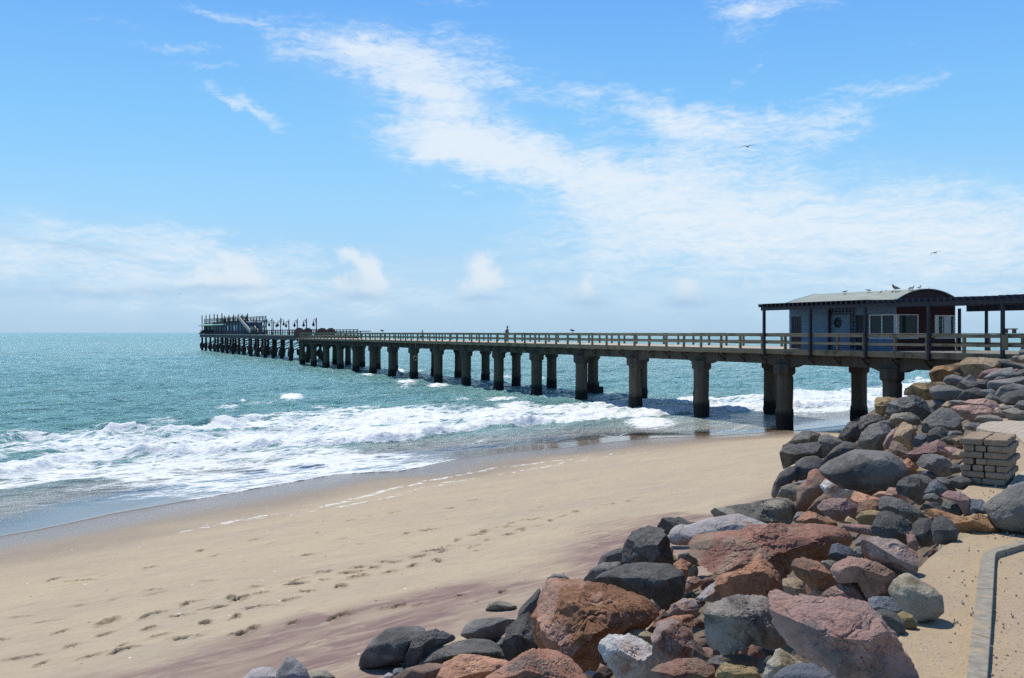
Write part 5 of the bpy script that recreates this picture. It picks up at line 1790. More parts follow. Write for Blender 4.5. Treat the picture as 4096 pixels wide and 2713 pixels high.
 ("A", "grey", "a", "angular grey stone left of the maroon red rounded rock", [(1638,1405),(1660,1350),(1730,1323),(1803,1380),(1825,1430),(1795,1463),(1700,1450)]),
 ("A", "mauve", "r", "maroon red rounded rock on the sand below the brick stack", [(1648,1305),(1700,1258),(1800,1256),(1873,1310),(1885,1380),(1903,1455),(1830,1455),(1770,1350)]),
 ("A", "blue", "a", "blue grey block right of the maroon red rounded rock", [(1868,1355),(1900,1323),(1990,1328),(2043,1400),(2050,1458),(1960,1460),(1900,1440)]),
 ("B", "orange", "b", "orange tan slab lying on the sand beside the blue grey block", [(1560,120),(1700,128),(1820,163),(1900,178),(2010,138),(2105,185),(2168,240),(2155,285),(2080,305),(1950,300),(1840,292),(1760,210),(1640,190)]),
 ("B", "grey", "r", "large grey boulder at the right frame edge on the path", [(2083,105),(2150,40),(2280,-60),(2420,-120),(2560,-60),(2620,120),(2560,285),(2368,292),(2250,288),(2180,268),(2128,205)]),
 ("B", "tangrey", "b", "broad flat tan grey slab with cracks left of the red standing rock", [(-120,140),(0,100),(200,70),(390,20),(490,15),(552,55),(573,130),(525,185),(480,228),(350,245),(200,250),(60,230),(-80,195)]),
 ("C", "palepink", "r", "long smooth grey slab with pink edges behind the huge red block", [(2022,255),(2060,205),(2160,188),(2300,138),(2450,108),(2560,148),(2640,180),(2700,240),(2560,270),(2368,285),(2200,300),(2060,330),(2028,298)]),
 ("B", "red", "B", "huge dark red block in the middle of the rock bank", [(-285,335),(-150,312),(0,300),(150,270),(350,230),(600,213),(780,208),(950,218),(1018,250),(1023,400),(960,410),(840,410),(815,530),(540,540),(470,650),(300,660),(0,650),(-200,570),(-292,440)]),
 ("B", "dark", "b", "black upright rock right of the huge red block", [(1163,325),(1190,220),(1215,143),(1300,136),(1400,163),(1442,220),(1448,395),(1380,370),(1270,350)]),
 ("B", "dark", "b", "small dark rock with a flat grey top beside the black sphere like one", [(1488,245),(1540,188),(1600,183),(1652,225),(1658,385),(1560,415),(1500,370)]),
 ("B", "dark", "r", "black egg shaped rock on the sand left of the orange slab", [(1643,255),(1665,190),(1720,166),(1790,200),(1833,270),(1833,372),(1740,390),(1660,385)]),
 ("B", "brown", "r", "small brown stone behind the black egg shaped rock", [(1618,195),(1650,143),(1710,143),(1745,170),(1670,210),(1640,222)]),
 ("B", "grey", "a", "grey chip between the black upright rock and the flat topped one", [(1413,205),(1450,195),(1485,240),(1450,258)]),
 ("B", "mauve", "r", "maroon stone wedged below the black upright rock", [(1438,315),(1500,318),(1533,390),(1512,440),(1450,410)]),
 ("B", "grey", "r", "grey stone at the left foot of the black upright rock", [(1033,395),(1070,338),(1130,328),(1175,345),(1120,400),(1050,408)]),
 ("B", "pitted", "b", "pitted red grey boulder at the edge of the sandy path", [(1088,405),(1110,350),(1190,333),(1290,353),(1350,348),(1430,398),(1503,450),(1508,642),(1420,638),(1350,610),(1220,540),(1110,510)]),
 ("B", "blue", "a", "blue grey angular stone with bright facets left of the pitted boulder", [(828,515),(850,398),(900,388),(980,408),(1033,460),(1055,503),(990,508),(960,538),(880,528)]),
 ("B", "grey", "a", "grey stone squeezed between the bright faceted stone and the pitted boulder", [(1038,425),(1090,398),(1105,515),(1060,508)]),
 ("B", "tangrey", "a", "small pale tan stone in front of the bright faceted stone", [(758,535),(820,516),(933,535),(890,580),(830,608),(790,580)]),
 ("B", "redorange", "a", "rough red brown rock below the huge red block's right end", [(528,585),(560,528),(620,498),(740,528),(823,600),(903,690),(885,738),(800,778),(690,750),(640,700),(570,650)]),
 ("B", "pink", "b", "pink flat topped slab with a black shadowed side below the pitted boulder", [(828,605),(900,558),(990,493),(1100,513),(1250,558),(1393,640),(1335,728),(1315,778),(1150,840),(1120,810),(1050,700),(900,720),(868,650)]),
 ("B", "tan", "b", "tan brown cube of rock behind the sharp peaked red rock", [(458,675),(560,648),(633,670),(635,805),(560,832),(490,820),(468,750)]),
 ("B", "redorange", "P", "sharp peaked red rock standing in front of the huge red block", [(-60,650),(40,622),(100,608),(175,570),(215,535),(240,480),(262,458),(310,500),(392,580),(443,640),(493,805),(440,790),(350,775),(170,825),(0,840),(-70,770)]),
 ("B", "palepink", "a", "grey pink rock at the left foot of the sharp peaked one", [(-235,840),(-150,740),(-60,678),(0,638),(85,700),(70,810),(-60,845)]),
 ("B", "pink", "a", "pale pink rock behind the biggest pink boulder", [(758,828),(820,760),(920,708),(1000,663),(1062,690),(1113,770),(1140,868),(1050,872),(880,842)]),
 ("B", "salmon", "a", "small orange pink stone under the rough red brown rock", [(648,808),(710,753),(785,760),(780,808),(700,840)]),
 ("B", "speck", "r", "rounded cream speckled boulder on the sand by the path", [(1308,795),(1340,718),(1400,648),(1460,630),(1530,668),(1640,728),(1698,780),(1708,905),(1640,968),(1520,1005),(1430,940),(1370,860),(1330,830)]),
 ("B", "blue", "a", "flat blue grey rock left of the cream speckled boulder", [(1138,845),(1180,818),(1290,808),(1352,840),(1395,910),(1398,958),(1290,940),(1180,918)]),
 ("B", "dark", "r", "dark grey rock below the flat blue grey one by the path", [(1198,935),(1260,913),(1350,938),(1413,1000),(1423,1085),(1400,1130),(1340,1100),(1260,1010)]),
 ("B", "ochre", "r", "small ochre stone at the foot of the cream speckled boulder", [(1368,955),(1410,928),(1480,948),(1518,1010),(1505,1050),(1420,1062),(1390,1010)]),
 ("B", "pinkbig", "B", "biggest pink boulder, in the right foreground", [(345,800),(380,748),(450,788),(500,828),(650,830),(850,830),(1000,848),(1110,858),(1183,920),(1263,1010),(1353,1100),(1403,1200),(1455,1280),(1505,1400),(1520,1560),(1200,1570),(950,1500),(800,1370),(620,1300),(470,1210),(400,1090),(365,970)]),
 ("B", "greybrown", "B", "large grey brown boulder left of the biggest pink one", [(-160,890),(0,830),(130,798),(300,798),(385,840),(420,1000),(490,1165),(350,1200),(200,1170),(0,1280),(-145,1190)]),
 # middle foreground
 ("C", "pitted", "a", "pinkish grey rock left of the large grey brown one", [(1918,880),(1950,788),(2050,758),(2112,800),(2165,830),(2178,1015),(2110,1010),(1990,1038),(1928,970)]),
 ("C", "redorange", "a", "red stone behind the pinkish grey one", [(1883,848),(1950,778),(2060,738),(2175,728),(2170,810),(2040,792),(1960,840)]),
 ("C", "palepink", "a", "pale grey rock above the pinkish grey one", [(2012,745),(2040,678),(2120,633),(2235,660),(2190,720),(2150,745),(2060,755)]),
 ("C", "white", "a", "white and tan rough rock right of the big rust boulder's foot", [(1593,958),(1610,898),(1660,863),(1780,856),(1862,890),(1928,920),(1943,1020),(1935,1098),(1850,1135),(1720,1135),(1668,1060),(1640,1028)]),
 ("C", "yellow", "r", "smooth pale yellow stone behind the white and tan rock", [(1738,858),(1790,818),(1880,828),(1930,850),(1930,922),(1850,900)]),
 ("C", "salmon", "r", "little upright stone perched at the big rust boulder's right", [(1828,805),(1835,763),(1860,755),(1882,790),(1882,835),(1840,828)]),
 ("C", "rustbig", "B", "big rust brown boulder with a pink lit top edge, front of the bank", [(1180,805),(1200,680),(1240,580),(1270,523),(1350,510),(1480,518),(1560,548),(1680,558),(1800,588),(1900,628),(1972,648),(1990,700),(1935,778),(1870,838),(1750,850),(1620,910),(1600,1070),(1480,1085),(1400,1010),(1330,970),(1230,960),(1188,890)]),
 ("C", "darkbrown", "r", "dark boulder with a brown top behind the big rust one", [(1558,548),(1620,488),(1760,428),(1880,413),(2020,423),(2103,460),(2118,560),(2085,650),(1990,700),(1920,630),(1800,590),(1680,560)]),
 ("C", "grey", "r", "grey boulder left behind the brown topped dark one", [(1498,528),(1550,458),(1620,418),(1720,408),(1745,450),(1650,510),(1560,550)]),
 ("C", "dark", "b", "black upright boulder standing above the brown topped one", [(1728,448),(1760,300),(1800,228),(1890,193),(1980,198),(2012,260),(2053,390),(2045,430),(1930,430),(1800,458)]),
 ("C", "dark", "a", "dark rough rock behind the black upright boulder", [(1952,205),(1990,143),(2090,135),(2140,158),(2213,165),(2160,198),(2045,230),(2010,248)]),
 ("C", "dark", "r", "dark boulder on the sand left of the black upright one", [(1588,435),(1620,368),(1700,333),(1768,320),(1745,410),(1660,430)]),
 ("C", "redorange", "a", "small orange red stone right of the brown topped dark boulder", [(2048,428),(2100,391),(2133,405),(2143,490),(2125,565),(2105,480)]),
 ("C", "pink", "a", "pink stone right of the small orange red one", [(2118,588),(2140,508),(2180,498),(2243,525),(2195,568),(2130,598)]),
 ("C", "grey", "r", "little grey stone behind the big rust boulder's top", [(1278,515),(1320,483),(1380,485),(1418,512),(1350,530)]),
 ("C", "dark", "r", "dark grey boulder hidden behind the big rust one's left side", [(1098,758),(1110,700),(1190,618),(1240,563),(1245,640),(1200,740),(1130,768)]),
 ("C", "dark", "a", "black jagged rock left of the big rust boulder", [(1013,908),(1030,818),(1100,758),(1170,723),(1200,780),(1205,880),(1225,945),(1100,1000),(1050,1022),(1018,970)]),
 ("C", "dark", "r", "little dark rock at the foot of the black jagged one", [(968,915),(1015,868),(1025,965),(990,958)]),
 ("C", "grey", "r", "flat grey boulder half sunk in the sand left of the black jagged rock", [(753,855),(790,788),(850,763),(1000,753),(1092,770),(1045,828),(980,878),(900,895),(800,878)]),
 ("C", "tangrey", "r", "half buried stone alone on the purple sand", [(903,704),(930,663),(990,648),(1060,663),(1108,695),(1000,706)]),
 ("C", "darkbrown", "r", "black boulder farthest out on the sand, left of the bank", [(130,1042),(145,970),(210,888),(300,828),(400,806),(490,813),(542,835),(480,890),(445,950),(425,1018),(300,1038),(180,1052)]),
 ("C", "dark", "a", "black pointed boulder leaning right of the farthest out one", [(392,1072),(420,980),(455,888),(520,848),(600,831),(680,858),(742,890),(650,920),(570,980),(480,1040),(430,1078)]),
 ("C", "darkbrown", "r", "wide brownish grey boulder behind the white stone", [(468,1050),(560,968),(700,908),(820,883),(930,888),(992,930),(1025,1005),(900,998),(760,998),(600,1015)]),
 ("C", "white", "a", "bright white rough stone in the front of the bank", [(438,1078),(520,1008),(600,938),(680,918),(742,940),(778,985),(700,1000),(600,1040),(480,1072)]),
 ("C", "brown", "r", "low purplish brown rock in front of the white stone", [(325,1120),(420,1058),(560,1033),(643,1040),(625,1120),(560,1170),(400,1170)]),
 ("C", "salmon", "b", "long orange pink boulder right of the low purplish brown one", [(607,1120),(650,1028),(760,978),(870,983),(960,1008),(1083,1020),(1050,1070),(960,1100),(880,1120),(800,1165),(640,1170)]),
 ("C", "redgrey", "b", "large red and grey boulder in the centre of the front edge", [(890,1130),(1000,1060),(1100,998),(1190,948),(1340,953),(1432,1000),(1503,1070),(1530,1140),(1490,1220),(1100,1220),(950,1200)]),
 ("C", "tan", "a", "small tan stone between the orange pink and the red grey boulders", [(878,1115),(920,1083),(982,1115),(965,1145),(890,1145)]),
 ("C", "blue", "a", "small blue grey stone beside the low purplish brown rock", [(322,1105),(350,1063),(390,1058),(413,1075),(375,1115)]),
 ("C", "palepink", "r", "small pink grey stone at the left end of the front edge", [(258,1125),(310,1088),(342,1100),(335,1140),(280,1150)]),
 ("C", "red", "b", "flat red boulder at the front edge below the white and tan rock", [(1888,1120),(1960,1050),(2080,1008),(2200,993),(2293,1040),(2305,1115),(2250,1180),(1950,1180)]),
 ("C", "grey", "a", "grey stone right of the flat red boulder", [(2258,1025),(2310,988),(2368,983),(2425,1040),(2368,1068),(2300,1078)]),
 ("C", "ochre", "a", "ochre stone at the front edge below the grey stone", [(2308,1095),(2350,1038),(2420,1058),(2485,1110),(2440,1160),(2320,1160)]),
 ("B", "speck", "a", "tan and white pointed rock at the front edge under the biggest pink boulder", [(298,1450),(340,1350),(400,1238),(440,1226),(500,1258),(560,1298),(645,1340),(600,1420),(470,1490),(340,1500)]),
 ("B", "brown", "r", "flat grey brown stone below the large grey brown boulder", [(-65,1310),(0,1278),(130,1263),(263,1285),(240,1345),(90,1370),(0,1320)]),
 ("B", "ochre", "b", "ochre brown rock at the front edge below the flat grey brown stone", [(-70,1410),(0,1338),(90,1358),(200,1358),(285,1440),(220,1530),(0,1540)]),
 ("B", "blue", "R", "smooth blue grey boulder cut by the lower frame edge", [(390,1470),(470,1388),(580,1343),(700,1338),(805,1380),(910,1455),(850,1560),(460,1560)]),
 ("C", "brown", "a", "small brown stone left of the white and tan rock's foot", [(1555,1120),(1600,1058),(1667,1038),(1685,1095),(1640,1145)]),
 ("C", "white", "a", "little pale stone right of the large red and grey boulder", [(1498,1095),(1540,1073),(1595,1085),(1570,1130),(1510,1130)]),
 ("C", "brown", "a", "small brown stone under the big rust boulder's right tip", [(1928,788),(1960,718),(2000,698),(2015,740),(1970,792)]),
 ("C", "brown", "r", "brown stone between the pinkish grey and the large grey brown rocks", [(2165,1010),(2180,888),(2225,930),(2268,990),(2195,1018)]),
 ("D", "speckgrey", "r", "grey stone poking up at the lower frame edge on the sand", [(1625,1065),(1650,1000),(1690,943),(1730,933),(1803,1000),(1835,1065),(1780,1120),(1660,1120)]),
 ("D", "palepink", "r", "pinkish stone left of the grey one poking up at the lower frame edge", [(1415,1065),(1500,1003),(1560,993),(1622,1010),(1645,1060),(1560,1110),(1450,1100)]),
 ("D", "tangrey", "r", "tan stone right of the grey one poking up at the lower frame edge", [(1797,1050),(1850,1013),(1930,1013),(1985,1055),(1900,1095),(1830,1095)]),
 ("A", "grey", "a", "small grey stone between the cracked flat slab and the red standing rock", [(367,1500),(400,1438),(450,1423),(478,1450),(445,1490),(390,1520)]),
 ("A", "salmon", "a", "salmon stone with grey patches behind the huge red block's top", [(385,1530),(460,1440),(520,1428),(640,1468),(745,1515),(655,1545),(500,1535)]),
 ("A", "tan", "a", "small tan stone behind the huge red block's top right", [(800,1530),(840,1468),(900,1498),(955,1530),(885,1555)]),
 ("B", "mauve", "r", "pinkish brown stone right of the huge red block's upper corner", [(938,240),(1020,233),(1150,238),(1193,270),(1165,318),(1050,300),(970,292)]),
 ("A", "grey", "a", "small grey chip right of the dark grey slanting slab", [(1308,1505),(1350,1493),(1385,1550),(1340,1558)]),
]

KIND = {  # two main colours, patch colour, noise scale
 "dark": ((0.058, 0.058, 0.062), (0.125, 0.124, 0.128), (0.17, 0.165, 0.16), .9),
 "darkbrown": ((0.068, 0.062, 0.057), (0.135, 0.125, 0.114), (0.18, 0.155, 0.13), .9),
 "grey": ((0.13, 0.13, 0.137), (0.215, 0.213, 0.218), (0.09, 0.088, 0.09), .9),
 "pale": ((0.16, 0.16, 0.17), (0.23, 0.225, 0.235), (0.12, 0.12, 0.13), .8),
 "blue": ((0.085, 0.095, 0.115), (0.15, 0.16, 0.185), (0.22, 0.225, 0.235), .9),
 "tangrey": ((0.16, 0.14, 0.105), (0.24, 0.215, 0.165), (0.10, 0.095, 0.085), .9),
"greybrown": ((0.155, 0.125, 0.098), (0.255, 0.22, 0.185), (0.10, 0.085, 0.07), .8),
 "tan": ((0.26, 0.175, 0.10), (0.36, 0.265, 0.17), (0.16, 0.10, 0.06), .9),
 "ochre": ((0.25, 0.175, 0.075), (0.33, 0.245, 0.125), (0.10, 0.08, 0.045), 1.1),
 "yellow": ((0.40, 0.33, 0.19), (0.46, 0.39, 0.25), (0.30, 0.23, 0.13), 1.0),
 "rust": ((0.15, 0.075, 0.03), (0.24, 0.14, 0.065), (0.09, 0.055, 0.03), .9),
 "rustbig": ((0.155, 0.07, 0.032), (0.225, 0.115, 0.06), (0.37, 0.22, 0.16), .7),
 "brown": ((0.15, 0.095, 0.065), (0.24, 0.165, 0.125), (0.09, 0.065, 0.05), 1.0),
 "mauve": ((0.175, 0.09, 0.078), (0.26, 0.155, 0.135), (0.30, 0.21, 0.185), 1.0),
 "red": ((0.17, 0.075, 0.055), (0.27, 0.135, 0.095), (0.29, 0.20, 0.14), .8),
 "redorange": ((0.24, 0.105, 0.055), (0.34, 0.175, 0.105), (0.18, 0.12, 0.09), 1.0),
 "redgrey": ((0.36, 0.165, 0.10), (0.40, 0.215, 0.145), (0.16, 0.145, 0.125), .7),
 "salmon": ((0.36, 0.18, 0.10), (0.44, 0.25, 0.16), (0.27, 0.20, 0.165), 1.0),
 "orange": ((0.38, 0.205, 0.095), (0.46, 0.275, 0.145), (0.30, 0.15, 0.07), .9),
 "pink": ((0.31, 0.18, 0.135), (0.40, 0.255, 0.205), (0.22, 0.125, 0.085), .9),
 "pinkbig": ((0.285, 0.155, 0.12), (0.345, 0.22, 0.18), (0.17, 0.135, 0.125), .8),
 "palepink": ((0.27, 0.245, 0.235), (0.33, 0.30, 0.285), (0.34, 0.19, 0.15), .6),
 "pitted": ((0.20, 0.145, 0.12), (0.30, 0.225, 0.195), (0.20, 0.09, 0.06), 1.1),
 "white": ((0.46, 0.415, 0.37), (0.60, 0.57, 0.54), (0.36, 0.22, 0.16), 1.2),
 "speck": ((0.36, 0.30, 0.215), (0.47, 0.415, 0.32), (0.22, 0.165, 0.09), 1.2),
 "speckgrey": ((0.16, 0.16, 0.16), (0.26, 0.255, 0.25), (0.11, 0.11, 0.11), 1.4),
}


def rock_mat(kind):
    c1, c2, c3, sc = KIND[kind]
    if kind in ("dark", "darkbrown", "grey", "pale"):
        c1, c2, c3 = [(a_ * 1.04, a_ * 0.99, a_ * 0.90) for a_, _, _ in (c1, c2, c3)]
    if kind not in ("dark", "grey", "blue", "darkbrown", "pale", "white", "speck", "ochre", "yellow"):
        c2 = tuple(x * 1.28 for x in c2)
        c1 = tuple(x * 1.12 for x in c1)
    m, t, bs = new_mat("rock " + kind)
    tc = t.node("ShaderNodeTexCoord").outputs["Object"]
    rnd = t.node("ShaderNodeObjectInfo").outputs["Random"]
    off = t.node("ShaderNodeCombineXYZ", {"X": t.m("MULTIPLY", rnd, 57.0), "Y": t.m("MULTIPLY", rnd, 31.0), "Z": t.m("MULTIPLY", rnd, 17.0)}).outputs[0]
    co = t.node("ShaderNodeVectorMath", {0: tc, 1: off}, operation="ADD").outputs[0]
    big = t.noise(co, 1.9 * sc, 5, 0.62, 0.8)
    med = t.noise(co, 7.0 * sc, 9, 0.74, 0.3)
    fine = t.noise(co, 42.0, 5, 0.7)
    c = t.mix(t.ramp(t.m("ADD", t.m("MULTIPLY", big, 0.5), t.m("MULTIPLY", med, 0.5)), 0.34, 0.64), c1, c2)
    c = t.mix(t.m("MULTIPLY", t.ramp(t.m("ADD", t.m("MULTIPLY", t.noise(co, 1.2 * sc, 4, 0.6, 1.0), 0.7), t.m("MULTIPLY", med, 0.3)), 0.50, 0.585), 0.9), c, c3)
    lo = tuple(x * 0.45 for x in c1)
    hi = tuple(min(1, x * 1.55 + 0.03) for x in c2)
    gran = 0.6 if kind not in ("dark", "grey", "blue", "darkbrown", "pale") else 0.5
    c = t.mix(t.m("MULTIPLY", t.ramp(fine, 0.56, 0.70), gran), c, lo)
    c = t.mix(t.m("MULTIPLY", t.ramp(fine, 0.44, 0.30), gran * 0.75), c, hi)
    vor = t.node("ShaderNodeTexVoronoi", {"Vector": t.node("ShaderNodeVectorMath", {0: co, 1: t.node("ShaderNodeTexNoise", {"Vector": co, "Scale": 2.5, "Detail": 4.0}).outputs["Color"]}, operation="ADD").outputs[0], "Scale": 1.3},
                 feature="DISTANCE_TO_EDGE").outputs["Distance"]
    crack = t.m("MULTIPLY", t.ramp(vor, 0.022, 0.004), t.ramp(big, 0.52, 0.66))
    c = t.mix(t.m("MULTIPLY", crack, 0.3), c, tuple(x * 0.3 for x in c1))
    val = t.m("ADD", 0.82, t.m("MULTIPLY", t.m("FRACT", t.m("MULTIPLY", rnd, 7.31)), 0.38))
    c = t.mix(1.0, c, t.node("ShaderNodeCombineColor", {"Red": val, "Green": val, "Blue": val}).outputs[0], "MULTIPLY")
    t._in(bs.inputs["Base Color"], c)
    bs.inputs["Roughness"].default_value = 0.82
    bs.inputs["Specular IOR Level"].default_value = 0.28
    ht = t.m("ADD", t.m("MULTIPLY", med, 1.0), t.m("SUBTRACT", t.m("MULTIPLY", fine, 0.28), t.m("MULTIPLY", crack, 0.6)))
    if kind == "pitted":
        pit = t.node("ShaderNodeTexVoronoi", {"Vector": co, "Scale": 6.0}).outputs["Distance"]
        ht = t.m("SUBTRACT", ht, t.ramp(pit, 0.3, 0.1))
    t._in(bs.inputs["Normal"], t.bump(ht, 0.9, 0.055))
    return m


RM = {k: rock_mat(k) for k in KIND}
import bmesh as _bm


def ico(sub):
    b = _bm.new()
    _bm.ops.create_icosphere(b, subdivisions=sub, radius=1.0)
    b.verts.ensure_lookup_table()
    V = np.array([v.co[:] for v in b.verts])
    Fc = np.array([[v.index for v in f.verts] for f in b.faces])
    b.free()
    return V, Fc


ICO = {4: ico(5), 5: ico(6), 6: ico(7)}
AVAIL = []


def make_rock(i, src, kind, style, label, poly):
    x0, y0, sc = RK[src]
    poly = np.array([(x0 + a / sc, y0 + b / sc) for a, b in poly], float)
    r = np.random.default_rng(1000 + i)
    # centre = mid of bbox; shift to area centroid
    xs, ys = poly[:, 0], poly[:, 1]
    x1, y1 = np.roll(xs, -1), np.roll(ys, -1)
    cr = xs * y1 - x1 * ys
    A = cr.sum() / 2
    cx, cy = ((xs + x1) * cr).sum() / (6 * A), ((ys + y1) * cr).sum() / (6 * A)
    # ground depth at the base of the outline
    base = float(depth(cx, ys.max() - 0.06 * (ys.max() - ys.min()))[0])
    low_v = [(x_, y_) for x_, y_ in zip(xs, ys) if y_ > cy and x_ < 4150]
    if low_v and ys.max() < 2900:
        base = min(base, float(depth(np.array([v[0] for v in low_v]), np.array([v[1] for v in low_v])).min()) * 1.01)
    base = min(base, on_beach(cx, ys.max() - 4)[1])
    hw, hh = (xs.max() - xs.min()) / 2, (ys.max() - ys.min()) / 2
    sz = math.sqrt(hw * hh)
    half_t = 0.9 * sz / F * base * (1.15 if hh < 0.5 * hw else 1.0)
    ray = Vector(((cx - CX) / F, 1.0, -(cy - HY) / F))
    rl = ray.length
    rd = ray / rl
    dist = base * rl + half_t * 0.12
    cen = rd * dist + Vector((0, 0, H))
    Yc = dist / rl
    T = -rd                                     # towards the viewer's side of the bank
    Rv = Vector((0, 0, 1)).cross(T).normalized()   # points right
    if Rv.x < 0:
        Rv = -Rv
    Uv = T.cross(Rv)
    if Uv.z < 0:
        Uv = -Uv
    big = (hw * 2 * 1024 / 4096) > 42
    V, Fc = (ICO[6] if hw * 2 / 4 > 90 else ICO[5]) if big else ICO[4]
    a, b, e = V[:, 0], V[:, 1], V[:, 2]
    rho = np.sqrt(a * a + b * b)
    th = np.arctan2(b, a)
    # radius of the outline by angle (image y runs down)
    dx, dy = xs - cx, -(ys - cy)
    ths = np.linspace(-math.pi, math.pi, 361)
    Rr = np.zeros_like(ths)
    n = len(dx)
    for k in range(n):
        p, q = np.array([dx[k], dy[k]]), np.array([dx[(k + 1) % n], dy[(k + 1) % n]])
        d = q - p
        den = np.cos(ths) * d[1] - np.sin(ths) * d[0]
        den = np.where(np.abs(den) < 1e-9, 1e-9, den)
        tt_ = (p[0] * d[1] - p[1] * d[0]) / den
        uu_ = (p[0] * np.sin(ths) - p[1] * np.cos(ths)) / den
        ok = (tt_ > 0) & (uu_ >= -1e-6) & (uu_ <= 1 + 1e-6)
        Rr = np.where(ok, np.maximum(Rr, tt_), Rr)
    Rr = np.where(Rr <= 0, sz * 0.6, Rr)
    kk = {"r": 9, "R": 11}.get(style, 3)
    w = np.hanning(kk + 2)[1:-1]
    w /= w.sum()
    pad = np.concatenate([Rr[-kk - 1:-1], Rr, Rr[1:kk + 1]])
    Rr = np.convolve(pad, w, "same")[kk:-kk]
    rad = np.interp(th, ths, Rr) * 1.06
    pw_ = {"r": 2.3, "R": 2.2, "b": 3.2, "B": 3.4, "a": 2.7, "P": 2.0}[style]
    s = (rho ** pw_ + np.abs(e) ** pw_) ** (-1 / pw_)
    px2m = Yc / F * (1 - 0.25 * half_t / Yc)
    pts = np.stack([rad * rho / np.maximum(rho, 1e-6) * (rho * s) * np.cos(th) * px2m, rad * (rho * s) * np.sin(th) * px2m, e * s * half_t], 1)
    size = sz * px2m
    # broken faces: planes that cut the near side only, so that the outline stays
    ncut = {"r": 4, "R": 4, "b": 13, "B": 16, "a": 14, "P": 11}[style]
    for c in range(ncut):
        if c == 0:
            nn = np.array([r.uniform(-.25, .25), r.uniform(.75, 1.0), r.uniform(.45, .8)])      # weathered top
            h = r.uniform(.50, .62)
        elif c == 1:
            nn = np.array([r.uniform(-.5, .5), r.uniform(-.62, -.12), 1.0])                      # broken front
            h = r.uniform(.58, .72)
        else:
            nn = np.array([r.uniform(-1, 1), r.choice([r.uniform(-.9, -.1), r.uniform(.5, 1)]), r.uniform(.25, .9)])
            h = r.uniform(.52, .84)
        nn /= np.linalg.norm(nn)
        sup = (pts @ nn)
        lim = sup.max() * h if c < 2 else sup.max() * h
        if c < 2:
            lim = np.quantile(sup, .5) + (sup.max() - np.quantile(sup, .5)) * h
        over = np.maximum(sup - lim, 0)
        rough = {"r": .6, "R": .5}.get(style, 1.0)
        pts = pts - (over * rough)[:, None] * nn[None]
    # bring the outline back to the one in the photograph after the faces were broken off
    tq = np.arctan2(pts[:, 1], pts[:, 0])
    rq = np.hypot(pts[:, 0], pts[:, 1])
    nb = 90
    bi = np.minimum(((tq + math.pi) / (2 * math.pi) * nb).astype(int), nb - 1)
    mx = np.zeros(nb)
    np.maximum.at(mx, bi, rq)
    bc = -math.pi + (np.arange(nb) + 0.5) * 2 * math.pi / nb
    ratio = np.clip(np.interp(bc, ths, Rr) * 1.05 * px2m / np.maximum(mx, 1e-6), 0.95, 1.9)
    kw = np.hanning(7)[1:-1]
    kw /= kw.sum()
    ratio = np.convolve(np.concatenate([ratio[-2:], ratio, ratio[:2]]), kw, "valid")
    sc_q = np.interp(tq, np.concatenate([[bc[-1] - 2 * math.pi], bc, [bc[0] + 2 * math.pi]]), np.concatenate([[ratio[-1]], ratio, [ratio[0]]]))
    pts[:, 0] *= sc_q
    pts[:, 1] *= sc_q
    # surface relief
    nrm = pts / np.maximum(np.linalg.norm(pts, axis=1), 1e-6)[:, None]
    off = r.uniform(-50, 50, 3)
    f1 = fbm(pts / size * 1.5 + off, 4)
    f2 = fbm(pts / size * 4.2 + off, 6, 2.1, 0.6)
    rid = 1 - np.abs(fbm(pts / size * 2.6 - off, 4)) * 2.2
    if style in "abBP":
        st = fbm(pts / size * np.array([1.1, 1.1, 1.1]) + off * 1.7, 4)
        led = np.round(st * 7) / 7 - st                      # broken ledges
        pts = pts + nrm * (led * size * 0.16)[:, None]
    am = {"r": (.055, .022, .015), "R": (.035, .015, .010), "b": (.06, .046, .045), "B": (.065, .05, .06), "a": (.065, .05, .05), "P": (.07, .055, .06)}[style]
    dsp = (am[0] * f1 + am[1] * f2 - am[2] * np.clip(rid - 0.55, 0, 1) * 2) * size
    pts = pts + nrm * dsp[:, None]
    B3 = np.array([Rv, Uv, T])
    wv = pts @ B3
    me = np_mesh("boulder", wv, Fc, True)
    if style in "abBP":
        me.set_sharp_from_angle(angle=math.radians(38))
    o = link("boulder", me, RM[kind])
    o.location = cen
    if kind == "ochre" and style == "b":
        pass
    tag(o, label, "boulder" if size > 0.22 else "stone", "boulders heaped along the shore bank")
    if size <= 0.22:
        o.name = "stone"
    return o


labels_seen = set()
for i, rk in enumerate(ROCKS):
    assert rk[3] not in labels_seen, rk[3]
    labels_seen.add(rk[3])
    make_rock(i, *rk)

# little stones lying deep in the gaps
grng = np.random.default_rng(99)
protos = []
for k, kind in enumerate(["dark", "grey", "tan", "red", "pink", "brown"]):
    V, Fc = ICO[4] if False else ico(4)
    r = np.random.default_rng(500 + k)
    pts = V * np.array([1.0, 0.8, 0.65])
    for c in range(7):
        nn = r.normal(size=3)
        nn /= np.linalg.norm(nn)
        over = np.maximum(pts @ nn - r.uniform(.5, .75), 0)
        pts = pts - over[:, None] * nn[None] * .9
    pts = pts * (1 + 0.10 * fbm(V * 1.7 + k * 9, 4))[:, None]
    protos.append((np_mesh("small_stone", pts, Fc, True), kind))
    protos[-1][0].materials.append(RM[kind])
small_lab = {"dark": "small dark stone wedged low in a gap between the boulders", "grey": "small grey stone wedged low in a gap between the boulders", "tan": "small tan stone wedged low in a gap between the boulders",
             "red": "small red stone wedged low in a gap between the boulders", "pink": "small pink stone wedged low in a gap between the boulders", "brown": "small brown stone wedged low in a gap between the boulders"}
cnt = 0
tries = 0
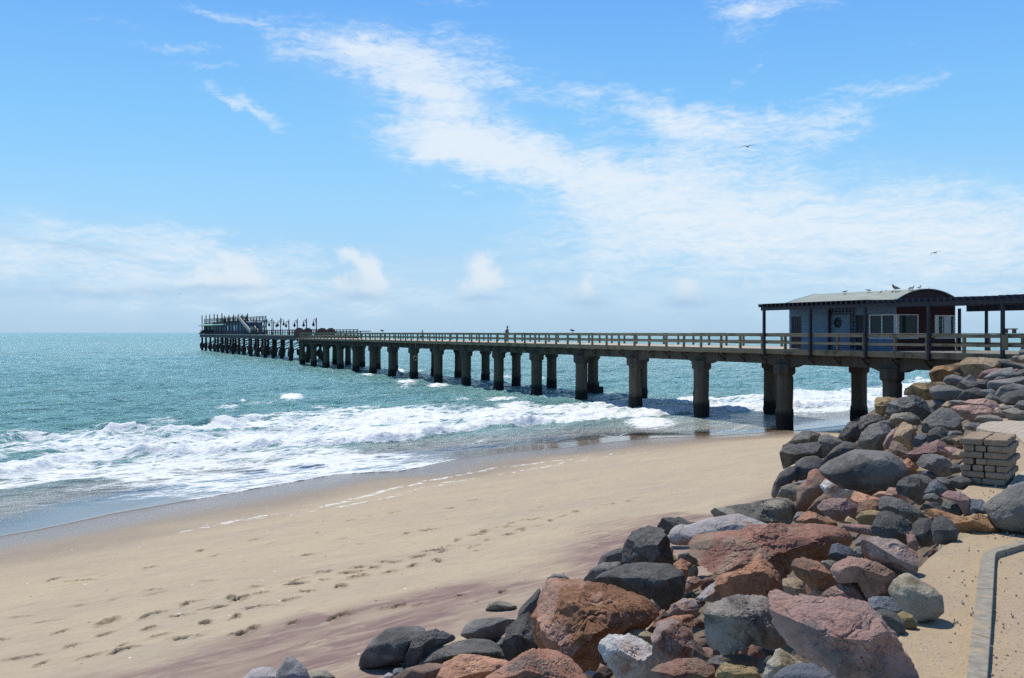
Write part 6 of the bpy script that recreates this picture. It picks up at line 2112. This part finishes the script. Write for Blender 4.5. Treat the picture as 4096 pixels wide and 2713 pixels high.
while cnt < 290 and tries < 6000:
    tries += 1
    py = grng.uniform(1480, 2720)
    px = grng.uniform(1950, 4080)
    lim_l = np.interp(py, [1480, 1600, 1660, 1766, 1878, 1988, 2090, 2261, 2320, 2440, 2560, 2720], [3760, 3640, 3480, 3400, 3170, 3130, 2700, 2450, 2380, 2150, 1950, 1650])
    lim_r = np.interp(py, [1480, 1600, 1690, 1800, 1941, 2126, 2172, 2303, 2455, 2525, 2720], [4080, 4080, 3900, 3800, 3800, 3900, 3780, 3640, 3700, 3600, 3640])
    if not (lim_l < px < lim_r):
        continue
    Yd = float(depth(px, py)[0])
    s_ = grng.uniform(20, 56) / F * min(Yd, 26) * 1.0
    me_, kind = protos[int(grng.integers(0, 6))]
    o = bpy.data.objects.new("small_stone", me_)
    col.objects.link(o)
    p = P(px, py, Yd * 1.0)
    o.location = (p.x, p.y + 0.15, min(p.z - 0.20, PATH_Z - 0.03 if Yd < 14 else 9))
    o.scale = (s_, s_, s_)
    o.rotation_euler = tuple(grng.uniform(0, 6.28, 3))
    tag(o, small_lab[kind], "stone", "small %s stones between the boulders" % kind)
    cnt += 1
# ------------------------------------------------------------------ stack of paving bricks
bm_, t, bs = new_mat("concrete paver")
co = t.node("ShaderNodeTexCoord").outputs["Object"]
rnd = t.node("ShaderNodeObjectInfo").outputs["Random"]
co2 = t.node("ShaderNodeVectorMath", {0: co, 1: t.node("ShaderNodeCombineXYZ", {"X": t.m("MULTIPLY", rnd, 30.0), "Y": t.m("MULTIPLY", rnd, 11.0)}).outputs[0]}, operation="ADD").outputs[0]
n1 = t.noise(co2, 9.0, 7, 0.7, 0.5)
n2 = t.noise(co2, 60.0, 5, 0.7)
c = t.mix(t.ramp(n1, 0.3, 0.7), (0.25, 0.165, 0.105), (0.385, 0.295, 0.21))
c = t.mix(t.m("MULTIPLY", rnd, 0.55), c, (0.24, 0.19, 0.135))
c = t.mix(t.m("MULTIPLY", t.ramp(n2, 0.55, 0.72), 0.6), c, (0.12, 0.09, 0.06))
t._in(bs.inputs["Base Color"], c)
bs.inputs["Roughness"].default_value = 0.93
bs.inputs["Specular IOR Level"].default_value = 0.2
t._in(bs.inputs["Normal"], t.bump(t.m("ADD", n1, t.m("MULTIPLY", n2, 0.5)), 0.9, 0.014))
bx_, by_ = on_path(3897, 1941)
BR = MB()
BL, BW, BHT = 0.229, 0.106, 0.0675
BR.box((0, 0, BHT / 2), (BL, BW, BHT))
sx0 = on_path(3843, 1935)
stack_rz = math.radians(-33)
Rm = Matrix.Rotation(stack_rz, 3, "Z")
lvl_name = ["bottom", "second", "third", "fourth", "fifth", "sixth", "top"]
protoB = BR.build("paving_brick", bm_, bevel=0.016)
half = MB()
half.box((0, 0, BHT / 2), (BW, BW, BHT))
protoH = half.build("paving_brick", bm_, bevel=0.016)
brng = np.random.default_rng(8)
used_p = {"B": False, "H": False}
nlev = 7
pos_name = ["leftmost", "second from left", "third from left", "rightmost"]
LV = 0.071


def place(kind_, lx_, ly_, lev, rz_, lab):
    pr = protoB if kind_ == "B" else protoH
    if not used_p[kind_]:
        o = pr
        used_p[kind_] = True
    else:
        o = pr.copy()
        col.objects.link(o)
    jig = 0.006
    shift = 0.016 * ((lev % 2) * 2 - 1) + (0.018 if lev in (0, 1) else 0) * -1
    v = Rm @ Vector((lx_ + shift + brng.uniform(-jig, jig), ly_ + brng.uniform(-jig, jig), 0))
    o.location = (sx0[0] + v.x, sx0[1] + v.y, PATH_Z + 0.005 + lev * LV)
    o.rotation_euler = (0, 0, stack_rz + rz_ + brng.uniform(-0.05, 0.05))
    o.scale = (1, 1, 1)
    tag(o, lab, "paving brick", "pavers in the square brick stack")


D_ROWS = 7
for lev in range(nlev):
    stretch = lev % 2 == 0
    ln = lvl_name[lev]
    lay = "course of the brick stack"
    # front face
    if lev in (0, 3, 5):
        units = [("H", 0.06), ("H", 0.18), ("B", 0.355)]
    elif lev in (2, 6):
        units = [("H", 0.06), ("H", 0.18), ("H", 0.30), ("H", 0.42)] if lev == 2 else [("B", 0.118), ("B", 0.358)]
    else:
        units = [("B", 0.118), ("B", 0.358)]
    nm4 = {2: ["left", "right"], 3: ["left", "middle", "right"], 4: ["leftmost", "second", "third", "rightmost"]}[len(units)]
    for (k_, lx_), nm_ in zip(units, nm4):
        place(k_, lx_, 0.06, lev, 0, "%s paver in the front of the %s %s" % (nm_, ln, lay))
    rows = range(1, D_ROWS) if lev == nlev - 1 else range(1, D_ROWS)
    for rI in rows:
        ly_ = 0.06 + rI * 0.121
        ordn = ["", "second", "third", "fourth", "fifth", "sixth", "last"][rI]
        if lev == nlev - 1:
            for lx_, nm_ in ((0.118, "left"), (0.358, "right")):
                place("B", lx_, ly_, lev, 0, "%s paver of the %s row back on top of the brick stack" % (nm_, ordn))
        else:
            place("B", 0.118, ly_, lev, 0, "left side paver, %s row back in the %s %s" % (ordn, ln, lay))
            place("B", 0.358, ly_, lev, 0, "right side paver, %s row back in the %s %s" % (ordn, ln, lay))

# ------------------------------------------------------------------ gulls
M_gw = simple_mat("white plumage", (0.70, 0.69, 0.67), (0.80, 0.79, 0.77), 20, 0.8, 0.0)
M_gg = simple_mat("grey plumage", (0.16, 0.165, 0.18), (0.25, 0.25, 0.265), 20, 0.8, 0.0)
M_gb = simple_mat("brown plumage", (0.16, 0.12, 0.09), (0.26, 0.20, 0.155), 20, 0.8, 0.0)
M_gk = simple_mat("dark wing tip", (0.02, 0.025, 0.035), (0.05, 0.055, 0.07), 20, 0.8, 0.0)
M_leg = simple_mat("gull leg", (0.35, 0.15, 0.08), (0.4, 0.2, 0.1), 20, 0.7, 0.0)


def gull(loc, rz, sz_, lab, pose="stand", body=M_gw, back=M_gg, group="gulls resting on the cabin roof"):
    root = empty("gull", loc, rz)
    root.scale = (sz_, sz_, sz_)
    tag(root, lab, "gull", group)
    lift = 0.13 if pose != "sit" else 0.0
    c = MB()
    if pose == "lean":
        path = [(-0.22, 0, .13), (-0.12, 0, .12), (0, 0, .11), (.10, 0, .13), (.18, 0, .17), (.21, 0, .19), (.25, 0, .19), (.285, 0, .18)]
    else:
        path = [(-0.20, 0, .045), (-0.12, 0, .075), (0, 0, .10), (.09, 0, .14), (.13, 0, .20), (.145, 0, .245), (.165, 0, .27), (.20, 0, .265)]
    rr = [.012, .055, .095, .085, .058, .046, .043, .014]
    c.tube([(x, y, z_ + lift) for x, y, z_ in path], rr, 12)
    c.build("body", body, root)
    c = MB()
    tip = path[-1]
    c.tube([(tip[0] - .012, 0, tip[2] + lift), (tip[0] + .05, 0, tip[2] - .012 + lift)], [.013, .004], 6)
    c.build("beak", M_leg, root)
    for s in (-1, 1):
        c = MB()
        c.tube([(.05, s * .072, .135 + lift), (-.05, s * .088, .105 + lift), (-.16, s * .06, .075 + lift), (-.27, s * .02, .05 + lift)], [.03, .05, .035, .008], 8)
        c.build("wing", back, root)
        if pose != "sit":
            c = MB()
            c.tube([(0.0, s * .035, lift + .03), (-.01, s * .035, 0.0)], .009, 6)
            c.tube([(-.02, s * .035, .004), (.05, s * .035, .004)], [.008, .018], 6)
            c.build("leg", M_leg, root)
    return root


def roof_pt(px, py):
    """where a photo ray over the roof meets the curved roof, or the nearest crest point"""
    best = None
    r = (px - CX) / F
    for w in np.linspace(WC - HALF + .1, WC + HALF - .1, 120):
        b0 = pw(0, w)
        u = (b0.x - b0.y * r) / (-PA.x + PA.y * r)
        if not (UR0 < u < UR1):
            continue
        p = pw(u, w, arc_z(w) + 0.05)
        yy = HY - (p.z - H) / p.y * F
        e = abs(yy - py)
        if best is None or e < best[0]:
            best = (e, p)
    return best[1]


G2 = lambda x, y: (2980 + x / 2.574, 1080 + y / 2.574)
gl_ = [((1028, 250), 0.15, 1.0, "lean", M_gw, M_gg, "gull bending forward at the far left of the cabin's ridge"),
       ((1270, 235), 2.9, .95, "lean", M_gw, M_gg, "gull facing left alone between the leftmost gull and the sitting pair"),
       ((1395, 232), 0.3, .85, "sit", M_gw, M_gw, "white gull crouching left in the sitting pair on the ridge"),
       ((1437, 231), 0.1, .9, "sit", M_gw, M_gg, "gull crouching right in the sitting pair on the ridge"),
       ((1422, 298), 3.0, 1.0, "lean", M_gw, M_gg, "gull walking on the roof slope below the ridge, over its own shadow"),
       ((1518, 228), 0.6, .8, "sit", M_gw, M_gg, "small gull crouching just left of the big brown gull"),
       ((1552, 226), 2.75, 1.5, "stand", M_gb, M_gb, "big brown young gull standing tall on the ridge"),
       ((1694, 218), -1.6, .85, "stand", M_gw, M_gg, "shorter gull standing in the pair right of the brown gull"),
       ((1722, 215), -1.2, 1.05, "stand", M_gw, M_gg, "taller gull standing in the pair right of the brown gull"),
       ((1798, 211), -1.5, 1.12, "stand", M_gw, M_gg, "gull standing upright alone near the roof's gable end"),
       ((1882, 210), 0.4, .95, "sit", M_gw, M_gg, "gull crouching over the gable's highest point"),
       ((1937, 213), 1.5, .7, "sit", M_gw, M_gw, "last small gull peeping over the gable on the right")]
for (p_, rz, s_, pose, b_, k_, lab) in gl_:
    gull(roof_pt(*G2(*p_)), rz, s_ * 0.72, lab, pose, b_, k_)
# small dark birds on the railing
bpz = DECK + 1.055
for (px, lab) in ((2290, "small dark bird perched on the pier's railing left of the cabin"), (1529, "tiny dark bird perched on the far railing near the arched panels")):
    uu = u_at(px, -0.12)
    gull(pw(uu, -0.12, bpz), 2.6, 1.25 if px < 1600 else .95, lab, "lean", M_gk, M_gk, "dark birds perched on the railing")


def flyer(px, py, Y, span_px, lab, prof, body_poly, rz=0.0):
    """prof: left and right wing centre lines in span units from the photo (x right, z up)"""
    root = empty("flying_gull", P(px, py, Y))
    tag(root, lab, "gull", "gulls flying above the pier")
    k = span_px / F * Y
    for pts in prof:
        c = MB()
        n = len(pts)
        V, Fc = [], []
        for i, (x, z_) in enumerate(pts):
            f = i / (n - 1)
            ch = 0.17 * (1 - f ** 2.2) + 0.016
            sweep = -0.02 + 0.10 * f * f - 0.05 * f
            for (yy, zz) in ((-ch * .5, 0.0), (-ch * .2, .020 * (1 - f) + .008), (ch * .5, 0.0), (-ch * .2, -.010 * (1 - f) - .002)):
                V.append((x * k, (yy + sweep) * k, (z_ + zz + yy * 0.12) * k))
        for i in range(n - 1):
            for q in range(4):
                Fc.append((i * 4 + q, i * 4 + (q + 1) % 4, (i + 1) * 4 + (q + 1) % 4, (i + 1) * 4 + q))
        Fc += [(3, 2, 1, 0), tuple((n - 1) * 4 + q for q in range(4))]
        c.add(V, Fc, True)
        c.build("wing", M_gk, root)
    c = MB()
    c.tube([(x * k, y * k, z_ * k) for x, y, z_, r_ in body_poly], [r_ * k for *_, r_ in body_poly], 12)
    c.build("body", M_gw, root)
    return root


flyer(2990, 588, 45, 75, "large gull gliding with wings spread wide, high in the clouds",
      [[(-0.02, .02), (-.10, .035), (-.20, .03), (-.33, -.005), (-.50, -.035)], [(0.0, .02), (.08, .06), (.16, .085), (.28, .09), (.48, .10)]],
      [(-.07, .03, .03, .008), (-.04, .02, .02, .028), (0, 0, .0, .040), (.045, -.02, -.015, .035), (.065, -.04, -.03, .02), (.085, -.05, -.045, .006)])
flyer(3740, 1010, 60, 44, "smaller gull flapping with its left wing bent down, above the cabin",
      [[(-.06, .0), (-.18, -.01), (-.30, -.06), (-.36, -.16), (-.38, -.34)], [(0.02, .03), (.10, .06), (.20, .11), (.32, .11), (.54, .085)]],
      [(-.18, .03, .0, .02), (-.10, .02, -.02, .05), (0, 0, -.04, .065), (.10, -.02, -.06, .05), (.18, -.03, -.07, .012)])
flyer(720, 1175, 120, 14, "distant bird speck low over the sea horizon left of the jetty head",
      [[(-.02, .02), (-.2, .08), (-.5, .16)], [(.02, .02), (.2, -.06), (.5, -.16)]], [(-.12, 0, 0, .02), (0, 0, 0, .05), (.12, 0, 0, .02)])

# ------------------------------------------------------------------ people on the pier
M_skin = simple_mat("skin", (0.20, 0.105, 0.07), (0.24, 0.13, 0.09), 8, 0.6, 0.0)
M_hair = simple_mat("dark hair", (0.02, 0.015, 0.012), (0.035, 0.025, 0.02), 30, 0.7, 0.0)
M_shirt = simple_mat("white shirt", (0.62, 0.64, 0.70), (0.70, 0.71, 0.76), 8, 0.8, 0.0)
M_vest = simple_mat("grey vest", (0.10, 0.095, 0.105), (0.14, 0.13, 0.14), 12, 0.9, 0.0)
M_trous = simple_mat("khaki trousers", (0.20, 0.155, 0.105), (0.26, 0.205, 0.145), 10, 0.9, 0.0)
M_navy = simple_mat("dark jacket", (0.02, 0.022, 0.035), (0.035, 0.04, 0.055), 10, 0.9, 0.0)


def skinned(name, verts, edges, radii, mat, parent, rootv=0, sub=2):
    me = bpy.data.meshes.new(name)
    me.from_pydata(verts, edges, [])
    o = link(name, me, mat, parent)
    md = o.modifiers.new("skin", "SKIN")
    for v, r_ in zip(me.skin_vertices[0].data, radii):
        v.radius = r_ if hasattr(r_, "__len__") else (r_, r_)
    me.skin_vertices[0].data[rootv].use_root = True
    sb = o.modifiers.new("sub", "SUBSURF")
    sb.levels = sb.render_levels = sub
    dg = bpy.context.evaluated_depsgraph_get()
    me2 = bpy.data.meshes.new_from_object(o.evaluated_get(dg))
    o.modifiers.clear()
    o.data = me2
    if not me2.materials:
        me2.materials.append(mat)
    me2.polygons.foreach_set("use_smooth", np.ones(len(me2.polygons), dtype=bool))
    return o


def person(loc, rz, label, shirt, vest, trous, standing=True):
    """faces +x; arms bent with the hands together in front of the waist"""
    root = empty("person", loc, rz)
    tag(root, label, "person")
    if standing:
        J = {"pel": (0, 0, .95), "wai": (0, 0, 1.10), "che": (0.02, 0, 1.32), "nek": (.02, 0, 1.50), "hd0": (.05, 0, 1.60), "hd1": (.06, 0, 1.70), "hd2": (.05, 0, 1.79), "nos": (.155, 0, 1.66),
             "hpL": (0, .09, .92), "knL": (.10, .12, .50), "anL": (.02, .14, .09), "toL": (.20, .15, .04), "hpR": (0, -.09, .92), "knR": (-.02, -.12, .50), "anR": (-.14, -.13, .10), "toR": (.05, -.15, .04),
             "shL": (.0, .19, 1.44), "elL": (-.14, .26, 1.17), "wrL": (.13, .12, 1.06), "hnL": (.21, .06, 1.06), "shR": (.0, -.19, 1.44), "elR": (-.16, -.27, 1.17), "wrR": (.13, -.12, 1.05), "hnR": (.21, -.05, 1.04)}
    else:
        J = {"pel": (0, 0, .52), "wai": (-.02, 0, .68), "che": (0.0, 0, .92), "nek": (.02, 0, 1.10), "hd0": (.05, 0, 1.19), "hd1": (.06, 0, 1.29), "hd2": (.05, 0, 1.38), "nos": (.155, 0, 1.25),
             "hpL": (.05, .10, .50), "knL": (.45, .14, .52), "anL": (.45, .14, .09), "toL": (.62, .15, .05), "hpR": (.05, -.10, .50), "knR": (.45, -.14, .52), "anR": (.45, -.14, .09), "toR": (.62, -.15, .05),
             "shL": (.0, .20, 1.03), "elL": (.02, .27, .75), "wrL": (.28, .16, .62), "hnL": (.37, .12, .60), "shR": (.0, -.20, 1.03), "elR": (.02, -.27, .75), "wrR": (.28, -.16, .62), "hnR": (.37, -.12, .60)}
    R0 = {"pel": (.15, .11), "wai": (.14, .10), "che": (.17, .12), "nek": .055, "hd0": .075, "hd1": .10, "hd2": .07, "nos": .022, "hpL": .095, "knL": .06, "anL": .045, "toL": .04, "hpR": .095, "knR": .06, "anR": .045, "toR": .04,
          "shL": .065, "elL": .045, "wrL": .032, "hnL": .04, "shR": .065, "elR": .045, "wrR": .032, "hnR": .04}
    E = [("pel", "wai"), ("wai", "che"), ("che", "nek"), ("nek", "hd0"), ("hd0", "hd1"), ("hd1", "hd2"), ("hd1", "nos"), ("pel", "hpL"), ("hpL", "knL"), ("knL", "anL"), ("anL", "toL"), ("pel", "hpR"), ("hpR", "knR"), ("knR", "anR"), ("anR", "toR"),
         ("che", "shL"), ("shL", "elL"), ("elL", "wrL"), ("wrL", "hnL"), ("che", "shR"), ("shR", "elR"), ("elR", "wrR"), ("wrR", "hnR")]
    names = list(J)
    verts = [Vector(J[k]) for k in names]
    edges = [(names.index(a), names.index(b)) for a, b in E]
    radii = [R0[k] for k in names]
    # fingers: four and a thumb on each hand, curled
    for s, hn, wr in ((1, "hnL", "wrL"), (-1, "hnR", "wrR")):
        hp, wp = Vector(J[hn]), Vector(J[wr])
        d = (hp - wp).normalized()
        for q in range(4):
            b_ = hp + Vector((0, 0, 0.03 - 0.02 * q))
            i0 = len(verts)
            L_ = (.05, .057, .052, .042)[q]
            verts += [b_ + d * .03, b_ + d * (.03 + L_ * .6) + Vector((0, 0, -.012)), b_ + d * (.03 + L_ * .8) + Vector((0, 0, -.035))]
            radii += [.010, .009, .008]
            edges += [(names.index(hn), i0), (i0, i0 + 1), (i0 + 1, i0 + 2)]
        i0 = len(verts)
        verts += [hp + Vector((-.01, 0, .045)), hp + d * .03 + Vector((0, 0, .06))]
        radii += [.011, .010]
        edges += [(names.index(hn), i0), (i0, i0 + 1)]
    skinned("body", verts, edges, radii, M_skin, root, 0, 1)

    def part(nm, chain_sets, mat, grow):
        ks = []
        for a, b in chain_sets:
            for k in (a, b):
                if k not in ks:
                    ks.append(k)
        vv = [J[k] if isinstance(k, str) else k for k in ks]
        ee = [(ks.index(a), ks.index(b)) for a, b in chain_sets]
        rr = []
        for k in ks:
            q = R0[k]
            rr.append((q[0] + grow, q[1] + grow) if hasattr(q, "__len__") else q + grow)
        return skinned(nm, vv, ee, rr, mat, root, 0, 1)

    part("trousers", [("pel", "hpL"), ("hpL", "knL"), ("knL", "anL"), ("pel", "hpR"), ("hpR", "knR"), ("knR", "anR")], trous, .022)
    J["slL"] = tuple(Vector(J["shL"]).lerp(Vector(J["elL"]), .75))
    J["slR"] = tuple(Vector(J["shR"]).lerp(Vector(J["elR"]), .75))
    R0["slL"] = R0["slR"] = .055
    part("shirt", [("wai", "che"), ("che", "shL"), ("shL", "slL"), ("che", "shR"), ("shR", "slR")], shirt, .014)
    if vest is not None:
        c = MB()
        zb, zt_ = J["pel"][2] + .02, J["nek"][2] - .05
        N = 22
        V, Fc = [], []
        lv = [(zb, .185, .150), (zb + .16, .180, .148), (zb + .32, .20, .165), (zt_ - .06, .19, .155), (zt_, .13, .10)]
        for (zz, ra, rb) in lv:
            for k in range(N):
                a_ = math.radians(28) + (2 * math.pi - math.radians(56)) * k / (N - 1)
                for g_ in (0, .012):
                    V.append(((rb + g_) * math.cos(a_) + .01, (ra + g_) * math.sin(a_), zz))
        for i in range(len(lv) - 1):
            for k in range(N - 1):
                q = lambda ii, kk, gg: (ii * N + kk) * 2 + gg
                Fc.append((q(i, k, 1), q(i, k + 1, 1), q(i + 1, k + 1, 1), q(i + 1, k, 1)))
                Fc.append((q(i, k + 1, 0), q(i, k, 0), q(i + 1, k, 0), q(i + 1, k + 1, 0)))
        c.add(V, Fc, True)
        c.build("vest", vest, root)
    hd = Vector(J["hd1"])
    c = MB()
    c.tube([hd + Vector((-.075, 0, -.08)), hd + Vector((-.06, 0, 0)), hd + Vector((-.02, 0, .07)), hd + Vector((.03, 0, .115))], [.05, .088, .092, .05], 12)
    c.build("hair", M_hair, root)
    for s in (-1, 1):
        c = MB()
        c.tube([hd + Vector((-.01, s * .092, -.02)), hd + Vector((-.01, s * .112, .01))], [.018, .022], 8)
        c.build("ear", M_skin, root)
    return root


uM = u_at(2028, 1.2)
pm = pw(uM, 1.2, DECK)
person(pm, math.radians(-20), "man in a grey vest, white shirt and khaki trousers walking along the pier", M_shirt, M_vest, M_trous, True)
uM = u_at(1690, 5.5)
pm = pw(uM, 5.5, DECK)
person(pm, math.radians(-120), "person in a dark top sitting low behind the pier railing", M_navy, None, M_navy, False)
